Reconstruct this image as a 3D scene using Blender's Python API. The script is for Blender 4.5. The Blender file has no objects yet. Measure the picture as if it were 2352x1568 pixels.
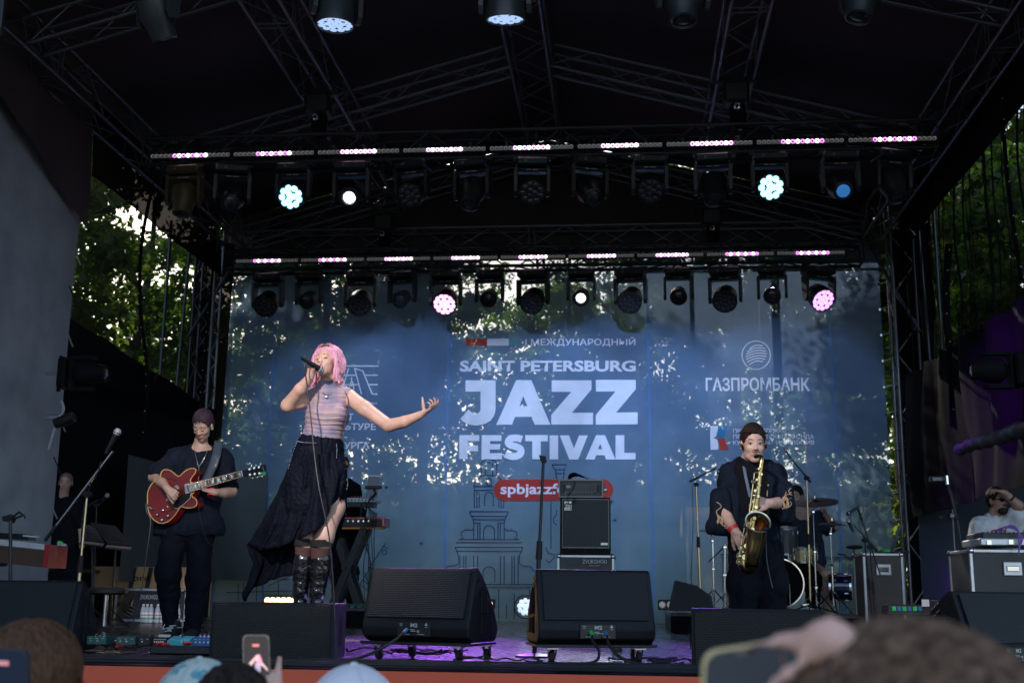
import bpy, bmesh, math, random
import numpy as np
from mathutils import Vector, Matrix, Euler
random.seed(7); RNG = np.random.default_rng(7)
sc = bpy.context.scene
COL = sc.collection
rad = math.radians

# ---------------------------------------------------------------- camera
EYE = Vector((1.2, -6.4, 0.41))
CROT = Matrix.Rotation(rad(5.5), 3, 'Z') @ Matrix.Rotation(rad(102.0), 3, 'X') @ Matrix.Rotation(rad(0.7), 3, 'Z')
cd = bpy.data.cameras.new('camera'); cam = bpy.data.objects.new('camera', cd); COL.objects.link(cam)
cam.matrix_world = Matrix.Translation(EYE) @ CROT.to_4x4()
cd.sensor_width = 36.0; cd.lens = 36.0 * 2716 / 2352
cd.clip_start = 0.05; cd.clip_end = 600
cd.dof.use_dof = True; cd.dof.focus_distance = 8.2; cd.dof.aperture_fstop = 3.8
sc.camera = cam

# ---------------------------------------------------------------- sky, sun, exposure
SUN_EL, SUN_AZ = 30.0, 335.0          # sun behind the stage, a little to the left (azimuth clockwise from +Y)
world = bpy.data.worlds.new('World'); sc.world = world; world.use_nodes = True
wn = world.node_tree; bg = wn.nodes['Background']
sky = wn.nodes.new('ShaderNodeTexSky'); sky.sky_type = 'NISHITA'; sky.sun_disc = False
sky.sun_elevation = rad(SUN_EL); sky.sun_rotation = rad(SUN_AZ); sky.air_density = 0.9; sky.dust_density = 2.0; sky.ozone_density = 0.8
wn.links.new(sky.outputs[0], bg.inputs[0]); bg.inputs[1].default_value = 0.15
sd = bpy.data.lights.new('sun', 'SUN'); sd.energy = 4.0; sd.angle = rad(0.5); sd.color = (1.0, 0.93, 0.82)
sun = bpy.data.objects.new('sun', sd); COL.objects.link(sun)
sv = Vector((math.sin(rad(SUN_AZ)) * math.cos(rad(SUN_EL)), math.cos(rad(SUN_AZ)) * math.cos(rad(SUN_EL)), math.sin(rad(SUN_EL))))
sun.rotation_euler = sv.to_track_quat('Z', 'Y').to_euler()
sc.view_settings.view_transform = 'Standard'; sc.view_settings.look = 'None'
sc.view_settings.exposure = 1.2; sc.view_settings.gamma = 1.0; sc.view_settings.use_curve_mapping = False
cy = sc.cycles
cy.use_denoising = True; cy.max_bounces = 6; cy.diffuse_bounces = 3; cy.glossy_bounces = 3; cy.transmission_bounces = 4
cy.transparent_max_bounces = 12; cy.caustics_reflective = False; cy.caustics_refractive = False
cy.sample_clamp_indirect = 3.0

def at(px, py, Y):
    """the point of the plane y = Y seen at (px, py) of a 2352 x 1568 picture"""
    d = CROT @ Vector(((px - 1176) / 2716, (784 - py) / 2716, -1)); return EYE + d * ((Y - EYE.y) / d.y)
def atx(px, py, X):
    d = CROT @ Vector(((px - 1176) / 2716, (784 - py) / 2716, -1)); return EYE + d * ((X - EYE.x) / d.x)
def atz(px, py, Z):
    d = CROT @ Vector(((px - 1176) / 2716, (784 - py) / 2716, -1)); return EYE + d * ((Z - EYE.z) / d.z)

def spot(name, loc, target, energy, color, angle, blend=0.4, radius=0.08):
    l = bpy.data.lights.new(name, 'SPOT'); l.energy = energy; l.color = color; l.spot_size = rad(angle); l.spot_blend = blend; l.shadow_soft_size = radius
    o = bpy.data.objects.new(name, l); COL.objects.link(o); o.location = loc
    o.rotation_euler = (Vector(loc) - Vector(target)).to_track_quat('Z', 'Y').to_euler(); return o

# ---------------------------------------------------------------- materials
MATS = {}
def mat(name, color, rough=0.6, metal=0.0, var=0.12, scale=8.0, bump=0.0, bscale=60.0, emit=None, estr=0.0, trans=0.0, alpha=1.0, coat=0.0, spec=0.5):
    if name in MATS: return MATS[name]
    m = bpy.data.materials.new(name); m.use_nodes = True; nt = m.node_tree; p = nt.nodes['Principled BSDF']
    p.inputs['Roughness'].default_value = rough; p.inputs['Metallic'].default_value = metal
    p.inputs['Coat Weight'].default_value = coat; p.inputs['Transmission Weight'].default_value = trans; p.inputs['Alpha'].default_value = alpha
    p.inputs['Specular IOR Level'].default_value = spec
    tc = nt.nodes.new('ShaderNodeTexCoord')
    if var > 0:
        n = nt.nodes.new('ShaderNodeTexNoise'); n.inputs['Scale'].default_value = scale; n.inputs['Detail'].default_value = 6
        nt.links.new(tc.outputs['Object'], n.inputs['Vector'])
        r = nt.nodes.new('ShaderNodeValToRGB'); r.color_ramp.elements[0].position = 0.3; r.color_ramp.elements[1].position = 0.7
        r.color_ramp.elements[0].color = [max(0, c * (1 - var)) for c in color[:3]] + [1]; r.color_ramp.elements[1].color = [min(1, c * (1 + var)) for c in color[:3]] + [1]
        nt.links.new(n.outputs['Fac'], r.inputs['Fac']); nt.links.new(r.outputs['Color'], p.inputs['Base Color'])
        rr = nt.nodes.new('ShaderNodeMapRange'); rr.inputs['To Min'].default_value = max(0.02, rough - 0.1); rr.inputs['To Max'].default_value = min(1, rough + 0.1)
        nt.links.new(n.outputs['Fac'], rr.inputs['Value']); nt.links.new(rr.outputs[0], p.inputs['Roughness'])
    else: p.inputs['Base Color'].default_value = (*color[:3], 1)
    if bump > 0:
        b = nt.nodes.new('ShaderNodeTexNoise'); b.inputs['Scale'].default_value = bscale; b.inputs['Detail'].default_value = 4
        nt.links.new(tc.outputs['Object'], b.inputs['Vector'])
        bn = nt.nodes.new('ShaderNodeBump'); bn.inputs['Strength'].default_value = bump; bn.inputs['Distance'].default_value = 0.01
        nt.links.new(b.outputs['Fac'], bn.inputs['Height']); nt.links.new(bn.outputs['Normal'], p.inputs['Normal'])
    if emit: p.inputs['Emission Color'].default_value = (*emit, 1); p.inputs['Emission Strength'].default_value = estr
    MATS[name] = m; return m

def see_through(name, color, alpha, transl=0.5, color2=None, zlo=0.0, zhi=5.5, weave=0.0):
    """woven mesh cloth: part opening, part diffuse thread, part light let through the thread"""
    m = bpy.data.materials.new(name); m.use_nodes = True; nt = m.node_tree; nt.nodes.clear()
    out = nt.nodes.new('ShaderNodeOutputMaterial'); mx = nt.nodes.new('ShaderNodeMixShader'); tr = nt.nodes.new('ShaderNodeBsdfTransparent')
    df = nt.nodes.new('ShaderNodeBsdfDiffuse'); tl = nt.nodes.new('ShaderNodeBsdfTranslucent'); m2 = nt.nodes.new('ShaderNodeMixShader')
    m2.inputs[0].default_value = transl; mx.inputs[0].default_value = alpha
    tc = nt.nodes.new('ShaderNodeTexCoord'); no = nt.nodes.new('ShaderNodeTexNoise'); no.inputs['Scale'].default_value = 3; no.inputs['Detail'].default_value = 8
    nt.links.new(tc.outputs['Object'], no.inputs['Vector'])
    if color2:
        sp = nt.nodes.new('ShaderNodeSeparateXYZ'); nt.links.new(tc.outputs['Object'], sp.inputs[0])
        mr = nt.nodes.new('ShaderNodeMapRange'); mr.inputs['From Min'].default_value = zlo; mr.inputs['From Max'].default_value = zhi
        nt.links.new(sp.outputs['Z'], mr.inputs['Value'])
        c = nt.nodes.new('ShaderNodeMix'); c.data_type = 'RGBA'; c.inputs['A'].default_value = (*color2, 1); c.inputs['B'].default_value = (*color, 1)
        nt.links.new(mr.outputs[0], c.inputs['Factor']); src = c.outputs['Result']
    else:
        c = nt.nodes.new('ShaderNodeRGB'); c.outputs[0].default_value = (*color, 1); src = c.outputs[0]
    mm = nt.nodes.new('ShaderNodeMix'); mm.data_type = 'RGBA'; mm.blend_type = 'MULTIPLY'; mm.inputs['Factor'].default_value = 1
    vr = nt.nodes.new('ShaderNodeMapRange'); vr.inputs['To Min'].default_value = 0.75; vr.inputs['To Max'].default_value = 1.2
    nt.links.new(no.outputs['Fac'], vr.inputs['Value']); nt.links.new(src, mm.inputs['A']); nt.links.new(vr.outputs[0], mm.inputs['B'])
    nt.links.new(mm.outputs['Result'], df.inputs['Color']); nt.links.new(mm.outputs['Result'], tl.inputs['Color'])
    nt.links.new(df.outputs[0], m2.inputs[1]); nt.links.new(tl.outputs[0], m2.inputs[2])
    nt.links.new(tr.outputs[0], mx.inputs[1]); nt.links.new(m2.outputs[0], mx.inputs[2]); nt.links.new(mx.outputs[0], out.inputs[0])
    MATS[name] = m; return m

# ---------------------------------------------------------------- objects
def thing(name, label, cat, loc=(0, 0, 0), rz=0, group=None, rot=None):
    o = bpy.data.objects.new(name, None); COL.objects.link(o); o.location = loc
    o.rotation_euler = rot if rot else (0, 0, rz); o.empty_display_size = 0.1
    o['label'] = label; o['category'] = cat
    if group: o['group'] = group
    return o
def tag(o, label=None, cat=None, group=None, kind=None):
    if label: o['label'] = label
    if cat: o['category'] = cat
    if group: o['group'] = group
    if kind: o['kind'] = kind
    return o
def w2l(o):
    m = Matrix.Identity(4)
    while o is not None: m = o.matrix_basis @ m; o = o.parent
    return m.inverted()
def link(name, me, parent=None):
    o = bpy.data.objects.new(name, me); COL.objects.link(o); o.parent = parent; return o
def copy_tree(o, parent=None):
    c = o.copy(); COL.objects.link(c); c.parent = parent
    for ch in list(o.children): copy_tree(ch, c)
    return c
def drop(o):
    for ch in list(o.children): drop(ch)
    bpy.data.objects.remove(o)

def frame(d):
    d = Vector(d).normalized(); a = Vector((0, 0, 1)) if abs(d.z) < 0.9 else Vector((1, 0, 0))
    x = a.cross(d).normalized(); return x, d.cross(x), d

class G:
    """collects shapes; build() links them as one mesh (world=True: given in world coordinates, stored relative to the parent)"""
    def __init__(s): s.v = []; s.f = []; s.m = []; s.k = 0
    def add(s, vs, fs):
        b = len(s.v); s.v += [tuple(v) for v in vs]; s.f += [tuple(b + i for i in f) for f in fs]; s.m += [s.k] * len(fs); return s
    def box(s, c, d, R=None, bev=0.0):
        x, y, z = [q / 2 for q in d]; c = Vector(c)
        if bev <= 0:
            vs = [Vector((i * x, j * y, k * z)) for i in (-1, 1) for j in (-1, 1) for k in (-1, 1)]
            fs = [(0, 1, 3, 2), (4, 6, 7, 5), (0, 4, 5, 1), (2, 3, 7, 6), (0, 2, 6, 4), (1, 5, 7, 3)]
        else:
            b = min(bev, x * .9, y * .9, z * .9); vs = []; fs = []; ix = {}
            for i in (-1, 1):
                for j in (-1, 1):
                    for k in (-1, 1):
                        for a in range(3):
                            p = [i * (x - b), j * (y - b), k * (z - b)]; p[a] = (i * x, j * y, k * z)[a]
                            ix[(i, j, k, a)] = len(vs); vs.append(Vector(p))
            for a in range(3):
                for sg in (-1, 1):
                    q = [(1, 1), (1, -1), (-1, -1), (-1, 1)]; f = []
                    for u, w in q:
                        t = [0, 0, 0]; t[a] = sg; t[(a + 1) % 3] = u; t[(a + 2) % 3] = w; f.append(ix[(t[0], t[1], t[2], a)])
                    fs.append(f if sg < 0 else f[::-1])
            for a in range(3):
                b1, b2 = (a + 1) % 3, (a + 2) % 3
                for u in (-1, 1):
                    for w in (-1, 1):
                        t0 = [0, 0, 0]; t1 = [0, 0, 0]; t0[a] = -1; t1[a] = 1
                        for t in (t0, t1): t[b1] = u; t[b2] = w
                        fs.append([ix[(*t0, b1)], ix[(*t1, b1)], ix[(*t1, b2)], ix[(*t0, b2)]])
            for i in (-1, 1):
                for j in (-1, 1):
                    for k in (-1, 1): fs.append([ix[(i, j, k, 0)], ix[(i, j, k, 1)], ix[(i, j, k, 2)]])
        if R is not None: vs = [R @ v for v in vs]
        return s.add([c + v for v in vs], fs)
    def tube(s, pts, r, n=8, caps=True, flat=None):
        pts = [Vector(p) for p in pts]; k = len(pts); rs = r if isinstance(r, (list, tuple)) else [r] * k
        vs = []; fs = []; px = None
        for i, p in enumerate(pts):
            d = (pts[min(i + 1, k - 1)] - pts[max(i - 1, 0)])
            if d.length < 1e-9: d = Vector((0, 0, 1))
            d.normalize()
            if px is None: x, y, _ = frame(d)
            else:
                x = px - d * px.dot(d)
                if x.length < 1e-6: x, y, _ = frame(d)
                x.normalize(); y = d.cross(x)
            px = x
            for j in range(n):
                a = 2 * math.pi * j / n; vs.append(p + (x * math.cos(a) + y * math.sin(a) * (flat or 1)) * rs[i])
        for i in range(k - 1):
            for j in range(n):
                a, b = i * n + j, i * n + (j + 1) % n; fs.append((a, b, b + n, a + n))
        if caps: fs.append(tuple(range(n))[::-1]); fs.append(tuple((k - 1) * n + j for j in range(n)))
        return s.add(vs, fs)
    def cyl(s, a, b, r, r2=None, n=16, caps=True): return s.tube([a, b], [r, r if r2 is None else r2], n, caps)
    def lathe(s, prof, c=(0, 0, 0), R=None, n=24, caps=False):
        """profile (radius, height) turned about z"""
        c = Vector(c); vs = []; fs = []
        for (r, h) in prof:
            for j in range(n):
                a = 2 * math.pi * j / n; v = Vector((r * math.cos(a), r * math.sin(a), h)); vs.append(c + (R @ v if R is not None else v))
        for i in range(len(prof) - 1):
            for j in range(n):
                a, b = i * n + j, i * n + (j + 1) % n; fs.append((a, b, b + n, a + n))
        if caps: fs.append(tuple(range(n))[::-1]); fs.append(tuple((len(prof) - 1) * n + j for j in range(n)))
        return s.add(vs, fs)
    def ell(s, c, r, R=None, n=14, m=9):
        if not isinstance(r, (tuple, list)): r = (r, r, r)
        c = Vector(c); vs = []; fs = []
        for i in range(m + 1):
            t = math.pi * i / m
            for j in range(n):
                a = 2 * math.pi * j / n; v = Vector((r[0] * math.sin(t) * math.cos(a), r[1] * math.sin(t) * math.sin(a), -r[2] * math.cos(t)))
                vs.append(c + (R @ v if R is not None else v))
        for i in range(m):
            for j in range(n):
                a, b = i * n + j, i * n + (j + 1) % n; fs.append((a, b, b + n, a + n))
        return s.add(vs, fs)
    def prism(s, poly, a, b):
        """closed polygon (list of 3-vectors) swept from +a to +b (vectors)"""
        n = len(poly); a = Vector(a); b = Vector(b)
        vs = [Vector(p) + a for p in poly] + [Vector(p) + b for p in poly]
        fs = [tuple(range(n)), tuple(range(2 * n - 1, n - 1, -1))] + [(i, i + n, (i + 1) % n + n, (i + 1) % n) for i in range(n)]
        return s.add(vs, fs)
    def grid(s, rows):
        n = len(rows[0]); vs = [p for r in rows for p in r]
        return s.add(vs, [(i * n + j, i * n + j + 1, (i + 1) * n + j + 1, (i + 1) * n + j) for i in range(len(rows) - 1) for j in range(n - 1)])
    def build(s, name, m, parent=None, world=False, smooth=False, sharp=None):
        me = bpy.data.meshes.new(name); vs = s.v
        if world and parent is not None:
            M = w2l(parent); vs = [M @ Vector(v) for v in vs]
        me.from_pydata([tuple(v) for v in vs], [], s.f)
        for q in (m if isinstance(m, (list, tuple)) else [m]): me.materials.append(q)
        if isinstance(m, (list, tuple)) and len(m) > 1: me.polygons.foreach_set('material_index', s.m)
        if smooth: me.polygons.foreach_set('use_smooth', [True] * len(me.polygons))
        bm = bmesh.new(); bm.from_mesh(me); bmesh.ops.recalc_face_normals(bm, faces=bm.faces)
        if smooth:
            lim = sharp if sharp else rad(40)
            for e in bm.edges:
                if len(e.link_faces) == 2 and e.calc_face_angle(0) > lim: e.smooth = False
        bm.to_mesh(me); bm.free()
        return link(name, me, parent)

_uc = bpy.data.meshes.new('rod'); _g = G().cyl((0, 0, 0), (0, 0, 1), 1, n=8)
_uc.from_pydata(_g.v, [], _g.f); _uc.polygons.foreach_set('use_smooth', [len(p.vertices) == 4 for p in _uc.polygons]); 
_rods = {}
def rod(name, a, b, r, m, parent):
    """one straight bar: alike bars share the mesh and differ by their transform (parent at world scale 1)"""
    if m.name not in _rods:
        me = _uc.copy(); me.name = 'rod_' + m.name; me.materials.append(m); _rods[m.name] = me
    o = link(name, _rods[m.name], parent); a = Vector(a); b = Vector(b)
    if parent is not None: M = w2l(parent); a = M @ a; b = M @ b
    d = b - a; x, y, z = frame(d)
    R = Matrix((x, y, z)).transposed().to_4x4()
    o.matrix_basis = Matrix.Translation(a) @ R @ Matrix.Diagonal((r, r, d.length, 1)); return o

def sag(a, b, drop_, n=10, wob=0.0):
    a = Vector(a); b = Vector(b); r = []
    for i in range(n + 1):
        t = i / n; p = a.lerp(b, t); p.z -= drop_ * 4 * t * (1 - t)
        if wob and 0 < i < n: p += Vector((random.uniform(-wob, wob), random.uniform(-wob, wob), 0))
        r.append(p)
    return r
def curve(pts, k=6):
    """Catmull-Rom through the points"""
    P = [Vector(p) for p in pts]; P = [P[0]] + P + [P[-1]]; r = []
    for i in range(1, len(P) - 2):
        for j in range(k):
            t = j / k; a, b, c, d = P[i - 1], P[i], P[i + 1], P[i + 2]
            r.append(0.5 * ((2 * b) + (c - a) * t + (2 * a - 5 * b + 4 * c - d) * t * t + (3 * b - 3 * c + d - a) * t ** 3))
    r.append(P[-2]); return r

def text_mesh(body, size, offset=0.0, align='LEFT', extrude=0.0, shear=0.0, space=1.0):
    c = bpy.data.curves.new('lettering', 'FONT'); c.body = body; c.size = size; c.offset = offset; c.align_x = align; c.extrude = extrude; c.shear = shear; c.space_character = space; c.resolution_u = 4
    o = bpy.data.objects.new('lettering', c); COL.objects.link(o)
    me = bpy.data.meshes.new_from_object(o.evaluated_get(bpy.context.evaluated_depsgraph_get()))
    bpy.data.objects.remove(o); bpy.data.curves.remove(c); return me
def lettering(body, a, b, h, m, parent, offset=0.0, extrude=0.0, name='lettering', up=None):
    """text fitted from the world point a (lower left) to b (lower right) with capital height h; faces the side a->b x up points away from"""
    me = text_mesh(body, 1.0, offset, extrude=extrude)
    co = np.zeros(len(me.vertices) * 3); me.vertices.foreach_get('co', co); co = co.reshape(-1, 3)
    x0, x1 = co[:, 0].min(), co[:, 0].max(); y0 = 0.0; y1 = 0.729
    a = Vector(a); b = Vector(b); ex = (b - a); w = ex.length; ex.normalize(); up = Vector(up) if up else Vector((0, 0, 1)); up = (up - ex * up.dot(ex)).normalized(); nz = ex.cross(up)
    M = w2l(parent) if parent else Matrix.Identity(4)
    out = []
    for x, y, z in co: out += list(M @ (a + ex * ((x - x0) / (x1 - x0) * w) + up * ((y - y0) / (y1 - y0) * h) + nz * z))
    me.vertices.foreach_set('co', out); me.materials.clear(); me.materials.append(m); me.update()
    return link(name, me, parent)

# ---------------------------------------------------------------- organic bodies: smooth-blended distance field, meshed by surface nets
class SDF:
    def __init__(s, vox): s.vox = vox; s.p = []
    def cap(s, a, b, r0, r1=None, k=0.02, sc=None, R=None): s.p.append(('c', np.array(a, float), np.array(b, float), r0, r0 if r1 is None else r1, k, sc, R)); return s
    def chain(s, pts, rs, k=0.02, sc=None):
        for i in range(len(pts) - 1): s.cap(pts[i], pts[i + 1], rs[i], rs[i + 1], k, sc)
        return s
    def ell(s, c, r, R=None, k=0.02, sub=False): s.p.append(('e', np.array(c, float), np.array(r, float), R, k, sub)); return s
    def bounds(s):
        lo = np.full(3, 1e9); hi = -lo
        for q in s.p:
            if q[0] == 'c': m = max(q[3], q[4]) * (max(q[6]) if q[6] else 1); a, b = np.minimum(q[1], q[2]) - m, np.maximum(q[1], q[2]) + m
            elif q[5]: continue
            else: m = q[2].max(); a, b = q[1] - m, q[1] + m
            lo = np.minimum(lo, a); hi = np.maximum(hi, b)
        return lo - 4 * s.vox, hi + 4 * s.vox
    def arrays(s):
        lo, hi = s.bounds(); n = np.ceil((hi - lo) / s.vox).astype(int) + 1; F = np.full(n, 1.0, np.float32); ax = [lo[i] + np.arange(n[i]) * s.vox for i in range(3)]
        for q in s.p:
            if q[0] == 'c': m = max(q[3], q[4]) * (max(q[6]) if q[6] else 1) + q[5] + 2 * s.vox; a, b = np.minimum(q[1], q[2]) - m, np.maximum(q[1], q[2]) + m; k = q[5]
            else: m = q[2].max() + q[4] + 2 * s.vox; a, b = q[1] - m, q[1] + m; k = q[4]
            i0 = np.clip(np.floor((a - lo) / s.vox).astype(int), 0, n); i1 = np.clip(np.ceil((b - lo) / s.vox).astype(int) + 1, 0, n)
            if (i1 <= i0).any(): continue
            X, Y, Z = np.meshgrid(*[ax[i][i0[i]:i1[i]] for i in range(3)], indexing='ij'); sl = tuple(slice(i0[i], i1[i]) for i in range(3))
            if q[0] == 'c':
                A, B = q[1], q[2]; f = q[6] or (1, 1, 1); d = (B - A) / f
                if q[7] is None: px, py, pz = (X - A[0]) / f[0], (Y - A[1]) / f[1], (Z - A[2]) / f[2]
                else:
                    Rm = np.array(q[7]); P = np.stack([X - A[0], Y - A[1], Z - A[2]], -1) @ Rm; px, py, pz = P[..., 0] / f[0], P[..., 1] / f[1], P[..., 2] / f[2]; d = ((B - A) @ Rm) / f
                L = max(d @ d, 1e-12); t = np.clip((px * d[0] + py * d[1] + pz * d[2]) / L, 0, 1)
                D = (np.sqrt((px - t * d[0]) ** 2 + (py - t * d[1]) ** 2 + (pz - t * d[2]) ** 2) - (q[3] + (q[4] - q[3]) * t)) * min(f)
            else:
                P = np.stack([X - q[1][0], Y - q[1][1], Z - q[1][2]], -1)
                if q[3] is not None: P = P @ np.array(q[3])
                k0 = np.sqrt(((P / q[2]) ** 2).sum(-1)); k1 = np.sqrt(((P / q[2] ** 2) ** 2).sum(-1)) + 1e-9; D = k0 * (k0 - 1) / k1
            C = F[sl]
            if q[0] == 'e' and q[5]:
                h = np.clip(0.5 - 0.5 * (C + D) / k, 0, 1); F[sl] = C * (1 - h) - D * h + k * h * (1 - h)
            else:
                h = np.clip(0.5 + 0.5 * (C - D) / k, 0, 1); F[sl] = C * (1 - h) + D * h - k * h * (1 - h)
        S = F < 0; c = S[:-1, :-1, :-1].astype(np.int8)
        tot = sum(S[i:n[0] - 1 + i, j:n[1] - 1 + j, l:n[2] - 1 + l].astype(np.int8) for i in (0, 1) for j in (0, 1) for l in (0, 1))
        act = np.argwhere((tot > 0) & (tot < 8)); idx = np.full(n - 1, -1, np.int32); idx[tuple(act.T)] = np.arange(len(act))
        cor = [(i, j, l) for i in (0, 1) for j in (0, 1) for l in (0, 1)]; V = {q: F[act[:, 0] + q[0], act[:, 1] + q[1], act[:, 2] + q[2]] for q in cor}
        acc = np.zeros((len(act), 3)); cnt = np.zeros(len(act))
        for q in cor:
            for a in range(3):
                if q[a] == 0:
                    r = list(q); r[a] = 1; r = tuple(r); u, w = V[q], V[r]; mk = (u < 0) != (w < 0)
                    t = np.where(mk, u / np.where(mk, u - w, 1), 0); pnt = np.array(q, float)[None].repeat(len(act), 0); pnt[:, a] += t
                    acc += pnt * mk[:, None]; cnt += mk
        vs = lo + (act + acc / cnt[:, None]) * s.vox; fs = []
        for a in range(3):
            b, c2 = (a + 1) % 3, (a + 2) % 3
            s0 = [slice(0, n[i]) for i in range(3)]; s1 = list(s0); s0[a] = slice(0, n[a] - 1); s1[a] = slice(1, n[a])
            A0, A1 = S[tuple(s0)], S[tuple(s1)]; e = np.argwhere(A0 != A1)
            e = e[(e[:, b] > 0) & (e[:, c2] > 0) & (e[:, b] < n[b] - 1) & (e[:, c2] < n[c2] - 1)]
            def g(db, dc):
                t = e.copy(); t[:, b] -= db; t[:, c2] -= dc; return idx[tuple(t.T)]
            qd = np.stack([g(1, 1), g(0, 1), g(0, 0), g(1, 0)], 1); fl = A1[tuple(e.T)]; qd[fl] = qd[fl][:, ::-1]; fs.append(qd)
        return vs, np.concatenate(fs)
    def build(s, name, m, parent=None, post=None, smooth=1, norm=None):
        vs, fs = s.arrays()
        for _ in range(smooth):
            acc = vs.copy(); c = np.ones(len(vs))
            for i in range(4):
                np.add.at(acc, fs[:, i], vs[fs[:, (i + 1) % 4]]); np.add.at(c, fs[:, i], 1)
            vs = acc / c[:, None]
        if post is not None:
            nn = np.cross(vs[fs[:, 2]] - vs[fs[:, 0]], vs[fs[:, 3]] - vs[fs[:, 1]]); N = np.zeros_like(vs)
            for i in range(4): np.add.at(N, fs[:, i], nn)
            N /= np.linalg.norm(N, axis=1)[:, None] + 1e-12; vs = post(vs, N)
        if parent is not None:
            M = np.array(w2l(parent)); vs = vs @ M[:3, :3].T + M[:3, 3]
        me = bpy.data.meshes.new(name); me.vertices.add(len(vs)); me.vertices.foreach_set('co', vs.astype(np.float32).ravel())
        me.loops.add(len(fs) * 4); me.loops.foreach_set('vertex_index', fs.astype(np.int32).ravel()); me.polygons.add(len(fs)); me.polygons.foreach_set('loop_start', np.arange(len(fs)) * 4)
        me.polygons.foreach_set('use_smooth', np.ones(len(fs), bool)); me.update(calc_edges=True); me.validate(); me.materials.append(m)
        return link(name, me, parent)

def ripples(amp, freq, seed=0, n=7, stretch=(1, 1, 1), sharp=True):
    """cloth folds: a few crossed waves along the normals"""
    r = np.random.default_rng(seed); D = r.normal(size=(n, 3)) * np.array(stretch); D /= np.linalg.norm(D, axis=1)[:, None]; ph = r.uniform(0, 6.28, n); fq = freq * r.uniform(0.6, 1.7, n)
    def f(v, N):
        w = np.zeros(len(v)); wb = v + 0.03 * np.sin(v[:, [1, 2, 0]] * 17 + seed)
        for d, p, q in zip(D, ph, fq):
            a = np.sin(wb @ d * q + p); w += (np.abs(a) * 2 - 1) if sharp else a
        return v + N * (w / n * amp * 2)[:, None]
    return f
# ================================================================ MATERIALS OF THE PLACE
M_black = mat('black_paint', (0.012, 0.012, 0.014), 0.45)
M_rub = mat('rubber', (0.010, 0.010, 0.011), 0.7)
M_alu = mat('truss_aluminium', (0.17, 0.17, 0.19), 0.42, 0.85, var=0.15, scale=5)
M_btruss = mat('black_truss', (0.015, 0.015, 0.017), 0.5, 0.2)
M_chrome = mat('chrome', (0.75, 0.75, 0.78), 0.12, 1.0, var=0.04)
M_stand = mat('black_stand', (0.02, 0.021, 0.024), 0.35, 0.4)
M_cloth = mat('black_molton', (0.0065, 0.006, 0.0075), 0.95, bump=0.4, bscale=300, spec=0.1)
M_canopy = mat('canopy_lining', (0.075, 0.055, 0.058), 0.9, var=0.25, scale=0.5, spec=0.15)
M_white = mat('white_plastic', (0.75, 0.75, 0.75), 0.45)
M_deck = mat('deck_phenolic', (0.030, 0.028, 0.032), 0.26, var=0.35, scale=14, bump=0.15, bscale=220)
M_red = mat('coral_skirt', (0.80, 0.125, 0.052), 0.65, var=0.05, scale=2, bump=0.2, bscale=250)

# ================================================================ LAMPS OF THE STAGE (lit fixtures in view, front-of-house spots out of view)
spot('key_wash_lamp', (0.22, 2.2, 5.2), (-0.6, 0.9, 1.3), 240, (1.0, 0.95, 1.0), 26)
spot('front_of_house_lamp', (-2.2, -9.0, 5.2), (-0.7, 1.0, 1.35), 2300, (1.0, 0.88, 0.86), 11, 0.7, 0.25)  # unseen spots behind the camera, one aimed at each performer
spot('front_of_house_lamp', (-2.5, -7.5, 5.6), (1.9, 1.6, 1.5), 1500, (1.0, 0.93, 0.92), 9, 0.7, 0.25)
spot('front_of_house_lamp', (0.5, -8.0, 5.6), (-2.7, 3.4, 1.45), 1700, (1.0, 0.94, 0.94), 8, 0.7, 0.25)
for k, (x, tx, e) in enumerate([(-3.6, -3.1, 190), (-2.0, -2.0, 260), (-0.2, -0.1, 330), (1.2, 1.1, 330), (2.8, 2.5, 260), (3.9, 3.7, 120)]):
    spot('blue_banner_lamp', (x, 6.9, 5.2), (tx, 11.6, 2.5 + 0.25 * (k % 2)), e, (0.42, 0.62, 1.0), 46, 0.5, 0.1)
spot('violet_floor_lamp', (-1.3, 10.8, 5.0), (-0.4, 2.6, 0.0), 1700, (0.42, 0.08, 1.0), 24, 0.6, 0.1)
spot('violet_floor_lamp', (3.4, 10.8, 5.0), (0.7, 2.4, 0.0), 1200, (0.35, 0.12, 1.0), 20, 0.6, 0.1)
spot('white_floor_lamp', (0.9, 10.8, 5.0), (0.5, 1.2, 0.0), 260, (0.8, 0.85, 1.0), 9, 0.4, 0.1)
spot('violet_side_lamp', (3.0, 3.0, 4.9), (5.25, 7.0, 2.35), 900, (0.36, 0.03, 1.0), 24, 0.8, 0.1)

# ================================================================ GROUND, BACKGROUND
g = G(); g.add([(-300, -300, -1.15), (300, -300, -1.15), (300, 400, -1.15), (-300, 400, -1.15)], [(0, 1, 2, 3)])
tag(g.build('ground', mat('asphalt_ground', (0.11, 0.11, 0.10), 0.9, var=0.3, scale=1.5)), kind='structure')
g = G(); g.add([(-60, 26, -1.145), (60, 26, -1.145), (60, 60, -1.145), (-60, 60, -1.145)], [(0, 1, 2, 3)])
tag(g.build('gravel_path', mat('pale_gravel', (0.52, 0.46, 0.36), 0.95, var=0.2, scale=6)), kind='structure')

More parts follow.
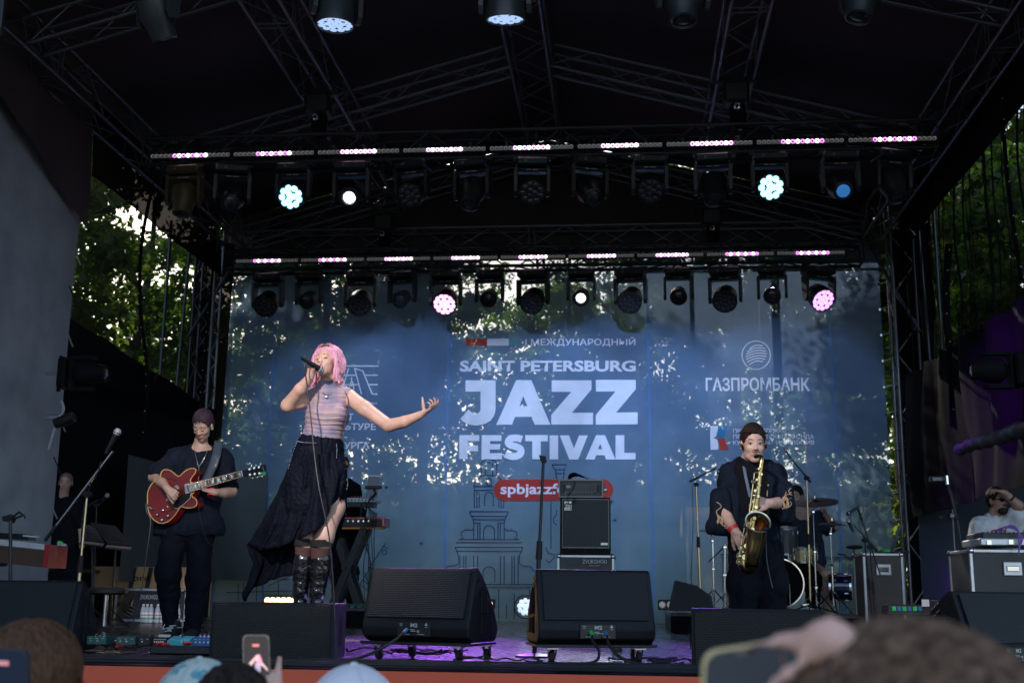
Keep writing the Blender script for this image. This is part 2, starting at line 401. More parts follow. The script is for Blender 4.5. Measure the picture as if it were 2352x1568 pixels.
# far pavilion seen through the banner
M_wall = mat('ochre_render', (0.55, 0.45, 0.30), 0.9, var=0.12, scale=1)
hb = thing('park_pavilion', 'low pale ochre pavilion standing in the sun behind the stage banner', 'building', (3, 34, -1.15))
g = G().box((0, 0, 1.9), (30, 6, 3.8)); g.build('wall', M_wall, hb)
g = G(); g.prism([Vector((-15.6, -3.6, 3.8)), Vector((-15.6, 0, 5.2)), Vector((-15.6, 3.6, 3.8))], (0, 0, 0), (31.2, 0, 0)); g.build('roof', mat('roof_sheet', (0.20, 0.22, 0.20), 0.7), hb)
for i in range(9):
    f = G().box((-13 + 3.2 * i, -3.03, 1.9), (1.5, 0.1, 1.7)).build('window', M_white, hb)
    G().box((-13 + 3.2 * i, -3.09, 1.9), (1.3, 0.03, 1.5)).build('pane', mat('dark_glass', (0.03, 0.04, 0.05), 0.08), f)

# cream tents added behind the banner to give it pale sunlit patches
M_tent = see_through('cream_canvas', (0.80, 0.70, 0.52), 1.0, 0.75)
for (xa, xb, yt, Yt, lb) in ((470, 668, 1222, 17.0, 'added cream tent making a pale patch at the lower left of the banner'), (1585, 1730, 1218, 17.5, 'added cream tent making a pale patch in the banner left of the drums'), (1040, 1180, 1290, 19.0, 'low added cream tent making a pale patch in the middle of the banner')):
    a = at(xa, yt, Yt); b = at(xb, yt, Yt); t = thing('added_tent', lb, 'tent', ((a.x + b.x) / 2, Yt + 1.2, -1.15), group='added cream tents behind the stage'); W = b.x - a.x; H = a.z + 1.15
    for (dx, dy, wx, wy) in ((0, -1.2, W, .02), (0, 1.2, W, .02), (-W / 2, 0, .02, 2.4), (W / 2, 0, .02, 2.4)): G().box((dx, dy, H / 2), (wx, wy, H)).build('canvas_wall', M_tent, t)
    g = G(); g.prism([(-W / 2 - .1, -1.3, H), (-W / 2 - .1, 0, H + .55), (-W / 2 - .1, 1.3, H)], (0, 0, 0), (W + .2, 0, 0)); g.build('canvas_roof', M_tent, t)
    for sx_ in (-1, 1):
        for sy_ in (-1, 1): G().cyl((sx_ * W / 2, sy_ * 1.2, 0), (sx_ * W / 2, sy_ * 1.2, H), .03, n=6).build('pole', M_alu, t)
# ---- trees
def leaf_mat(name, c, c2):
    m = bpy.data.materials.new(name); m.use_nodes = True; nt = m.node_tree; nt.nodes.clear()
    out = nt.nodes.new('ShaderNodeOutputMaterial'); df = nt.nodes.new('ShaderNodeBsdfPrincipled'); tl = nt.nodes.new('ShaderNodeBsdfTranslucent'); mx = nt.nodes.new('ShaderNodeMixShader'); mx.inputs[0].default_value = 0.5
    tc = nt.nodes.new('ShaderNodeTexCoord'); n = nt.nodes.new('ShaderNodeTexNoise'); n.inputs['Scale'].default_value = 1.6; n.inputs['Detail'].default_value = 5
    nt.links.new(tc.outputs['Object'], n.inputs['Vector']); r = nt.nodes.new('ShaderNodeValToRGB'); r.color_ramp.elements[0].position = .35; r.color_ramp.elements[1].position = .65
    r.color_ramp.elements[0].color = (*c, 1); r.color_ramp.elements[1].color = (*c2, 1); nt.links.new(n.outputs['Fac'], r.inputs[0])
    df.inputs['Roughness'].default_value = 0.45
    g2 = nt.nodes.new('ShaderNodeMix'); g2.data_type = 'RGBA'; g2.blend_type = 'MULTIPLY'; g2.inputs['Factor'].default_value = 1; g2.inputs['B'].default_value = (1.5, 1.9, 0.7, 1)
    nt.links.new(r.outputs[0], df.inputs['Base Color']); nt.links.new(r.outputs[0], g2.inputs['A']); nt.links.new(g2.outputs['Result'], tl.inputs['Color'])
    nt.links.new(df.outputs[0], mx.inputs[1]); nt.links.new(tl.outputs[0], mx.inputs[2]); nt.links.new(mx.outputs[0], out.inputs[0]); return m
L_green = leaf_mat('lime_leaf', (0.045, 0.09, 0.020), (0.10, 0.15, 0.030)); L_pine = leaf_mat('pine_needle', (0.025, 0.050, 0.020), (0.050, 0.080, 0.028))
L_gold = leaf_mat('maple_leaf', (0.060, 0.10, 0.022), (0.16, 0.17, 0.035))
M_bark = mat('bark', (0.10, 0.075, 0.055), 0.95, var=0.4, scale=6, bump=0.8, bscale=18)
M_pbark = mat('pine_bark', (0.33, 0.15, 0.07), 0.9, var=0.4, scale=5, bump=0.8, bscale=18)

def crown_mesh(name, m, H, R0, nb, nl, leaf, lo=0.35, cone=False, seed=1):
    """leaves gathered in clumps along limbs"""
    r = np.random.default_rng(seed); P = []
    for _ in range(nb):
        t = r.uniform(0, 1); z = H * (lo + (1 - lo) * t); a = r.uniform(0, 6.28)
        prof = (1 - t) ** 0.8 if cone else math.sqrt(max(0, 1 - (2 * t - 0.9) ** 2 * 0.8))
        rr = R0 * prof * math.sqrt(r.uniform(0.05, 1)); c = np.array([rr * math.cos(a), rr * math.sin(a), z]); cr = r.uniform(0.35, 0.95) * (0.6 if cone else 1)
        q = r.normal(size=(nl, 3)); q /= np.linalg.norm(q, axis=1)[:, None]; q *= (r.uniform(0, 1, nl) ** 0.45 * cr)[:, None]; q[:, 2] *= 0.6; P.append(c + q)
    P = np.concatenate(P); n = len(P); A = r.normal(size=(n, 3)); A /= np.linalg.norm(A, axis=1)[:, None]; B = np.cross(A, r.normal(size=(n, 3))); B /= np.linalg.norm(B, axis=1)[:, None]
    s = leaf * r.uniform(0.6, 1.3, n)[:, None]; V = np.stack([P - A * s, P + B * s * 0.55, P + A * s, P - B * s * 0.55], 1).reshape(-1, 3)
    me = bpy.data.meshes.new(name); me.vertices.add(4 * n); me.vertices.foreach_set('co', V.ravel()); me.loops.add(4 * n); me.loops.foreach_set('vertex_index', np.arange(4 * n)); me.polygons.add(n); me.polygons.foreach_set('loop_start', np.arange(n) * 4); me.update(calc_edges=True); me.materials.append(m); return me
def trunk_mesh(name, m, H, r0, nl, seed, frac=0.8):
    r = random.Random(seed); g = G(); pts = [Vector((math.sin(i * 1.3 + seed) * 0.08 * i / 4, math.cos(i + seed) * 0.07 * i / 4, H * frac * i / 8)) for i in range(9)]
    g.tube(pts, [r0 * (1.25 if i == 0 else 1 - 0.1 * i) for i in range(9)], 9)
    for _ in range(nl):
        t = r.uniform(0.35, 1.0); p = pts[0].lerp(pts[-1], t); a = r.uniform(0, 6.28); L = H * 0.25 * r.uniform(0.6, 1.2)
        q = p + Vector((math.cos(a) * L * .7, math.sin(a) * L * .7, L * 0.6)); mid = p.lerp(q, 0.5) + Vector((0, 0, -0.08 * L)); g.tube([p, mid, q], [r0 * 0.32, r0 * 0.2, r0 * 0.06], 5)
    o = g.build(name, m, None, smooth=True); me = o.data; bpy.data.objects.remove(o); return me
PROTO = {
 'lime_tree': [(crown_mesh('crown', L_green, 12, 3.8, 190, 230, 0.085, 0.12, seed=s), trunk_mesh('trunk', M_bark, 12, 0.22, 12, s)) for s in (1, 2)],
 'maple_tree': [(crown_mesh('crown', L_gold, 11, 3.6, 190, 210, 0.095, 0.12, seed=s), trunk_mesh('trunk', M_bark, 11, 0.2, 12, s)) for s in (3, 4)],
 'pine_tree': [(crown_mesh('crown', L_pine, 15, 2.6, 150, 200, 0.075, 0.42, seed=s), trunk_mesh('trunk', M_pbark, 15, 0.17, 10, s, 0.9)) for s in (5, 6)]}
_tn = {}
def tree(kind, x, y, rz, s, label):
    k = _tn.get(kind, 0); _tn[kind] = k + 1; cr, tk = PROTO[kind][k % 2]
    t = thing(kind, label, 'tree', (x, y, -1.15), rz, 'trees in the park around the stage'); t.scale = (s, s, s)
    link('crown', cr, t); link('trunk', tk, t)
TREES = [
 ('maple_tree', -11.0, 12.5, 0.3, 1.05, 'golden green maple filling the middle of the opening in the left side netting'),
 ('lime_tree', -15.0, 17.5, 1.2, 1.15, 'lime tree behind the golden maple beyond the left side netting'),
 ('lime_tree', -10.0, 19.5, 2.2, 1.1, 'lime tree just left of the rear left truss tower, seen through netting'),
 ('maple_tree', -14.5, 10.0, 4.2, 0.85, 'maple at the far left whose leaves show in the gap beside the white tarpaulin'),
 ('maple_tree', -19.5, 15.0, 3.2, 1.0, 'maple farthest out beyond the left side netting'),
 ('lime_tree', -7.4, 25.0, 5.2, 1.25, 'lime tree whose crown shows through the upper left end of the banner'),
 ('pine_tree', -5.2, 21.5, 0.4, 0.85, 'pine behind the banner, nearest to its left edge'),
 ('pine_tree', -4.2, 24.5, 1.7, 0.9, 'pine behind the banner left of the word JAZZ'),
 ('lime_tree', -.6, 31.5, 2.9, .95, 'lime tree far behind the banner between two pines'),
 ('lime_tree', 2.4, 30.5, 2.0, .95, 'lime tree far behind the middle of the banner'),
 ('pine_tree', 1.3, 20.5, 3.0, 0.75, 'short pine close behind the word FESTIVAL of the banner'),
 ('pine_tree', 3.6, 19.0, 3.9, 0.95, 'red barked pine behind the banner between the middle lettering and the bank logo'),
 ('pine_tree', 5.3, 20.0, 4.4, 1.0, 'red barked pine behind the bank logo of the banner'),
 ('pine_tree', 6.6, 17.5, 0.9, 0.9, 'red barked pine behind the right edge of the banner'),
 ('maple_tree', 7.9, 16.0, 5.6, 0.95, 'bright green maple between the banner and the right side netting'),
 ('lime_tree', 9.3, 12.5, 1.0, 1.0, 'lime tree in the middle of the opening in the right side netting'),
 ('maple_tree', 11.0, 6.6, 2.6, 0.95, 'maple behind the nearest part of the right side netting'),
 ('lime_tree', 12.5, 15.5, 3.6, 1.1, 'lime tree set back behind the others beyond the right side netting'),
 ('maple_tree', 13.5, 9.0, 0.2, 1.05, 'maple farthest out beyond the right side netting'),
 ('lime_tree', 9.5, 24.0, 3.1, 1.2, 'tall lime tree far behind the right end of the banner'),
]
for t in TREES: tree(*t)

# far wood closing the view between the trunks
_r = np.random.default_rng(77); P_ = []
for x0, y0, x1, y1, n_ in ((-34, 35, 34, 35, 130), (-34, 42, 34, 42, 100), (-30, 6, -24, 33, 60), (21, 6, 28, 33, 50)):
    for _ in range(n_):
        u = _r.uniform(); c = np.array([x0 + (x1 - x0) * u + _r.normal() * 1.2, y0 + (y1 - y0) * u + _r.normal() * 1.2, _r.uniform(2.2, 11)]); q = _r.normal(size=(420, 3)) * np.array([1.7, 1.3, 1.2]); P_.append(c + q)
P_ = np.concatenate(P_); n_ = len(P_); A_ = _r.normal(size=(n_, 3)); A_ /= np.linalg.norm(A_, axis=1)[:, None]; B_ = np.cross(A_, _r.normal(size=(n_, 3))); B_ /= np.linalg.norm(B_, axis=1)[:, None]; s_ = .16 * _r.uniform(.6, 1.3, n_)[:, None]
V_ = np.stack([P_ - A_ * s_, P_ + B_ * s_ * .55, P_ + A_ * s_, P_ - B_ * s_ * .55], 1).reshape(-1, 3); me = bpy.data.meshes.new('far_woods'); me.vertices.add(4 * n_); me.vertices.foreach_set('co', V_.ravel()); me.loops.add(4 * n_); me.loops.foreach_set('vertex_index', np.arange(4 * n_)); me.polygons.add(n_); me.polygons.foreach_set('loop_start', np.arange(n_) * 4); me.update(calc_edges=True); me.materials.append(L_green)
tag(link('far_woods', me), 'dense leafy wood far behind the stage', 'wood', kind='stuff')

# ================================================================ STAGE DECK
dk = thing('stage_deck', 'dark stage floor of butted deck panels', 'floor', (0, 0, 0)); del dk['category']; dk['kind'] = 'structure'
G().box((0, 6.1, -0.60), (11.6, 12.2, 1.08)).build('base', M_cloth, dk)
pm = None
for j in range(12):
    for i in range(6):
        if pm is None:
            o = G().box((0, 0, 0), (1.922, 1.008, 0.05), bev=0.004).build('deck_panel', M_deck, dk); pm = o.data
        else: o = link('deck_panel', pm, dk)
        o.location = (-4.8125 + 1.925 * i, 0.525 + 1.012 * j, -0.025)
sk = G(); rows = []
for z in (0.0, -0.30, -0.6, -1.14):
    rows.append([(x / 8.0, -0.02 - 0.006 * math.sin(x * 0.9) * (0.2 - z), z) for x in range(-47, 48)])
sk.grid(rows); tag(sk.build('stage_skirt', M_red, None, smooth=True), 'coral red fabric skirt along the front of the stage', 'skirt')
bk = G(); bk.prism([(-5.85, -0.014, -0.012), (-5.85, -0.014, 0.006), (-5.85, 0.30, 0.012), (-5.85, 0.30, 0.004), (-5.85, 0.0, -0.012)], (0, 0, 0), (11.7, 0, 0))
tag(bk.build('edge_cloth', M_cloth), 'black cloth strip covering the front edge of the stage floor', 'cloth')

# risers at the back
for (x0, x1, y0, y1, h, lb) in [(-3.3, -0.9, 7.6, 9.9, 0.22, 'low black riser under the keyboard player'), (1.7, 5.0, 7.2, 9.9, 0.22, 'low black riser under the drum kit')]:
    t = thing('stage_riser', lb, 'riser', ((x0 + x1) / 2, (y0 + y1) / 2, 0))
    G().box((0, 0, h - 0.02), (x1 - x0, y1 - y0, 0.04), bev=0.004).build('top', M_deck, t)
    g = G(); n = 60
    g.grid([[(-(x1 - x0) / 2 + (x1 - x0) * i / n, -(y1 - y0) / 2 + 0.01 + 0.012 * math.sin(i * 1.7), z) for i in range(n + 1)] for z in (0.004, h - 0.045)]); g.build('skirt', M_cloth, t)
    G().box((0, 0, h / 2 - .02), (x1 - x0 - 0.05, y1 - y0 - 0.05, h - 0.05)).build('frame', M_black, t)

# ================================================================ ROOF
EV, RG, HW, Y0, Y1 = 6.22, 7.52, 5.15, -2.0, 12.0
cn = thing('stage_canopy', 'black lined gable roof cloth stretched over the stage', 'roof', (0, 5, EV)); 
for sgn, in ((-1,), (1,)):
    g = G(); rows = []
    for i in range(13):
        x = sgn * (HW + 0.62) * i / 12; zz = RG + 0.22 - (RG - EV + 0.12) * i / 12
        rows.append([(x, Y0 + (Y1 - Y0) * j / 40, zz + 0.035 * math.cos(2 * math.pi * (Y0 + (Y1 - Y0) * j / 40 - 0.9) / 3.65) * math.sin(math.pi * i / 12)) for j in range(41)])
    g.grid(rows); g.build('roof_cloth', M_canopy, cn, world=True, smooth=True)
g = G(); g.add([(-HW - .3, Y1, EV + .2), (0, Y1, RG + .22), (HW + .3, Y1, EV + .2), (HW + .3, Y1, 5.70), (-HW - .3, Y1, 5.70)], [(0, 1, 2, 3, 4)]); g.build('gable_cloth', M_canopy, cn, world=True)

def truss(label, a, b, w, h, m, step=0.5, up=(0, 0, 1), r=0.025, rb=0.010, group=None, faces='tbfk', name='roof_truss', dropz=0):
    a = Vector(a); b = Vector(b); t = thing(name, label, 'truss', a, group=group)
    d = (b - a).normalized(); up = Vector(up); up = (up - d * up.dot(d)).normalized(); sx = d.cross(up)
    C = [sx * (w / 2) * i + up * (h / 2) * j for (i, j) in ((-1, -1), (1, -1), (1, 1), (-1, 1))]
    for c in C: rod('chord', a + c, b + c, r, m, t)
    n = max(2, round((b - a).length / step)); L = (b - a).length / n
    names = {'b': (0, 1), 'f': (1, 2), 't': (2, 3), 'k': (3, 0)}
    for fc in faces:
        i, j = names[fc]
        for k in range(n):
            p, q = (i, j) if k % 2 == 0 else (j, i); rod('brace', a + C[p] + d * (k * L), a + C[q] + d * ((k + 1) * L), rb, m, t)
        for k in (0, n): rod('brace', a + C[i] + d * (k * L), a + C[j] + d * (k * L), rb, m, t)
        if n > 8:
            k = n // 2; rod('brace', a + C[i] + d * (k * L), a + C[j] + d * (k * L), rb, m, t); rod('brace', a + C[i] + d * (k * L + .1), a + C[j] + d * (k * L + .1), rb, m, t)
    return t
truss('grey aluminium ridge truss running front to back under the roof peak', (0, -1, RG - 0.15), (0, 11.9, RG - 0.15), 0.5, 0.4, M_alu, 0.55)
for s, side in ((-1, 'left'), (1, 'right')):
    truss(f'grey aluminium eaves truss along the {side} edge of the roof', (s * 5.05, -1, 6.05), (s * 5.05, 11.7, 6.05), 0.3, 0.42, M_alu, 0.6, group='eaves trusses along the sides')
    truss(f'grey aluminium purlin truss halfway up the {side} roof slope', (s * 2.55, -1, 6.62), (s * 2.55, 11.8, 6.62), 0.42, 0.42, M_alu, 0.55, group='purlin trusses on the roof slopes')
for y, w in ((4.55, 'front'), (8.2, 'middle'), (11.75, 'rear')):
    for s, side in ((-1, 'left'), (1, 'right')):
        truss(f'{w} rafter truss rising over the {side} half of the stage to the roof peak', (s * 4.95, y, 6.05), (s * 0.28, y, RG - 0.16), 0.3, 0.3, M_alu, 0.52, group='rafter trusses of the gable frames', faces='bfk')
truss('level grey truss crossing the whole width above the banner', (-5.0, 11.75, 5.95), (5.0, 11.75, 5.95), 0.3, 0.36, M_alu, 0.6, faces='bfkt')
truss('black lighting truss hung across the middle of the stage', (-4.62, 6.9, 5.62), (4.8, 6.9, 5.62), 0.3, 0.34, M_btruss, 0.4, r=0.027, rb=0.012, group='black lighting trusses', name='lighting_truss')
truss('black lighting truss hung just in front of the banner', (-4.95, 11.0, 5.42), (4.75, 11.0, 5.42), 0.3, 0.30, M_btruss, 0.4, r=0.027, rb=0.012, group='black lighting trusses', name='lighting_truss')
truss('front lighting truss above the stage edge, out of sight over the front lamps', (-4.9, 2.6, 5.86), (4.9, 2.6, 5.86), 0.3, 0.3, M_btruss, 0.5, r=0.027, rb=0.012, group='black lighting trusses', name='lighting_truss', faces='bf')
# legs
for s, side in ((-1, 'left'), (1, 'right')):
    truss(f'upright lattice tower at the {side} rear corner of the stage', (s * 5.38, 11.3, -1.1), (s * 5.38, 11.3, 6.2), 0.32, 0.32, M_alu, 0.45, up=(0, 1, 0), name='truss_tower', group='rear corner towers')
    tw = thing('scaffold_tower', f'scaffold tubes with couplers standing beside the {side} rear tower', 'scaffold', (s * 5.65, 10.4, -1.1), group='scaffold tubes by the rear towers')
    for (dx, y, lean) in ((0.0, 10.2, 0.05), (0.12, 10.9, -0.12)):
        rod('tube', (s * (5.6 + dx), y, -1.1), (s * (5.6 + dx + lean), y + 0.1, 5.9), 0.026, M_alu, tw)
        for z in (0.6, 1.5, 2.3, 3.4): G().box((s * (5.6 + dx), y, z), (0.08, 0.09, 0.07), bev=0.01).build('coupler', M_alu, tw, world=True)
    for (z0, z1) in ((5.9, 4.2),): rod('strut', (s * 4.9, 11.6, z0), (s * 5.5, 10.9, z1), 0.026, M_alu, tw)
    rod('rail', (s * 5.62, 6.0, 0.62), (s * 5.66, 10.4, 0.62), 0.026, M_alu, tw)
# hoists
for (x, y, z0, z1, lb) in [(-2.5, 6.9, 5.8, 6.45, 'chain hoist under the left purlin holding the middle lighting truss'), (2.55, 6.9, 5.8, 6.45, 'chain hoist under the right purlin holding the middle lighting truss'),
                           (-2.5, 11.0, 5.6, 6.4, 'chain hoist under the left purlin holding the rear lighting truss'), (2.55, 11.0, 5.6, 6.4, 'chain hoist under the right purlin holding the rear lighting truss')]:
    t = thing('chain_hoist', lb, 'hoist', (x, y, z0), group='chain hoists holding the lighting trusses')
    G().box((0, 0, 0.42), (0.30, 0.24, 0.26), bev=0.03).build('body', M_black, t)
    G().lathe([(0.02, -0.0), (0.09, 0.05), (0.10, 0.26), (0.02, 0.27)], (0.02, 0, 0.0), n=12).build('chain_bag', M_cloth, t)
    rod('chain', (x, y, z0 - .1), (x, y, z0 + .9), 0.008, M_chrome, t)
    G().box((0, 0, 0.60), (0.5, 0.06, 0.07), bev=0.01).build('cross_bar', M_btruss, t)
    G().lathe([(0.035, -.012), (0.05, 0), (0.035, .012), (0.02, 0), (0.035, -.012)], (0, -0.14, 0.22), Matrix.Rotation(rad(90), 3, 'X'), 12).build('shackle', M_chrome, t)

# ================================================================ SIDE CLOTHS
def sheet(poly, name, m, label=None, cat=None, parent=None, nz=0.05, res=26, freq=3.0, axis='x', seed=0):
    """a hanging cloth: polygon (4 corners p00 p10 p11 p01) as a rippled grid with real folds"""
    a, b, c, d = [Vector(p) for p in poly]; g = G(); rows = []
    n = (b - a).cross(d - a).normalized()
    for i in range(res + 1):
        v = i / res; row = []
        for j in range(res * 2 + 1):
            u = j / (res * 2); p = a.lerp(b, u).lerp(d.lerp(c, u), v)
            w = math.sin(u * freq * 6.28 + seed + math.sin(v * 3 + seed) * 0.8) * 0.6 + math.sin(u * freq * 14.3 + v * 2.2 + seed) * 0.25 + math.sin(v * 5 + u * 7 + seed) * 0.3
            row.append(p + n * nz * w)
        rows.append(row)
    g.grid(rows); o = g.build(name, m, parent, world=parent is not None, smooth=True, sharp=3.1)
    if label: tag(o, label, cat)
    return o
M_net = see_through('black_netting', (0.012, 0.012, 0.013), 0.66, 0.3); M_netr = see_through('fine_netting', (0.012, 0.012, 0.013), 0.42, 0.3)
M_net2 = see_through('dense_netting', (0.014, 0.012, 0.010), 0.985, 0.03)
M_tarp = mat('grey_tarpaulin', (0.35, 0.36, 0.40), 0.6, var=0.16, scale=2.5, bump=0.9, bscale=3.5, spec=.25)
M_dgrey = mat('dark_grey_lining', (0.055, 0.065, 0.065), 0.85, var=0.15, scale=1)
M_slate = see_through('slate_lining', (0.17, 0.19, 0.25), 1.0, 0.5)
XL, XR = -5.3, 5.15
# left wing: tarpaulin in front, net behind it
sheet([(XL, -6.0, -1.1), (XL, 6.55, -1.1), (XL + 0.05, 6.55, 6.3), (XL + .05, -6.0, 6.3)], 'wing_tarpaulin', M_tarp, 'pale grey tarpaulin wall closing the left front side of the stage', 'tarpaulin', nz=0.05, freq=3.2, res=60)
sheet([(XL + .13, 2.0, 6.2), (XL + .16, 6.5, 4.6), (XL + 0.14, 6.5, 6.32), (XL + .14, 2.0, 6.34)], 'eaves_valance', M_canopy, 'dark cloth triangle hanging over the top of the left tarpaulin', 'cloth', nz=0.05, freq=2.0)
ln = sheet([(XL, 6.62, 2.9), (XL, 11.2, 2.9), (XL, 11.2, 6.0), (XL, 6.62, 6.0)], 'side_netting', M_net, 'black see-through netting across the left opening behind the tarpaulin', 'netting', nz=0.04, freq=3.3)
sheet([(XL + .12, 6.62, 5.28), (XL + .12, 11.3, 5.28), (XL + .02, 11.3, 6.32), (XL + .02, 6.62, 6.32)], 'eaves_valance', M_net2, 'brownish black valance under the left eaves truss above the netting', 'cloth', nz=0.02, freq=1.3)
bl = sheet([(-6.2, 6.62, 0.0), (XL + .1, 11.35, 0.0), (XL + .14, 11.35, 3.15), (-6.2, 6.62, 4.05)], 'masking_cloth', M_cloth, 'heavy black masking cloth below the netting on the left', 'cloth', nz=0.05, freq=3)
sheet([(-5.15, 10.9, 0.55), (-4.3, 11.5, 0.55), (-4.3, 11.5, 2.2), (-5.15, 10.9, 2.2)], 'masking_drape', M_dgrey, 'dark grey cloth drape behind the guitarist', 'cloth', nz=0.015, freq=1.2)
sheet([(XL + .13, 8.3, 0.5), (XL + .13, 11.0, 0.5), (XL + .13, 11.0, 2.1), (XL + .13, 8.3, 2.1)], 'masking_drape', M_dgrey, 'dark grey cloth drape behind the music stands', 'cloth', nz=0.01, freq=1.2)
# right wing
rn = sheet([(XR + .25, 4.2, 3.2), (XR + .25, 11.3, 3.2), (XR + .25, 11.3, 6.0), (XR + .25, 4.2, 6.0)], 'side_netting', M_netr, 'black see-through netting across the right opening of the stage', 'netting', nz=0.08, freq=9, seed=2)
sheet([(XR + .12, 4.2, 5.35), (XR + .12, 11.3, 5.35), (XR + .3, 11.3, 6.35), (XR + .3, 4.2, 6.35)], 'eaves_valance', M_cloth, 'black valance under the right eaves truss', 'cloth', nz=0.02, freq=1.3)
sheet([(XR + .1, 4.4, 1.55), (XR + .1, 11.3, 1.5), (XR + .1, 11.3, 3.55), (XR + .1, 4.4, 3.35)], 'masking_cloth', M_cloth, 'heavy black masking cloth with violet light on its folds on the right', 'cloth', nz=0.09, freq=7, seed=3)
for k in range(16): y_ = 5.0 + .4 * k + .1 * math.sin(k * 2.3); G().tube(curve([(XR + .2, y_, 5.5), (XR + .17, y_ + .04 * math.sin(k), 4.8), (XR + .19, y_ - .03, 4.1), (XR + .16, y_ + .02, 3.4)], 4), .006 + .004 * (k % 3), 5).build('net_pleat', M_cloth, rn)
sheet([(5.38, 11.15, -1.0), (8.6, 7.2, -1.0), (8.6, 7.2, 1.75), (5.38, 11.15, 2.0)], 'wing_tarpaulin', M_slate, 'slate grey tarpaulin wall behind the mixing desk on the right', 'tarpaulin', nz=0.01, freq=1.2)
sheet([(XR + .12, -2, 4.2), (XR + .12, 4.3, 4.2), (XR + .3, 4.3, 6.35), (XR + .3, -2, 6.35)], 'eaves_valance', M_canopy, 'dark cloth at the right front corner under the roof edge', 'cloth', nz=0.03, freq=1.2)
# rolled cloth on the right lit violet
g = G(); p = curve([at(2202, 1034, 6.5), at(2235, 1020, 6.2), at(2270, 1012, 5.8), at(2315, 998, 5.4), at(2352, 984, 5.0), at(2430, 960, 4.6)], 8)
g.tube(p, [0.055 + 0.012 * math.sin(i * 1.3) + .0006 * i for i in range(len(p))], 14)
tag(g.build('rolled_curtain', mat('violet_sheen_cloth', (0.06, 0.055, 0.07), 0.5, var=0.3, scale=20, bump=0.8, bscale=40), None, smooth=True), 'rolled black curtain catching violet light above the mixing desk', 'curtain')
for (y0, y1, x, m_, lb) in ((1126, 1232, 89.5, (.02, .6, .1), 'thin green tape strip stuck on the left tarpaulin'), (1142, 1176, 94, (.6, .05, .03), 'short red tape mark beside the green strip on the tarpaulin')):
    a_ = atx(x, y1, XL + .06); b_ = atx(x + 1.2, y0, XL + .06); tag(G().prism([a_, a_ + Vector((0, .05, 0)), b_ + Vector((0, .05, 0)), b_], (0, 0, 0), (.004, 0, 0)).build('tape_mark', mat('tape_' + lb[:8].replace(' ', '_'), m_, .5)), lb, 'tape')
lc = thing('tarpaulin_lacing', 'short elastic ties along the rear edge of the left tarpaulin', 'rope', (XL, 6.5, 2))
for k in range(11): rod('elastic_tie', (XL + .07, 6.42, .35 + .5 * k), (XL + .05, 6.68, .18 + .5 * k), .008, M_rub if k % 2 else mat('pale_cord', (.4, .4, .42), .6), lc)
# cloth edge hems with cable ties on the two nets
def hem(name, pts, label, ties=12):
    t = thing(name, label, 'edge band', pts[0]); P = curve(pts, 6)
    G().tube(P, 0.045, 6, flat=0.4).build('band', M_cloth, t, world=True)
    for i in range(ties):
        q = P[int((i + .5) / ties * (len(P) - 1))]
        o = G().box(q, (0.012, 0.10, 0.016), bev=.003).build('cable_tie', mat('tie_white', (0.5, 0.5, 0.5), 0.5), t, world=True)
hem('cloth_hem', [atx(352, 420, XL + .05), atx(325, 560, XL + .05), atx(322, 700, XL + .05), atx(338, 860, XL + .06), atx(330, 1010, XL + .06)], 'black hem with white cable ties curving down the middle of the left netting', 14)
hem('cloth_hem', [(XL + .1, 11.0, 5.6), (XL + .08, 10.95, 4), (XL + .06, 10.9, 2.2)], 'black hem with cable ties at the rear edge of the left netting', 12)
hem('cloth_hem', [atx(2180, 560, XR + .1), atx(2172, 700, XR + .1), atx(2185, 830, XR + .1), atx(2190, 980, XR + .1)], 'black hem with cable ties hanging in the right netting, lit blue at its lower end', 8)
hem('cloth_hem', [atx(2300, 230, XR + .1), atx(2315, 420, XR + .1), atx(2345, 640, XR + .1)], 'black hem with cable ties at the front edge of the right netting', 8)
g = G().tube(sag(atx(215, 490, XL + .04), at(380, 395, 7.6), 0.12), 0.012, 6); tag(g.build('roof_strap', M_rub), 'black strap stretched from the left netting up to the roof corner', 'strap')

# rear return cloths beside the banner
sheet([(-5.75, 11.5, -1), (-5.12, 11.52, -1), (-5.05, 11.52, 5.9), (-5.7, 11.5, 5.9)], 'masking_cloth', M_net2, 'narrow dark netting strip left of the banner', 'cloth', nz=0.02, freq=3)
sheet([(5.25, 11.4, -1), (5.75, 11.0, -1), (5.75, 11.0, 5.9), (5.28, 11.4, 5.9)], 'masking_cloth', M_cloth, 'narrow black cloth strip right of the banner', 'cloth', nz=0.04, freq=3)
# ================================================================ BANNER
BY = 11.6
BA = 0.76
M_ban = see_through('banner_vinyl', (0.125, 0.19, 0.31), BA, 0.20, (0.18, 0.26, 0.25), 0.0, 3.2)
M_bwh = see_through('banner_white_ink', (0.85, 0.82, 0.90), 0.80, 0.25); M_bred = see_through('banner_red_ink', (0.50, 0.05, 0.035), 0.80, 0.35)
M_bteal = see_through('banner_teal_ink', (0.14, 0.34, 0.38), 0.8, 0.35); M_bnav = see_through('banner_navy_ink', (0.014, 0.018, 0.07), 0.90, 0.2); M_bseam = see_through('banner_seam', (0.13, 0.23, 0.42), 0.85, 0.35)
M_bcy = see_through('banner_cyan_ink', (0.04, 0.22, 0.42), 0.8, 0.35)
bn = thing('festival_banner', 'large blue and teal mesh banner with jazz festival lettering at the back of the stage', 'banner', (0, BY, 0))
g = G(); NX, NZ = 90, 40
g.grid([[(-5.12 + 10.24 * i / NX, BY + 0.006 * math.sin(i * 0.35) , -0.06 + 5.72 * j / NZ) for i in range(NX + 1)] for j in range(NZ + 1)]); g.build('cloth', M_ban, bn, world=True, smooth=True)
_d = [0.012]
def bp(px, py, k=0): p = at(px, py, BY); p.y = BY - 0.014 - 0.004 * k; return p
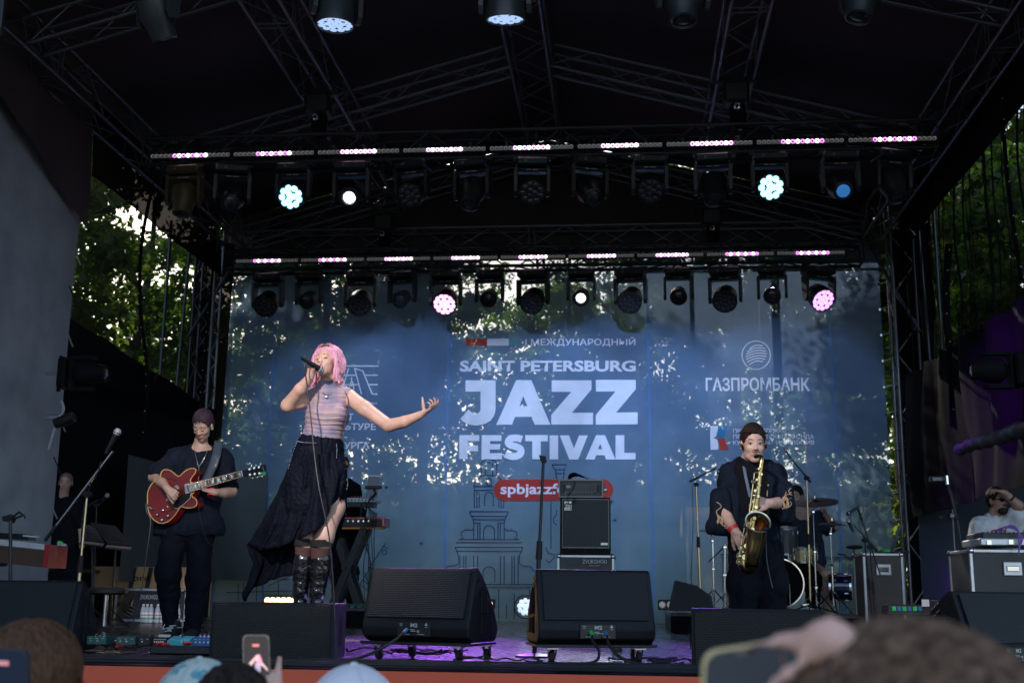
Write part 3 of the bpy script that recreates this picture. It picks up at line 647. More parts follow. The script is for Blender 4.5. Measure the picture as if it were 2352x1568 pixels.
from mathutils.geometry import tessellate_polygon
def ink(polys, m, name='lettering', k=1, S=lambda x, y: (x, y)):
    """flat print: each entry is an outline or (outline, hole)"""
    g = G()
    for q in polys:
        loops = q if isinstance(q, tuple) else (q,)
        L = [[bp(*S(*p), k) for p in l] for l in loops]; T = tessellate_polygon(L); g.add([p for l in L for p in l], [tuple(t) for t in T])
    return g.build(name, m, bn, world=True)
def band(pts, wpx, k, S):
    """outline of a stroke"""
    P = [Vector(S(*p)) for p in pts]; a = []; b = []
    for i, p in enumerate(P):
        d = (P[min(i + 1, len(P) - 1)] - P[max(i - 1, 0)]).normalized(); n = Vector((-d.y, d.x)) * wpx / 2; a.append(p + n); b.append(p - n)
    return a, b
def strokes(lines, w, m, name='line_drawing', k=0, S=lambda x, y: (x, y)):
    g = G()
    for l in lines:
        a, b = band(l, w, k, S); g.add([bp(p.x, p.y, k) for p in a + b], [(i, i + 1, len(a) + i + 1, len(a) + i) for i in range(len(a) - 1)])
    return g.build(name, m, bn, world=True)
SB = lambda x, y: (1010.6 + x * .2109, 753.4 + y * .2109)
ink([[(278, 117), (515, 117), (515, 193), (278, 193)]], M_bred, 'colour_bar', 1, SB); ink([[(515, 117), (750, 117), (750, 193), (515, 193)]], M_bwh, 'colour_bar', 1, SB); ink([[(750, 117), (848, 117), (848, 193), (750, 193)]], M_bteal, 'colour_bar', 1, SB)
J = [(280, 570), (607, 570), (607, 870), (602, 920), (585, 965), (550, 1010), (500, 1040), (450, 1055), (400, 1060), (340, 1055), (290, 1038), (250, 1015), (222, 990), (312, 887), (345, 917), (375, 932), (405, 934), (430, 920), (441, 895), (443, 870), (443, 692), (280, 692)]
A1 = ([(830, 568), (995, 568), (1203, 1052), (1032, 1052), (1000, 967), (818, 967), (785, 1052), (615, 1052)], [(908, 740), (952, 850), (866, 850)])
Z1 = [(1218, 570), (1650, 570), (1650, 668), (1438, 922), (1667, 922), (1667, 1050), (1212, 1050), (1212, 948), (1430, 695), (1218, 695)]
Z2 = [(1697, 565), (2132, 565), (2132, 665), (1918, 920), (2152, 918), (2152, 1047), (1697, 1052), (1697, 948), (1912, 690), (1700, 692)]
for q in (J, A1, Z1, Z2): ink([q], M_bwh, 'letter', 1, SB)
for q in ([(215, 1165), (430, 1165), (430, 1230), (305, 1230), (305, 1277), (415, 1277), (415, 1340), (303, 1340), (303, 1425), (210, 1425)],
          [(455, 1165), (670, 1165), (670, 1230), (547, 1230), (547, 1263), (655, 1263), (655, 1322), (545, 1322), (545, 1362), (675, 1362), (675, 1427), (453, 1427)],
          [(930, 1165), (1175, 1165), (1175, 1232), (1098, 1232), (1098, 1428), (1005, 1428), (1005, 1232), (930, 1232)],
          [(1195, 1168), (1287, 1168), (1287, 1428), (1195, 1428)], [(1305, 1168), (1405, 1168), (1460, 1310), (1515, 1168), (1610, 1168), (1505, 1430), (1410, 1430)],
          ([(1700, 1166), (1798, 1166), (1910, 1430), (1810, 1430), (1792, 1383), (1700, 1383), (1683, 1430), (1585, 1430)], [(1745, 1258), (1768, 1318), (1720, 1318)]),
          [(1912, 1166), (2007, 1166), (2007, 1358), (2130, 1358), (2130, 1430), (1912, 1430)]): ink([q], M_bwh, 'letter', 1, SB)
Sp = [tuple(p)[:2] for p in curve([(893, 1212, 0), (840, 1196, 0), (775, 1204, 0), (744, 1240, 0), (768, 1274, 0), (830, 1290, 0), (878, 1318, 0), (880, 1362, 0), (838, 1392, 0), (775, 1396, 0), (712, 1372, 0)], 5)]
strokes([Sp], 76 * .2109, M_bwh, 'letter', 1, SB)
def btext(body, x0, x1, yb, h, m, off=0.0, k=1, y1=None): return lettering(body, bp(x0, yb, k), bp(x1, yb if y1 is None else y1, k), h / 151.0, m, bn, off)
btext('SAINT PETERSBURG', *[SB(217, 0)[0], SB(2132, 0)[0]], SB(0, 468)[1], 25, M_bwh, 0.035)
btext('I МЕЖДУНАРОДНЫЙ', SB(930, 0)[0], SB(2128, 0)[0], SB(0, 188)[1], 15, M_bwh, 0.010)
btext('ГАЗПРОМБАНК', 1621, 1860, 897, 29, M_bwh, 0.022)
btext('ПРИ ПОДДЕРЖКЕ', 1684, 1804, 994, 9.5, M_bwh, 0.005); btext('ПРЕЗИДЕНТСКОГО ФОНДА', 1684, 1869, 1007.5, 9.5, M_bwh, 0.005); btext('КУЛЬТУРНЫХ ИНИЦИАТИВ', 1684, 1870, 1021, 9.5, M_bwh, 0.005)
for s, y, x1 in (('КОМИТЕТ', 964.7, 812), ('ПО КУЛЬТУРЕ', 986.9, 864), ('САНКТ-', 1008.5, 798), ('ПЕТЕРБУРГА', 1030, 849)): btext(s, 704, x1, y, 15, M_bwh, 0.02)
# pill
pl = [(1384 + 24.5 * math.cos(a), 1124.5 + 24.7 * math.sin(a)) for a in [(-90 + 15 * i) * math.pi / 180 for i in range(13)]] + [(1158.5 + 24.5 * math.cos(a), 1124.5 + 24.7 * math.sin(a)) for a in [(90 + 15 * i) * math.pi / 180 for i in range(13)]]
ink([pl], M_bred, 'address_pill', 1); btext('spbjazzfest.ru', 1150, 1374, 1133.5, 24, M_bwh, 0.02, 2)
# bank emblem
c0 = (1736.6, 815.8); circ = lambda r, n=40, a0=0, a1=6.2832: [(c0[0] + r * math.cos(a0 + (a1 - a0) * i / n), c0[1] + r * math.sin(a0 + (a1 - a0) * i / n)) for i in range(n + 1)]
L = [circ(32.5)]
for i in range(7):
    yy = -18 + 6 * i; hw = math.sqrt(max(0, 24 ** 2 - yy ** 2)); L.append([(c0[0] - hw + 2 * hw * t / 10, c0[1] + yy - 5 * math.sin(math.pi * t / 10) + 4 - (t / 10) * 7) for t in range(11)])
strokes(L, 1.8, M_bwh, 'emblem')
# letter K emblem
SK = lambda x, y: (1628.7 + x * .2344, 978 + (y - 98) * .2344)
ink([[(0, 98), (85, 98), (85, 150), (75, 200), (40, 215), (80, 235), (90, 280), (88, 330), (15, 332), (10, 200), (12, 110)]], M_bwh, 'emblem', 1, SK)
ink([[(92, 98), (178, 98), (150, 205), (62, 205), (78, 160)]], M_bcy, 'emblem', 1, SK); ink([[(70, 222), (150, 220), (195, 332), (110, 332), (92, 260)]], M_bred, 'emblem', 1, SK)
# left emblem with drawbridge
SL = lambda x, y: (551.25 + .2109 * x, 771.75 + .2109 * y)
L = [[(725, 327), (1510, 327)], [(725, 427), (1258, 427)], [(1368, 427), (1505, 427)], [(725, 529), (1155, 529)], [(1410, 529), (1502, 529)], [(1250, 352), (1340, 380), (1442, 632), (1498, 632)], [(1250, 352), (1325, 632), (1240, 632), (1240, 560), (1240, 530), (1217, 490), (1217, 450)], [(1195, 632), (1195, 540), (1217, 490)],
     [(725, 732), (1495, 732)], [(725, 630), (1000, 630)], [(1155, 632), (1100, 632), (1185, 352), (1090, 380), (990, 632), (930, 632)], [(1158, 529), (1290, 529)]]
strokes(L, 2.6, M_bwh, 'emblem', 0, SL)
# navy line drawings
SC = lambda x, y: (780.9 + x * .3556, 1010.6 + y * .3556)
def sym(ls, c): return ls + [[(2 * c - x, y) for x, y in l] for l in ls]
arch = lambda cx, w, yb, yt, n=8: [(cx - w, yb)] + [(cx - w * math.cos(math.pi * i / n), yt + w * (1 - math.sin(math.pi * i / n))) for i in range(n + 1)] + [(cx + w, yb)]
cx = 963
T = sym([[(912, 228), (912, 150), (925, 132), (945, 122), (963, 122)], [(940, 228), (940, 145), (963, 145)], [(905, 228), (963, 228)], [(865, 298), (875, 262), (905, 238), (905, 228)], [(865, 298), (963, 298)], [(868, 322), (963, 322)], [(865, 298), (868, 322), (868, 430)], [(885, 322), (885, 430)], [(865, 432), (900, 432), (900, 322)],
         [(838, 460), (963, 460)], [(850, 490), (963, 490)], [(862, 512), (963, 512)], [(838, 460), (850, 490), (862, 512), (862, 535)], [(865, 540), (865, 640)], [(890, 540), (890, 640)], [(905, 540), (905, 640)], [(862, 535), (910, 535)], [(862, 570), (850, 582), (815, 577), (785, 592), (782, 615), (800, 630), (775, 640)],
         [(765, 640), (963, 640)], [(750, 660), (963, 660)], [(743, 690), (963, 690)], [(755, 715), (963, 715)], [(743, 690), (755, 715), (765, 740)], [(775, 745), (775, 930)], [(800, 745), (800, 930)], [(815, 745), (815, 930)], [(765, 740), (768, 795), (735, 812), (700, 812), (680, 828), (676, 850)], [(865, 745), (865, 930)], [(890, 745), (890, 930)],
         [(680, 930), (963, 930)], [(690, 950), (963, 950)], [(900, 960), (900, 1150)], [(850, 1060), (850, 1150)], [(800, 990), (800, 1150)], [(750, 990), (750, 1150)], [(700, 960), (700, 1150)], [(720, 1010), (780, 1010)], [(925, 1040), (963, 1040)]], cx)
T += [arch(963, 28, 425, 335), arch(963, 35, 645, 550), arch(963, 38, 915, 815), [(950, 0), (945, 60), (955, 122)], [(966, 20), (972, 122)], [(943, 270), (950, 250), (963, 244), (976, 250), (983, 270), (976, 288), (963, 294), (950, 288), (943, 270)]]
strokes(T, 1.7, M_bnav, 'line_drawing', 0, SC)
T = [[(1370, 158), (1465, 158), (1448, 190), (1388, 190), (1370, 158)], [(1395, 192), (1395, 215), (1400, 250)], [(1448, 192), (1448, 215), (1442, 250)], [(1395, 215), (1448, 215)], [(1363, 395), (1363, 700)], [(1400, 450), (1398, 480), (1380, 500), (1380, 530), (1400, 548)], [(1330, 690), (1345, 730), (1390, 738), (1380, 760), (1350, 790), (1330, 770)]]
strokes(T, 1.7, M_bnav, 'line_drawing', 0, SC)
T = [[(x - 13, y), (x + 13, y)] for x, y in ((300, 303), (525, 666), (1755, 397), (1775, 515), (790, 20))] + [[(x, y - 13), (x, y + 13)] for x, y in ((300, 303), (525, 666), (1755, 397), (1775, 515), (790, 20))]
T += [[(185, 830), (295, 665)], [(280, 680), (312, 700)]] + [[(288 + 15 * math.cos(a), 722 + 15 * math.sin(a)) for a in [i * .63 for i in range(11)]]] + [[(110, 960), (205, 812)], [(185, 815), (265, 855)], [(140, 900), (200, 935)], [(160, 850), (175, 900), (215, 960)], [(130, 930), (195, 980)]]
strokes(T, 1.6, M_bnav, 'line_drawing', 0, SC)
# colonnade outlines, right
def blocks(x0, x1, y0, y1, seed):
    r = random.Random(seed); L = [[(x0, y), (x1, y)] for y in (y0, y0 + 12, y0 + 30)]; x = x0 + 8
    while x < x1 - 30:
        w = r.choice((34, 46, 58)); yy = y0 + 30
        L += [[(x, yy), (x + w, yy), (x + w, yy + 16), (x, yy + 16), (x, yy)], [(x + 6, yy + 16), (x + 6, y1)], [(x + w - 6, yy + 16), (x + w - 6, y1)]]
        q = yy + 60
        while q < y1 - 20: hh = r.choice((26, 36, 60)); L.append([(x + w + 5, q), (x + w + 28, q), (x + w + 28, q + hh), (x + w + 5, q + hh), (x + w + 5, q)]); q += hh + 14
        x += w + 34
    return L
strokes(blocks(1450, 1700, 725, 1130, 1), 1.6, M_bnav, 'line_drawing', 0, SC)
strokes(blocks(0, 520, 0, 700, 3), 1.3, M_bnav, 'line_drawing', 0, lambda x, y: (1865 + x * .32, 1278 + y * .2))
strokes(blocks(0, 440, 0, 600, 4), 1.3, M_bnav, 'line_drawing', 0, lambda x, y: (1655 + x * .32, 1272 + y * .22))
# left light-tower outline
SQ = lambda x, y: (312.4 + x * .1933, 918.75 + y * .1933)
T = [[(1490, 920), (1465, 970), (1480, 1060), (1460, 1120), (1430, 1180), (1580, 1180), (1555, 1120), (1545, 1040), (1560, 970), (1530, 975), (1500, 930)], [(1460, 1120), (1555, 1120)], [(1440, 1180), (1435, 1230), (1420, 1260), (1415, 1320), (1425, 1350), (1560, 1350), (1562, 1250), (1435, 1250)], [(1418, 1320), (1560, 1320)], [(1435, 1350), (1440, 1900)], [(1550, 1350), (1545, 1900)], [(1435, 1230), (1565, 1230)]]
strokes(T, 1.6, M_bnav, 'line_drawing', 0, SQ)
strokes([[(548, 1340), (548, 1410)], [(560, 1335), (560, 1410)], [(590, 1330), (590, 1410)], [(605, 1330), (605, 1410)], [(640, 1335), (640, 1410)], [(520, 1330), (665, 1330)], [(520, 1360), (700, 1355)], [(615, 1345), (675, 1318)]], 1.6, M_bnav, 'line_drawing')
# welded seams (paler) between the strips of the banner
for (a, b) in (((637, 640), (602, 1420)), ((1034, 640), (1018, 1420)), ((1486, 640), (1501, 1420)), ((1900, 640), (1940, 1420)), ((541, 640), (487, 1420))): strokes([[a, b]], 6.5, M_bseam, 'seam')
# frame tubes standing behind the banner
bf = thing('backdrop_scaffold', 'upright tubes standing behind the blue banner', 'frame', (0, 11.95, -1.1))
for x in (-3.6, -1.9, 0.35, 2.1, 3.38): G().box((x, 11.95, 2.5), (0.11 if x in (-3.6, 3.38) else 0.05, 0.07, 7.0), bev=.01).build('upright', M_btruss, bf, world=True)
for z in (0.35, 2.9, 5.6): rod('rail', (-5.1, 12.0, z), (5.1, 12.0, z), 0.02, M_btruss, bf)
# eyelets and rope down the right edge
rp = thing('banner_lacing', 'rope ties along the right edge of the banner', 'rope', (5.13, BY, 0))
for i in range(14): rod('rope_tie', (5.11, BY - .02, 0.3 + i * .4), (5.3, BY - .05, 0.36 + i * .4), 0.008, mat('rope', (0.4, 0.4, 0.38), 0.8), rp)
for i in range(14): G().box((5.1, BY - 0.03, 0.3 + .4 * i), (0.04, 0.008, 0.04), bev=.004).build('eyelet', M_chrome, rp, world=True)
# ================================================================ LAMPS AND LED BARS
M_body = mat('lamp_housing', (0.009, 0.0095, 0.011), 0.45, bump=0.15, bscale=200)
M_lens0 = mat('dark_lens', (0.03, 0.03, 0.035), 0.08, coat=1.0)
M_ylw = mat('ochre_housing', (0.06, 0.042, 0.012), 0.5)
def emis(name, c, s, base=(0.5, 0.5, 0.5)): return mat(name, base, 0.3, var=0, emit=c, estr=s)
E_pink = emis('led_pink', (1.0, 0.34, 0.90), 3.2); E_white = emis('led_white', (1.0, 0.97, 0.95), 4.0); E_mag = emis('led_magenta', (0.95, 0.22, 0.9), 2.0)
E_cyan = emis('led_cyan', (0.25, 0.75, 1.0), 1.5); E_vio = emis('led_violet', (0.72, 0.30, 1.0), 1.0); E_pk2 = emis('led_rose', (0.95, 0.38, 0.90), 1.1)
E_cool = emis('led_cool', (0.42, 0.60, 1.0), 0.45); E_hot = emis('arc_white', (0.85, 1.0, 0.97), 2.0); E_warm = emis('tungsten', (1.0, 0.62, 0.28), 1.6); E_bluerefl = emis('lens_blue_reflection', (0.05, 0.25, 0.7), 0.25, (.02, .03, .05))  # blue lens: a reflection put in as a faint emission
M_ledfaint = mat('led_faint_glow', (0.6, 0.59, 0.57), 0.15, coat=0.6, emit=(.9, .85, .85), estr=.055)  # unlit lenses: a weak emission stands in for the light they reflect
M_print = mat('white_print', (0.55, 0.55, 0.55), 0.6, var=0)

def share(o, m):
    """the object's own material on a shared mesh"""
    o.material_slots[0].link = 'OBJECT'; o.material_slots[0].material = m; return o
_ledm = [None]
def led_bar(x0, x1, y, z, lit, label, grp, tone=0):
    t = thing('led_bar', label, 'light bar', ((x0 + x1) / 2, y, z), group=grp)
    L = x1 - x0 - 0.03
    G().box((0, 0, 0), (L, 0.075, 0.068), bev=0.006).build('housing', M_body, t)
    G().box((0, -0.039, 0), (L - 0.03, 0.004, 0.052)).build('front_strip', mat('led_strip_grey', (0.16, 0.15, 0.15), 0.4), t)
    for k in range(18):
        if _ledm[0] is None: o = G().lathe([(0.0, -0.008), (0.012, -0.007), (0.0225, 0.0), (0.0225, 0.004)], R=Matrix.Rotation(rad(90), 3, 'X'), n=12).build('led_lens', M_ledfaint, t, smooth=True); _ledm[0] = o.data
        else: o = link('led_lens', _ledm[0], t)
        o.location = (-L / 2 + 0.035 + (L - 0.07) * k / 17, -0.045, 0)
        m = M_ledfaint
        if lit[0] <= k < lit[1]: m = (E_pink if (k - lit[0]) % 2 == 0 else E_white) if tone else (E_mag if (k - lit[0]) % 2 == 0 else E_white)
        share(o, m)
    for s in (-.3, .3): G().box((s * L, 0.03, 0.06), (0.03, 0.05, 0.08)).build('bracket', M_btruss, t)
o13 = ['leftmost', 'second', 'third', 'fourth', 'fifth', 'sixth', 'middle', 'eighth', 'ninth', 'tenth', 'eleventh', 'twelfth', 'rightmost']
ordn = ['leftmost', 'second', 'third', 'fourth', 'middle', 'sixth', 'seventh', 'eighth', 'rightmost']
for i in range(9):
    led_bar(-4.5 + 1.032 * i, -4.5 + 1.032 * (i + 1), 6.70, 5.52, (5, 13 if i < 6 else 14), f'{ordn[i]} of the nine LED bars in the row on the middle lighting truss', 'LED bars on the middle truss', 1 if 1 < i < 7 else 0)
    led_bar(-4.78 + 1.029 * i, -4.78 + 1.029 * (i + 1), 10.80, 5.375, (5, 13 if i < 6 else 14), f'{ordn[i]} of the nine LED bars in the row just above the banner', 'LED bars above the banner', 1 if 1 < i < 7 else 0)

_cell = [None]
def cells(parent, pos, r, m, off):
    for (x, z) in pos:
        if _cell[0] is None: o = G().lathe([(0.0, 0.35), (0.5, 0.28), (0.9, 0.0), (0.9, -0.1)], n=12).build('lens_cell', M_lens0, parent, smooth=True); _cell[0] = o.data
        else: o = link('lens_cell', _cell[0], parent)
        o.matrix_basis = Matrix.Translation((x, z, off)) @ Matrix.Diagonal((r, r, r * .6, 1)); share(o, m)
def hexpos(n, R):
    if n == 12: P = [(0.24 * math.cos(a), 0.24 * math.sin(a)) for a in (0.5, 2.6, 4.7)] + [(0.74 * math.cos(a), 0.74 * math.sin(a)) for a in [i * 2 * math.pi / 9 + .2 for i in range(9)]]
    else: P = [(0, 0)] + [(0.42 * math.cos(a), 0.42 * math.sin(a)) for a in [i * math.pi / 3 for i in range(6)]] + [(0.82 * math.cos(a), 0.82 * math.sin(a)) for a in [i * math.pi / 6 + .26 for i in range(12)]]
    return [(x * R, z * R) for x, z in P]
def moving_head(label, loc, kind='wash', n=19, lit=None, tilt=35, pan=0, s=1.0, grp=None, body=None, flip=False, lamp_text=True, rot=None):
    """hangs from loc; tilt = angle of the beam below horizontal, towards the audience"""
    B = body or M_body
    t = thing('moving_head', label, 'stage light', loc, rad(pan), group=grp, rot=rot); t.scale = (s, s, s)
    G().box((0, 0, -0.055), (0.40, 0.27, 0.11), bev=0.025).box((0, 0, 0.015), (0.46, 0.05, 0.03)).build('base', B, t)
    g = G(); g.box((0, 0, -0.145), (0.40, 0.15, 0.05), bev=0.02)
    for sg in (-1, 1): g.prism([(sg * 0.20, -0.07, -0.13), (sg * 0.20, 0.07, -0.13), (sg * 0.20, 0.055, -0.42), (sg * 0.20, 0.02, -0.47), (sg * 0.20, -0.02, -0.47), (sg * 0.20, -0.055, -0.42)], (-0.02, 0, 0), (0.02, 0, 0))
    g.build('yoke', B, t)
    if lamp_text:
        lx = link('maker_plate', _plate(), t); lx.location = (0, -0.0755, -0.15)
        G().box((-0.08, -0.137, -0.055), (0.03, 0.004, 0.03)).build('control_knob', M_print if False else mat('knob_grey', (0.12, 0.12, 0.13), 0.4), t)
    R = Matrix.Rotation(rad(90 + tilt), 4, 'X')   # local z of head = beam
    hd = None
    if kind == 'wash': g = G().lathe([(0.02, -0.17), (0.09, -0.165), (0.135, -0.12), (0.155, -0.04), (0.16, 0.06), (0.165, 0.10), (0.165, 0.125), (0.150, 0.128), (0.147, 0.112), (0.0, 0.112)], n=28); fr = 0.148; fo = 0.114
    elif kind == 'small': g = G().lathe([(0.02, -0.14), (0.08, -0.135), (0.115, -0.09), (0.12, 0.03), (0.128, 0.09), (0.128, 0.115), (0.085, 0.12), (0.08, 0.10), (0.0, 0.10)], n=24); fr = 0.08; fo = 0.102
    else: g = G().lathe([(0.02, -0.20), (0.10, -0.195), (0.15, -0.14), (0.155, 0.0), (0.12, 0.10), (0.11, 0.20), (0.095, 0.21), (0.085, 0.19), (0.0, 0.19)], n=24); fr = 0.085; fo = 0.192
    hd = g.build('head', B, t, smooth=True, sharp=rad(30)); hd.matrix_basis = Matrix.Translation((0, 0, -0.40)) @ R.copy() @ Matrix.Rotation(math.pi, 4, 'X') @ Matrix.Identity(4)
    # beam direction check: local +z must point to -Y and down
    d = (hd.matrix_basis.to_3x3() @ Vector((0, 0, 1)))
    want = Vector((0, -math.cos(rad(tilt)), -math.sin(rad(tilt))))
    hd.matrix_basis = Matrix.Translation((0, 0, -0.40)) @ want.to_track_quat('Z', 'X').to_matrix().to_4x4()
    for a in range(6 if kind != 'small' else 0):
        pass
    if kind == 'wash': cells(hd, hexpos(n, fr), fr * (0.30 if n == 12 else 0.235), lit or M_lens0, fo)
    else: cells(hd, [(0, 0)], fr, lit or M_lens0, fo)
    return t
_pm = []
def _plate():
    if not _pm:
        g = G(); [g.box((-0.06 + 0.018 * i, 0, 0), (0.012, 0.003, 0.010)) for i in range(8) if i != 3]; o = g.build('maker_plate', M_print); _pm.append(o.data); bpy.data.objects.remove(o)
    return _pm[0]

rear = [(618, 'wash', None), (712, 'small', None), (830, 'wash', None), (925, 'small', None), (1025, 'wash', E_pk2), (1125, 'small', None), (1225, 'wash', None), (1335, 'small', E_hot), (1448, 'wash', None), (1558, 'small', None), (1665, 'wash', None), (1773, 'small', None), (1880, 'wash', E_vio)]
for i, (px, k, lit) in enumerate(rear):
    p = at(px, 640, 10.85)
    w = 'large' if k == 'wash' else 'small'
    lb = {4: 'large moving head glowing pink in the row above the banner', 7: 'small moving head with one white lit lens above the banner', 12: 'large moving head glowing violet at the right end of the banner row'}.get(i, f'unlit {w} black moving head, {o13[i]} of thirteen in the row above the banner')
    moving_head(lb, (p.x, 10.85, 5.18), k if k == 'wash' else 'small', 19, lit, 38 if k == 'wash' else 30, (22 if i == 12 else random.uniform(-12, 8)), 1.12 if k == 'wash' else 1.0, 'moving heads in the row above the banner')
front = [(425, 'spot', 0, None, 80), (535, 'spot', 0, None, 35), (675, 'wash', 12, E_cyan, 25), (808, 'small', 0, E_hot, 30), (948, 'wash', 12, None, 35), (1085, 'spot', 0, None, 60), (1222, 'wash', 12, None, 35), (1353, 'spot', 0, None, 40), (1492, 'wash', 12, None, 38), (1638, 'spot', 0, None, 60), (1768, 'wash', 12, E_cyan, 25), (1930, 'spot', 0, E_bluerefl, 35), (2050, 'spot', 0, None, 65)]
for i, (px, k, n, lit, tl) in enumerate(front):
    p = at(px, 420, 6.75)
    lb = {0: 'ochre backed moving head at the left end of the middle lighting truss', 2: 'moving head with twelve cyan lit lenses on the left of the middle truss', 3: 'small moving head with one bright white lens on the middle truss', 10: 'moving head with twelve cyan lit lenses on the right of the middle truss', 11: 'moving head with faint blue lens reflection near the right end of the middle truss'}.get(i, f'unlit black moving head, {o13[i]} of thirteen on the middle lighting truss')
    moving_head(lb, (p.x, 6.75, 5.40), k, n, lit, tl, 0 if lit else random.uniform(-20, 20), 1.0 if k != 'wash' else 0.96, 'moving heads on the middle truss', M_ylw if i == 0 else None)
# lamps of the front row, seen from below
for px, py, k, lit, tl, pan, lb in [(370, -60, 'spot', None, 62, 150, 'unlit angular moving head near the top left of the roof, turned away'), (776, -72, 'wash', E_cool, 92, 35, 'large moving head with a cool white lit face tilted to the right, top centre left'),
                              (1162, -88, 'wash', E_cool, 100, 0, 'large moving head shining cool white straight down at the top centre'), (1566, -100, 'spot', None, 80, 10, 'unlit moving head at the top edge right of the roof ridge'), (1975, -110, 'spot', None, 75, -60, 'unlit moving head at the top edge farthest to the right'), (-45, -40, 'wash', E_cool, 50, 20, 'moving head with a cool white face cut by the left top corner')]:
    p = at(px, py, 2.6); moving_head(lb, p, k, 19, lit, tl, pan, 1.0, 'moving heads of the front row', mat('grey_housing', (0.03, 0.034, 0.038), 0.4), lamp_text=False)
# side lamps lying on their side on the towers
for (p, rz, lb) in [(at(140, 858, 5.0), 1, 'black moving head mounted sideways at the edge of the left tarpaulin'), (at(2350, 850, 5.0), -1, 'black moving head mounted sideways on the dark cloth at the right')]:
    t = moving_head(lb, p, 'spot', 0, None, 88, 0, 0.80, 'moving heads mounted sideways', mat('matt_housing', (.006, .006, .007), .7, spec=.1), rot=(0, rad(-90 * rz), 0), lamp_text=False)
    if rz == 1: lettering('LIGHT SKY', p + Vector((0.12, -0.16, 0.14)), p + Vector((0.12, -0.16, -0.14)), 0.035, M_print, t)
    G().cyl((0, 0, 0), (0, 0, 0.2), 0.025).build('clamp', M_chrome, t)
t = thing('clamp_light', 'small lamp on a silver clamp under the left sideways moving head', 'stage light', at(148, 965, 5.0))
G().lathe([(0.05, -.1), (0.06, -.02), (0.055, 0.1), (0.05, 0.1), (0, 0.08)], R=Matrix.Rotation(rad(70), 3, 'Y')).build('head', M_body, t, smooth=True)
G().tube(curve([(-0.05, 0, 0.2), (-0.02, 0, 0.1), (-0.08, 0, -0.02), (-0.14, 0, -0.3)]), 0.015).build('cable', mat('grey_cable', (0.35, 0.35, 0.36), 0.5), t)
G().box((-0.1, 0, 0.03), (0.14, 0.06, 0.06), bev=.015).cyl((-0.2, 0, 0.03), (0, 0, 0.03), 0.025).build('clamp', M_chrome, t)

def boxpx(g, x0, y0, x1, y1, Y, depth, bev=0.0):
    a = at(x0, y1, Y); b = at(x1, y0, Y); c = Vector(((a.x + b.x) / 2, Y + depth / 2, (a.z + b.z) / 2)); g.box(c, (abs(b.x - a.x), depth, abs(b.z - a.z)), bev=bev); return g

# blinders on the floor
for (x0, x1, yc, Y, n, lit, lb) in [(608, 682, 1378, 9.0, 6, E_warm, 'row of warm glowing lamps on the floor behind the singer'), (1112, 1136, 1386, 9.6, 1, E_warm, 'single warm lamp behind the left wheeled monitor'), (1512, 1548, 1388, 9.4, 2, M_ledfaint, 'pair of unlit lamps on the floor in front of the drum riser')]:
    p = at((x0 + x1) / 2, yc, Y); t = thing('blinder_light', lb, 'stage light', (p.x, Y, 0), group='floor lamps')
    boxpx(G(), x0, yc - 11, x1, yc + 12, Y, 0.12, 0.01).build('housing', M_body, t, world=True)
    for k in range(n):
        q = at(x0 + (x1 - x0) * (k + .5) / n, yc, Y); G().ell(q + Vector((0, -0.0, 0)), (0.042, 0.03, 0.042)).build('bulb', lit, t, world=True, smooth=True)
        if n == 6: q = at(x0 + (x1 - x0) * (k + .5) / n, yc + 15, Y); G().ell(q, (0.042, 0.03, 0.03)).build('bulb', lit, t, world=True, smooth=True)
t = thing('wash_light', 'round blue white floor lamp just left of the right wheeled monitor', 'stage light', at(1208, 1400, 5.0)); G().lathe([(0.02, -.1), (0.1, -.06), (0.11, 0.05), (0.1, 0.06), (0.0, 0.05)], (0, 0, 0.03), Matrix.Rotation(rad(90), 3, 'X')).build('head', M_body, t, smooth=True)
for q in hexpos(12, 0.08): G().ell((q[0], -0.05, q[1] + 0.03), 0.025, n=8, m=5).build('lens_cell', E_cool, t, smooth=True)
spot('warm_blinder_lamp', at(645, 1378, 8.9), (0.4, 0, 0.6), 25, (1, 0.6, 0.25), 110)

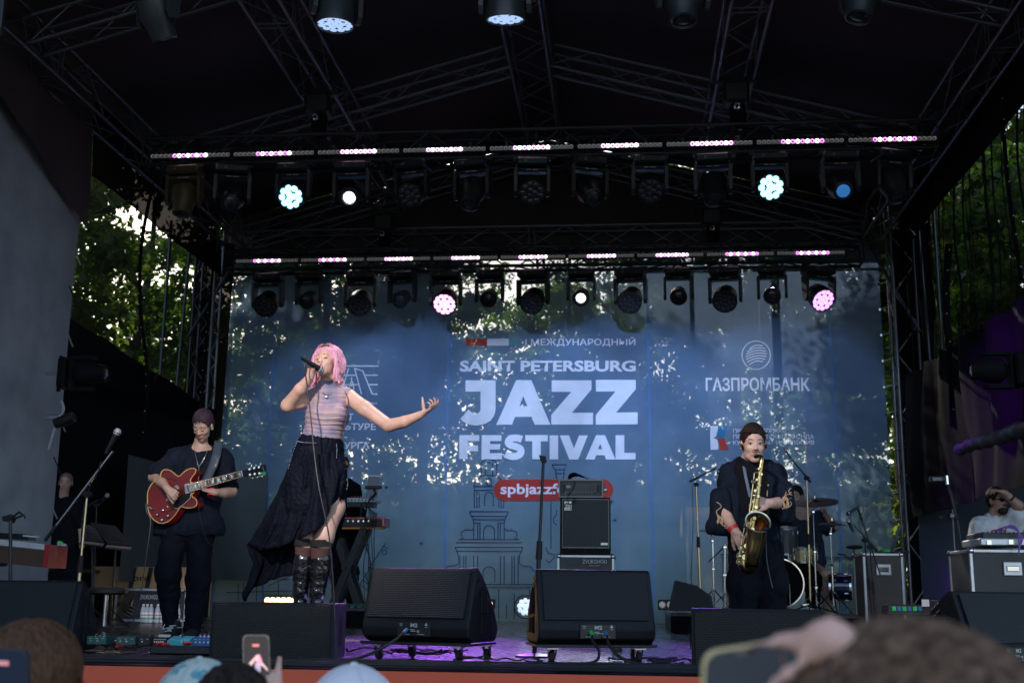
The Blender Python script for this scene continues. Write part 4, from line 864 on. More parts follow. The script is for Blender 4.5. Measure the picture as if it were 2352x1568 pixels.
# ================================================================ LOUDSPEAKERS
def perf_mat(name, pitch, hole, col, hc=(0.002, 0.002, 0.002), rough=0.45, spec=0.5):
    m = bpy.data.materials.new(name); m.use_nodes = True; nt = m.node_tree; p = nt.nodes['Principled BSDF']; p.inputs['Roughness'].default_value = rough; p.inputs['Specular IOR Level'].default_value = spec
    tc = nt.nodes.new('ShaderNodeTexCoord'); sp = nt.nodes.new('ShaderNodeSeparateXYZ'); nt.links.new(tc.outputs['Object'], sp.inputs[0])
    cb = nt.nodes.new('ShaderNodeCombineXYZ'); nt.links.new(sp.outputs['X'], cb.inputs['X']); nt.links.new(sp.outputs['Z'], cb.inputs['Y'])
    def V(op, a, b=None):
        n = nt.nodes.new('ShaderNodeVectorMath'); n.operation = op
        nt.links.new(a, n.inputs[0])
        if b is not None: n.inputs[1].default_value = b
        return n.outputs['Value'] if op == 'LENGTH' else n.outputs['Vector']
    sc_ = (pitch, pitch * 1.732, 1); base = V('ADD', V('DIVIDE', cb.outputs[0], sc_), (500, 500, 0)); ds = []
    for off in ((0, 0, 0), (0.5, 0.5, 0)):
        ds.append(V('LENGTH', V('MULTIPLY', V('SUBTRACT', V('FRACTION', V('ADD', base, off)), (0.5, 0.5, 0)), (1, 1.732, 0))))
    mn = nt.nodes.new('ShaderNodeMath'); mn.operation = 'MINIMUM'; nt.links.new(ds[0], mn.inputs[0]); nt.links.new(ds[1], mn.inputs[1])
    mr = nt.nodes.new('ShaderNodeMapRange'); mr.inputs['From Min'].default_value = hole - 0.05; mr.inputs['From Max'].default_value = hole + 0.05; nt.links.new(mn.outputs[0], mr.inputs['Value'])
    c = nt.nodes.new('ShaderNodeMix'); c.data_type = 'RGBA'; c.inputs['A'].default_value = (*hc, 1); c.inputs['B'].default_value = (*col, 1); nt.links.new(mr.outputs[0], c.inputs['Factor']); nt.links.new(c.outputs['Result'], p.inputs['Base Color'])
    b = nt.nodes.new('ShaderNodeBump'); b.inputs['Distance'].default_value = 0.003; nt.links.new(mr.outputs[0], b.inputs['Height']); nt.links.new(b.outputs[0], p.inputs['Normal'])
    return m
M_grille = perf_mat('perforated_grille', 0.0125, 0.34, (0.030, 0.031, 0.034), spec=.3); M_grille2 = perf_mat('hexagon_grille', 0.0165, 0.38, (0.032, 0.032, 0.033), spec=.3); M_ampg = perf_mat('amp_grille', 0.022, 0.32, (0.040, 0.042, 0.045))
M_cab = mat('cabinet_paint', (0.011, 0.0115, 0.0135), 0.5, bump=0.5, bscale=140, spec=.3)
M_panel = mat('connector_panel', (0.008, 0.008, 0.009), 0.3)
M_con = mat('connector_green', (0.02, 0.65, 0.15), 0.4); M_conb = mat('connector_blue', (0.05, 0.18, 0.45), 0.4)
def monitor(label, c, rz, dolly=False, plugs=(), W=0.72, grp='stage monitor loudspeakers'):
    """c: bottom centre of the near face (world); faces -Y before turning"""
    z0 = 0.115 if dolly else 0.012
    t = thing('stage_monitor', label, 'loudspeaker', (c[0], c[1], 0), rad(rz), group=grp)
    prof = [(0.06, 0.0), (0.0, 0.03), (-0.015, 0.09), (0.0, 0.135), (0.10, 0.43), (0.13, 0.445), (0.20, 0.40), (0.30, 0.31), (0.40, 0.19), (0.46, 0.08), (0.44, 0.02), (0.41, 0.0)]
    g = G(); g.prism([(0, y, z + z0) for y, z in prof], (-W / 2, 0, 0), (W / 2, 0, 0)); b = g.build('cabinet', M_cab, t)
    md = b.modifiers.new('bevel', 'BEVEL'); md.width = 0.012; md.segments = 2; md.limit_method = 'ANGLE'
    ya, za, yb, zb = -0.006, 0.140, 0.093, 0.425; nrm = Vector((0, -(zb - za), (yb - ya))).normalized()
    g = G(); q = [Vector((-W / 2 + .035, ya, za + z0)), Vector((W / 2 - .035, ya, za + z0)), Vector((W / 2 - .035, yb, zb + z0)), Vector((-W / 2 + .035, yb, zb + z0))]; g.prism(q, nrm * 0.002, nrm * 0.010); gr = g.build('grille', M_grille, t)
    for k in range(5):
        G().cyl(Vector((-W / 2 + .08 + (W - .16) * k / 4, ya + .003, za + z0 + .008)) + nrm * .008, Vector((-W / 2 + .08 + (W - .16) * k / 4, ya + .003, za + z0 + .008)) + nrm * .013, 0.005, n=8).build('screw', M_stand, gr)
    pn = G().box((0.0, -0.017, 0.075 + z0), (0.22, 0.006, 0.085), bev=0.002).build('connector_panel', M_panel, t)
    lettering('M2', Vector((-0.02, -0.0205, 0.088 + z0)), Vector((0.026, -0.0205, 0.088 + z0)), 0.022, M_print, None, 0.03).parent = pn
    for i, (x, z, w) in enumerate([(-.085, .105, .02), (-.085, .095, .014), (-0.01, .072, .035), (0.0, .064, .04), (0.085, .098, .012), (0.085, .088, .016), (-.05, .045, .05), (.05, .045, .045)]): G().box((x, -0.0205, z + z0), (w, 0.001, 0.003)).build('caption', M_print, pn)
    g = G(); g.add([(0.074, -0.0205, .098 + z0), (0.094, -0.0205, .098 + z0), (0.084, -0.0205, .115 + z0)], [(0, 1, 2)]); g.build('warning_mark', M_print, pn)
    for k in range(4): G().box((0.028 + .008 * (k % 2), -.0205, .058 + .008 * (k // 2) + z0), (.006, .001, .006)).build('caption', M_print, pn)
    for s in (-1, 1):   # hand recess in each cheek: two dark openings with a bar between
        for poly in ([(0.17, 0.18), (0.27, 0.17), (0.25, 0.29), (0.20, 0.33), (0.17, 0.30)], [(0.17, 0.06), (0.33, 0.06), (0.30, 0.145), (0.17, 0.155)]):
            g = G(); g.prism([(s * W / 2, y, z + z0) for y, z in poly], (s * 0.002, 0, 0), (s * 0.004, 0, 0)); g.build('hand_recess', mat('void_black', (0.003, 0.003, 0.003), 0.9, var=0), t)
            g = G(); P = [(s * (W / 2 + .004), y, z + z0) for y, z in poly]; g.tube(P + [P[0]], 0.004, 5); g.build('recess_rim', M_cab, t)
        G().cyl((s * W / 2, 0.13, .37 + z0), (s * (W / 2 + .006), 0.13, .37 + z0), 0.010, n=10).build('socket', M_stand, t)
    if dolly:
        d = thing('wheeled_dolly', label.split(' with ')[0].replace('monitor', 'dolly board') + ' with four castors', 'dolly', (c[0], c[1], 0), rad(rz), group='wheeled dollies under the monitors')
        G().box((0, 0.2, 0.105), (0.74, 0.42, 0.018), bev=0.004).build('board', M_black, d)
        for (x, y) in ((-0.27, 0.04), (0.27, 0.04), (-0.20, 0.36), (0.32, 0.36)):
            cs = G().box((x, y, 0.088), (0.07, 0.06, 0.008)).prism([(x - .02, y - .02, 0.085), (x - .02, y + .03, 0.085), (x - .02, y + .035, 0.035), (x - .02, y + .02, 0.03)], (-.001, 0, 0), (.001, 0, 0)).prism([(x + .02, y - .02, 0.085), (x + .02, y + .03, 0.085), (x + .02, y + .035, 0.035), (x + .02, y + .02, 0.03)], (-.001, 0, 0), (.001, 0, 0)).build('castor', M_chrome, d)
            G().lathe([(0.012, -.014), (0.032, -.013), (0.036, -.008), (0.036, .008), (0.032, .013), (0.012, .014)], (x, y + .022, 0.037), Matrix.Rotation(rad(90), 3, 'Y') if x else Matrix.Rotation(rad(70), 3, 'Y'), 18, caps=True).build('wheel', M_rub, cs, smooth=True)
    for (x, col, ex) in plugs:
        p0 = Vector((x, -0.02, 0.072 + z0)); g = G().cyl(p0, p0 + Vector((0, -.05, -.02)), 0.012, 0.011, 12)
        pl = g.build('plug', col, t)
        G().cyl(p0 + Vector((0, -.05, -.02)), p0 + Vector((-.01, -.09, -.045)), 0.009, 0.006, 10).build('plug_sleeve', M_rub, pl)
    return t
p = atz(955, 1519, 0); c3 = Vector((at(952, 1480, .9).x, 0.90, 0)); c4 = Vector((at(1372, 1480, .95).x, 0.95, 0))
monitor('right facing black wedge monitor with one plugged cable on a wheeled dolly, centre left', c3, -16, True, [(-0.045, M_conb, 0)])
monitor('left turned black wedge monitor with green plug on a wheeled dolly, centre right', c4, 14, True, [(-0.045, M_con, 0), (0.045, M_conb, 0)])
monitor('large black wedge monitor cut by the left edge of the frame', (at(28, 1420, 1.05).x, 1.05, 0), 4, False, W=.8)
monitor('large black wedge monitor cut by the right edge, turned to show its cheek', (3.52, 1.15, 0), 34, False, W=0.78)

def low_box(label, c, rz, W=0.76, H=0.335, side=1):
    t = thing('speaker_box', label, 'loudspeaker', (c[0], c[1], 0), rad(rz), group='low hexagon grille speaker boxes')
    g = G(); g.prism([(-W / 2, 0, 0.008), (W / 2, 0, 0.008), (W / 2, 0.34, 0.008), (W / 2 - .07, 0.46, 0.008), (-W / 2 + .07, 0.46, 0.008), (-W / 2, 0.34, 0.008)], (0, 0, 0), (0, 0, H - .008)); b = g.build('cabinet', M_cab, t)
    md = b.modifiers.new('bevel', 'BEVEL'); md.width = 0.006; md.segments = 2; md.limit_method = 'ANGLE'
    G().box((0, -0.006, H / 2), (W - .035, 0.012, H - .02), bev=.004).build('grille', M_grille2, t)
    for s in (-1, 1):
        g = G(); q = [(s * (W / 2), 0.20 + .05 * math.cos(a), H / 2 + .09 * math.sin(a)) for a in [i * .5236 for i in range(12)]]; g.prism(q, (s * .002, 0, 0), (s * .004, 0, 0)); g.build('handle_recess', mat('void_black', (0.003,) * 3, 0.9), t)
        G().box((s * (W / 2 + .006), 0.20, H / 2), (.006, .016, .15), bev=.003).build('handle', M_cab, t)
low_box('low speaker box with hexagon grille that the singer stands on', (at(624, 1450, .8).x, 0.80, 0), 1)
low_box('low speaker box with hexagon grille in front of the saxophonist', (at(1739, 1460, .82).x, 0.82, 0), -3)

# ================================================================ MICROPHONES AND STANDS
M_gold = mat('brass_tube', (0.60, 0.46, 0.28), 0.25, 0.9)
M_grillem = perf_mat('mic_mesh', 0.004, 0.25, (0.55, 0.55, 0.56), (0.1, 0.1, 0.1), 0.3)
def mic(label, tip, tail, L=0.17, col=None, head=None, big=0.024, parent=None):
    tip = Vector(tip); d = (Vector(tail) - tip).normalized(); x, y, z = frame(d); R = Matrix((x, y, z)).transposed()
    t = thing('microphone', label, 'microphone', tip)
    G().lathe([(0.0, 0), (big * .7, .006), (big, .022), (big, .030), (big * .85, .045)], (0, 0, 0), R, 16).build('grille_ball', head or M_grillem, t, smooth=True)
    G().lathe([(big * 1.02, .030), (big * 1.02, .036)], (0, 0, 0), R, 16).build('ring', M_chrome, t)
    G().lathe([(big * .84, .045), (big * .72, .07), (0.010, L), (0.0, L)], (0, 0, 0), R, 16).build('handle', col or M_stand, t, smooth=True)
    return t
def stand(label, foot, top, boom=None, m=M_stand, base='tripod', r=0.009, mb=None, grip=True, legs=0.30, grp='microphone stands'):
    foot = Vector(foot); top = Vector(top); t = thing('microphone_stand', label, 'mic stand', foot, group=grp); mid = foot.lerp(top, 0.55)
    G().cyl(foot, mid, r * 1.25, n=10).build('lower_tube', m, t, world=True, smooth=True); G().cyl(mid, top, r * .85, n=10).build('upper_tube', m, t, world=True, smooth=True)
    if grip: G().cyl(mid - (top - foot).normalized() * .07, mid + (top - foot).normalized() * .05, r * 1.9, r * 1.6, 10).build('clutch', M_rub, t, world=True)
    if base == 'tripod':
        h = foot + Vector((0, 0, 0.10)); a0 = random.uniform(0, 2)
        G().cyl(foot + Vector((0, 0, .06)), foot + Vector((0, 0, .16)), 0.020, 0.014, 10).build('hub', M_rub, t, world=True)
        for k in range(3):
            a = a0 + k * 2.094; e = foot + Vector((math.cos(a) * legs, math.sin(a) * legs, 0.012)); G().cyl(h, e, 0.008, n=8).build('leg', M_stand, t, world=True); G().ell(e, (.016, .016, .012), n=8, m=5).build('foot', M_rub, t, world=True)
    else:
        G().lathe([(0.0, .030), (0.02, .028), (0.10, .020), (0.128, .012), (0.13, 0.004), (0.0, .004)], foot, n=36).build('round_base', M_stand, t, world=True, smooth=True, sharp=rad(60))
    if boom:
        a, b = Vector(boom[0]), Vector(boom[1]); G().cyl(a, b, r * .8, n=10).build('boom', mb or m, t, world=True, smooth=True); d = (b - a).normalized(); G().cyl(a - d * .02, a + d * .11, .013, n=10).build('counterweight', M_rub, t, world=True)
        G().box(top, (.04, .04, .05), bev=.01).build('boom_joint', M_rub, t, world=True); G().cyl(top + Vector((-.03, 0, 0)), top + Vector((.03, 0, 0)), .018, n=12).build('wing_knob', M_rub, t, world=True)
    return t
YM = 1.75
f = at(172, 1400, YM); f.z = 0; ff = Vector((at(166, 1500, YM).x, YM, 0))
stand('chrome boom microphone stand leaning across the left side', ff, at(200, 1135, YM), (at(107, 1236, YM), at(259, 1036, YM)), M_gold, mb=M_chrome, r=0.011)
mic('silver headed vocal microphone on the left boom stand', at(274, 984, YM), at(233, 1058, YM), 0.20, head=M_grillem, big=0.027)
cb = lambda name, pts, m=M_rub, r=0.0035, label=None, grp=None: tag(G().tube(curve(pts, 5), r, 6).build(name, m, None, smooth=True), label, 'cable', grp)
cb('microphone_cable', [at(233, 1058, YM), at(222, 1090, YM - .02), at(205, 1120, YM - .03), at(190, 1180, YM - .03), at(184, 1280, YM), at(170, 1400, YM), (at(165, 1480, YM).x, YM, 0.01)], label='cable hanging from the left vocal microphone')
stand('straight black microphone stand with empty clip between the two wheeled monitors', (0.60, 1.62, 0), at(1248, 1062, 1.62), None, M_stand, 'round', 0.0125)
t = thing('microphone_clip', 'empty microphone clip on the straight black stand', 'mic clip', at(1248, 1055, 1.62)); G().prism([(-.03, -.02, 0.03), (.018, -.02, 0.02), (.024, -.02, -.015), (-0.005, -.02, -.035), (-.02, -.02, -.005)], (0, 0, 0), (0, .035, 0)).build('jaw', M_rub, t); G().cyl((0, 0, -.05), (0, 0, 0), .009).build('thread', M_chrome, t)
t = thing('phone_holder', 'black clamp holder on a short stand above the left monitor', 'holder', (at(25, 1440, 2.0).x, 2.0, 0))
G().cyl(Vector((at(28, 1440, 2.0).x, 2.0, 0)), at(24, 1195, 2.0), .013, n=10).build('pole', M_stand, t, world=True); G().cyl(Vector((at(28, 1440, 2.0).x, 2.0, 0)), Vector((at(28, 1440, 2.0).x, 2.0, 0.02)), .13, .13, 24).build('base', M_stand, t, world=True)
G().prism([at(4, 1186, 2.0), at(22, 1180, 2.0), at(30, 1190, 2.0), at(26, 1200, 2.0), at(6, 1196, 2.0)], (0, 0, 0), (0, .05, 0)).build('body', M_stand, t, world=True)
G().tube([at(22, 1192, 2.0), at(45, 1175, 2.0), at(50, 1180, 2.0)], .008).tube([at(24, 1194, 2.0), at(55, 1182, 2.0), at(58, 1190, 2.0)], .008).build('prong', M_stand, t, world=True)
stand('black boom microphone stand in the shade behind the music stands', (at(215, 1400, 6.5).x, 6.5, 0), at(222, 1160, 6.5), (at(205, 1160, 6.5), at(240, 1140, 6.5))); mic('vocal microphone pointing down behind the music stands', at(250, 1133, 6.5), at(236, 1150, 6.5), .15)

# overhead and drum microphones on the drum riser
RZ = 0.225
stand('brass coloured overhead microphone stand left of the saxophonist', (at(1610, 1400, 7.5).x, 7.5, RZ), at(1599, 1112, 7.5), (at(1587, 1104, 7.5), at(1645, 1074, 7.5)), M_gold, mb=M_stand, r=0.012)
mic('black condenser microphone at the left overhead boom', at(1647, 1088, 7.5), at(1662, 1064, 7.5), .14, head=M_stand, big=.018)
stand('brass coloured overhead microphone stand right of the saxophonist', (at(1862, 1400, 7.5).x, 7.5, RZ), at(1853, 1098, 7.5), (at(1860, 1104, 7.5), at(1820, 1056, 7.5)), M_gold, mb=M_stand, r=0.012)
mic('black condenser microphone at the right overhead boom', at(1800, 1028, 7.5), at(1818, 1054, 7.5), .15, head=mat('mic_red_end', (0.3, .06, .05), .4), big=.016)
cb('microphone_cable', [at(1590, 1110, 7.5), at(1592, 1200, 7.5), at(1588, 1330, 7.5), (at(1590, 1400, 7.5).x, 7.3, RZ)], label='cable hanging beside the left overhead stand')
stand('black boom stand at the right of the drum kit', (at(2004, 1392, 6.8).x, 6.8, 0.01), at(1986, 1240, 6.8), (at(2012, 1262, 6.8), at(1962, 1206, 6.8)), legs=.4)
mic('silver headed microphone right of the hi-hat', at(1946, 1190, 6.8), at(1957, 1215, 6.8), .16)
stand('thin black stand with a lowered boom by the brown flight case', (at(2010, 1395, 6.6).x, 6.6, 0.01), at(1998, 1255, 6.6), (at(1972, 1172, 6.6), at(2022, 1320, 6.6)), legs=.42)
mic('dark vocal microphone with red ring over the hi-hat', at(1944, 1182, 6.6), at(1978, 1158, 6.6), .17, head=mat('navy_foam', (0.02, .025, .05), .9), big=.022)
cb('microphone_cable', [at(1978, 1158, 6.6), at(1984, 1170, 6.6), at(1972, 1200, 6.6), at(1985, 1240, 6.6), at(1995, 1330, 6.6), at(2000, 1400, 6.6)], label='cable looping from the dark vocal microphone')

# ================================================================ BASS STACK
YA = 7.5
M_case = mat('case_laminate', (0.035, 0.033, 0.034), 0.45); M_edge = mat('case_aluminium', (0.62, 0.62, 0.63), 0.35, 0.7); M_brown = mat('case_brown', (0.075, 0.055, 0.045), 0.5)
def flight_case(label, x0, y0, x1, y1, Y, depth, body=M_case, latch=True, grp='flight cases', floor=None):
    a = at(x0, y1, Y); b = at(x1, y0, Y); z0 = a.z if floor is None else floor; W, H = b.x - a.x, b.z - z0; cx_ = (a.x + b.x) / 2
    t = thing('flight_case', label, 'flight case', (cx_, Y + depth / 2, z0), group=grp)
    G().box((0, 0, H / 2), (W - .02, depth - .02, H - .02)).build('panel', body, t)
    e = 0.028
    for s in (-1, 1):
        for q in (-1, 1): G().box((s * (W / 2 - e / 2), q * (depth / 2 - e / 2), H / 2), (e, e, H - .06), bev=.004).build('edge', M_edge, t)
    for z in (e / 2, H - e / 2):
        for q in (-1, 1):
            G().box((0, q * (depth / 2 - e / 2), z), (W - .06, e, e), bev=.004).build('edge', M_edge, t); G().box((q * (W / 2 - e / 2), 0, z), (e, depth - .06, e), bev=.004).build('edge', M_edge, t)
        for s in (-1, 1):
            for q in (-1, 1): G().ell((s * (W / 2 - .018), q * (depth / 2 - .018), z), .032, n=10, m=7).build('ball_corner', M_chrome, t, smooth=True)
    if latch:
        l = G().box((0, -depth / 2 - .004, H * .80), (.16, .012, .12), bev=.01).build('handle_dish', M_edge, t); G().box((0, -depth / 2 - .014, H * .80), (.11, .012, .05), bev=.006).build('handle', M_chrome, l)
    return t
fc = flight_case('black flight case with silver edges under the bass amplifier, lettered ZVUKOHOD', 1279, 1274.5, 1411, 1441, YA, .5, latch=False, floor=0.0)
lettering('ZVUKOHOD', at(1338, 1330 - 37, YA - .02), at(1394, 1293, YA - .02), .045, M_print, fc, .01); lettering('RENTAL COMPANY', at(1354, 1299.5, YA - .02), at(1378, 1299.5, YA - .02), .013, M_print, fc)
boxpx(G(), 1310, 1286, 1323, 1296, YA - .012, .004).build('sticker', mat('dark_sticker', (.02, .05, .07), .5), fc, world=True)
am = thing('bass_cabinet', 'black bass speaker cabinet with perforated grille and silver badge', 'bass amplifier', (at(1343, 1273, YA).x, YA + .2, at(1343, 1273, YA).z))
boxpx(G(), 1286, 1142, 1401.5, 1273.5, YA, .42, .015).build('cabinet', M_cab, am, world=True)
boxpx(G(), 1292, 1147, 1398, 1257, YA - .012, .014, .003).build('grille', M_ampg, am, world=True)
for q in ((1291, 1145.5, 1399, 1147), (1291, 1256, 1399, 1257.5), (1291, 1147, 1292.5, 1256), (1397.5, 1147, 1399, 1256)): boxpx(G(), *q, YA - .018, .008).build('trim', mat('amp_trim', (.25, .25, .24), .4), am, world=True)
for q in ((1291, 1259, 1343, 1270), (1346, 1259, 1398, 1270)): boxpx(G(), *q, YA - .004, .006).build('port', mat('void_black', (.003,) * 3, .9), am, world=True)
bd = boxpx(G(), 1296.5, 1151, 1312.5, 1171, YA - .024, .008).build('badge', M_edge, am, world=True)
cq = at(1303.5, 1161, YA - .028); g = G()
for r_ in (.034, .020): g.tube([cq + Vector((r_ * math.cos(a), 0, r_ * math.sin(a))) for a in [i * math.pi / 10 for i in range(20 if r_ == .020 else 13)]], .005, 5)
g.box(cq + Vector((.034, 0, -.016)), (.01, .006, .04)).ell(cq, .008, n=8, m=5).build('logo', M_black, am, world=True)
lettering('Ampeg', at(1298, 1169.6, YA - .03), at(1311, 1169.6, YA - .03), .016, M_black, am, .01)
boxpx(G(), 1380, 1246, 1396, 1251, YA - .022, .006).build('badge', M_edge, am, world=True)
hd = thing('bass_amplifier', 'rack mounted bass amplifier head on top of the bass cabinet', 'amplifier', (at(1334, 1141, YA).x, YA + .2, at(1334, 1141, YA).z))
boxpx(G(), 1283, 1101, 1385.5, 1141.5, YA, .42, .006).build('rack_case', M_case, hd, world=True)
for q in ((1283, 1100.5, 1385.5, 1103), (1283, 1139, 1385.5, 1141.5), (1283, 1103, 1286, 1139), (1382.5, 1103, 1385.5, 1139)): boxpx(G(), *q, YA - .01, .012).build('edge', M_edge if q[3] > 1200 else mat('case_edge_dull', (.2, .2, .2), .4, .6), hd, world=True)
fp = boxpx(G(), 1290, 1107, 1379, 1138, YA - .012, .012, .003).build('front_panel', mat('amp_panel', (.05, .055, .06), .4), hd, world=True)
boxpx(G(), 1318, 1113, 1350, 1123, YA - .016, .006).build('vent_slots', mat('vent', (.12, .12, .12), .4), hd, world=True)
for k in range(12): boxpx(G(), 1319 + 2.6 * k, 1113.5, 1320 + 2.6 * k, 1122.5, YA - .018, .003).build('slot', M_black, hd, world=True)
boxpx(G(), 1296, 1129, 1372, 1136, YA - .018, .006).build('control_strip', mat('strip_grey', (.14, .14, .15), .4), hd, world=True)
for k in range(9): q = at(1303 + 6.6 * k, 1132.5, YA - .03); G().cyl(q, q + Vector((0, .012, 0)), .011, n=10).build('knob', M_black, hd, world=True)
boxpx(G(), 1361, 1129.8, 1371, 1135, YA - .024, .01).build('rocker_switch', M_black, hd, world=True)
for x in (1295, 1374): a = at(x, 1112, YA - .05); b = at(x, 1130, YA - .05); G().tube([a + Vector((0, .04, 0)), a, b, b + Vector((0, .04, 0))], .007).build('rack_handle', M_stand, hd, world=True)
q = at(1305.5, 1117, YA - .016); G().ell(q, (.028, .004, .018)).build('emblem', M_print, hd, world=True)
for q in ((1386, 1120, 1395, 1128),): boxpx(G(), *q, YA + .05, .1, .01).build('latch', M_edge, hd, world=True)
g = G(); P = [at(1306, 1100, YA + .1), at(1312, 1092, YA + .1), at(1322, 1089.5, YA + .1), at(1335, 1093, YA + .1), at(1352, 1100, YA + .1)]; g.tube(curve(P), [.03, .035, .04, .045, .05, .055, .055, .055, .05, .05, .05, .045, .045, .04, .035, .03, .03, .025, .02, .02, .015, .012, .01, .01, .01][:len(curve(P))], 10, flat=.5)
tag(g.build('gig_bag', M_cloth, None, smooth=True), 'small black bag lying on top of the amplifier head', 'bag')
cb('amplifier_cable', [at(1319, 1103, YA - .05), at(1318, 1118, YA - .06), at(1304, 1140, YA - .05), at(1308, 1157, YA - .06), at(1320, 1150, YA - .05), at(1318, 1141, YA - .03)], label='black cable hanging over the front of the bass stack', r=.005)

# ================================================================ DRUM KIT
YD = 8.3
M_shell = mat('black_shell', (0.012, .012, .016), .12, coat=1.0); M_cym = mat('dark_bronze', (.10, .065, .04), .38, .9, bump=.4, bscale=90); M_gsn = mat('brass_shell', (.62, .50, .26), .28, .9); M_headm = mat('drum_head', (.30, .29, .28), .5)
def drum(label, c, r, h, R, shell, head=M_headm, lugs=8, name='drum', cat='drum', hoopm=None):
    hoopm = hoopm or M_chrome; t = thing(name, label, cat, c, rot=R.to_euler(), group='drum kit pieces')
    G().lathe([(r, -h / 2), (r, h / 2)], n=32).build('shell', shell, t, smooth=True)
    for s, nm in ((1, 'batter_head'), (-1, 'resonant_head')): G().lathe([(0, s * (h / 2 + .003)), (r * .98, s * (h / 2 + .003)), (r * 1.0, s * (h / 2 - .01))], n=32).build(nm, head if s > 0 else M_shell if name == 'bass_drum' else head, t, smooth=True)
    for s in (1, -1): G().lathe([(r * 1.0, s * (h / 2 - .012)), (r * 1.05, s * (h / 2 - .012)), (r * 1.05, s * (h / 2 + .012)), (r * 1.0, s * (h / 2 + .012)), (r * 1.0, s * (h / 2 - .012))], n=32).build('hoop', hoopm, t, smooth=True)
    lm = None
    for k in range(lugs):
        a = 2 * math.pi * k / lugs
        if lm is None: lo = G().cyl((r * 1.03, 0, -h / 2), (r * 1.03, 0, h / 2), .005, n=6).box((r * 1.02, 0, h / 2 - .05), (.02, .022, .05), bev=.005).box((r * 1.02, 0, -h / 2 + .05), (.02, .022, .05), bev=.005).build('lug', M_chrome, t); lm = lo.data
        else: lo = link('lug', lm, t)
        lo.rotation_euler = (0, 0, a)
    return t
RX = lambda d: Matrix.Rotation(rad(d), 3, 'X')
drum('black bass drum with chrome rim behind the saxophonist', at(1790, 1342, YD) + Vector((0, .2, .02)), .28, .42, RX(90) @ Matrix.Identity(3), M_shell, name='bass_drum', lugs=10, head=mat('black_head', (.006, .006, .007), .7, spec=.05))
drum('black rack tom with chrome hoops over the bass drum', at(1808, 1240, YD) + Vector((0, .1, 0)), .135, .30, Matrix.Rotation(rad(8), 3, 'X'), mat('sparkle_shell', (.10, .09, .09), .2, .3, coat=1), lugs=6, name='rack_tom')
drum('small black tom just left of the snare, mostly behind the saxophonist', at(1795, 1246, YD) + Vector((0, .5, 0)), .14, .22, Matrix.Rotation(rad(12), 3, 'X'), M_shell, lugs=6, name='rack_tom')
drum('brass snare drum in front of the drummer', at(1848, 1273, YD) + Vector((0, .15, 0)), .17, .15, Matrix.Rotation(rad(5), 3, 'X'), M_gsn, lugs=8, name='snare_drum')
drum('midnight blue floor tom at the right of the kit', at(1941, 1347, YD) + Vector((0, .3, 0)), .155, .24, Matrix.Rotation(rad(90), 3, 'Y') @ Matrix.Rotation(rad(12), 3, 'X'), mat('blue_shell', (.012, .014, .05), .12, coat=1), lugs=6, name='floor_tom')
def cymbal(label, c, r, tx, ty, foot, hats=False):
    t = thing('cymbal_stand', label, 'cymbal', c, group='cymbals of the kit'); R = Matrix.Rotation(rad(tx), 3, 'X') @ Matrix.Rotation(rad(ty), 3, 'Y')
    G().lathe([(.005, .030), (.03, .026), (.045, .012), (r * .5, .006), (r, -.012), (r, -.0135), (r * .5, .004), (.045, .008), (0.01, .02)], (0, 0, 0), R, 48).build('cymbal', M_cym, t, smooth=True)
    if hats: G().lathe([(.005, -.040), (.03, -.036), (.045, -.022), (r * .5, -.016), (r, -.014), (r * .5, -.019), (.045, -.026), (.005, -.044)], (0, 0, 0), R, 48).build('bottom_cymbal', M_cym, t, smooth=True)
    G().cyl((0, 0, -.03), (0, 0, .07), .005).cyl((0, 0, .04), (0, 0, .06), .014).build('wing_nut', M_chrome, t)
    f = Vector(foot) - Vector(c); j = Vector((f.x, f.y, -.12)); G().tube([(0, 0, -.02), j, j.lerp(f, .45)], .008).build('upper_tube', M_chrome, t, smooth=True); G().cyl(j.lerp(f, .4), f + Vector((0, 0, .08)), .012).build('lower_tube', M_chrome, t, smooth=True)
    for z in (.0, .4, .75): G().box(j.lerp(f, z), (.04, .05, .035), bev=.008).build('clamp', M_chrome, t)
    for k in range(3):
        a = .5 + 2.094 * k; e = f + Vector((math.cos(a) * .26, math.sin(a) * .26, .01)); G().cyl(f + Vector((0, 0, .26)), e, .008, n=6).build('leg', M_chrome, t); G().ell(e, .015, n=8, m=5).build('foot', M_rub, t)
    return t
cymbal('large dark crash cymbal raised on a chrome stand before the drummer', at(1872, 1151, YD - .3), .272, 16, -4, (at(1878, 1395, YD - .3).x, YD - .25, RZ))
cymbal('pair of hi-hat cymbals right of the drummer', at(1911, 1202, YD + .1), .185, 4, 2, (at(1918, 1390, YD).x, YD + .1, RZ), True)
cymbal('thin ride cymbal at the left, half hidden by the saxophonist', at(1632, 1219, YD), .21, 3, 3, (at(1640, 1390, YD).x, YD, RZ))
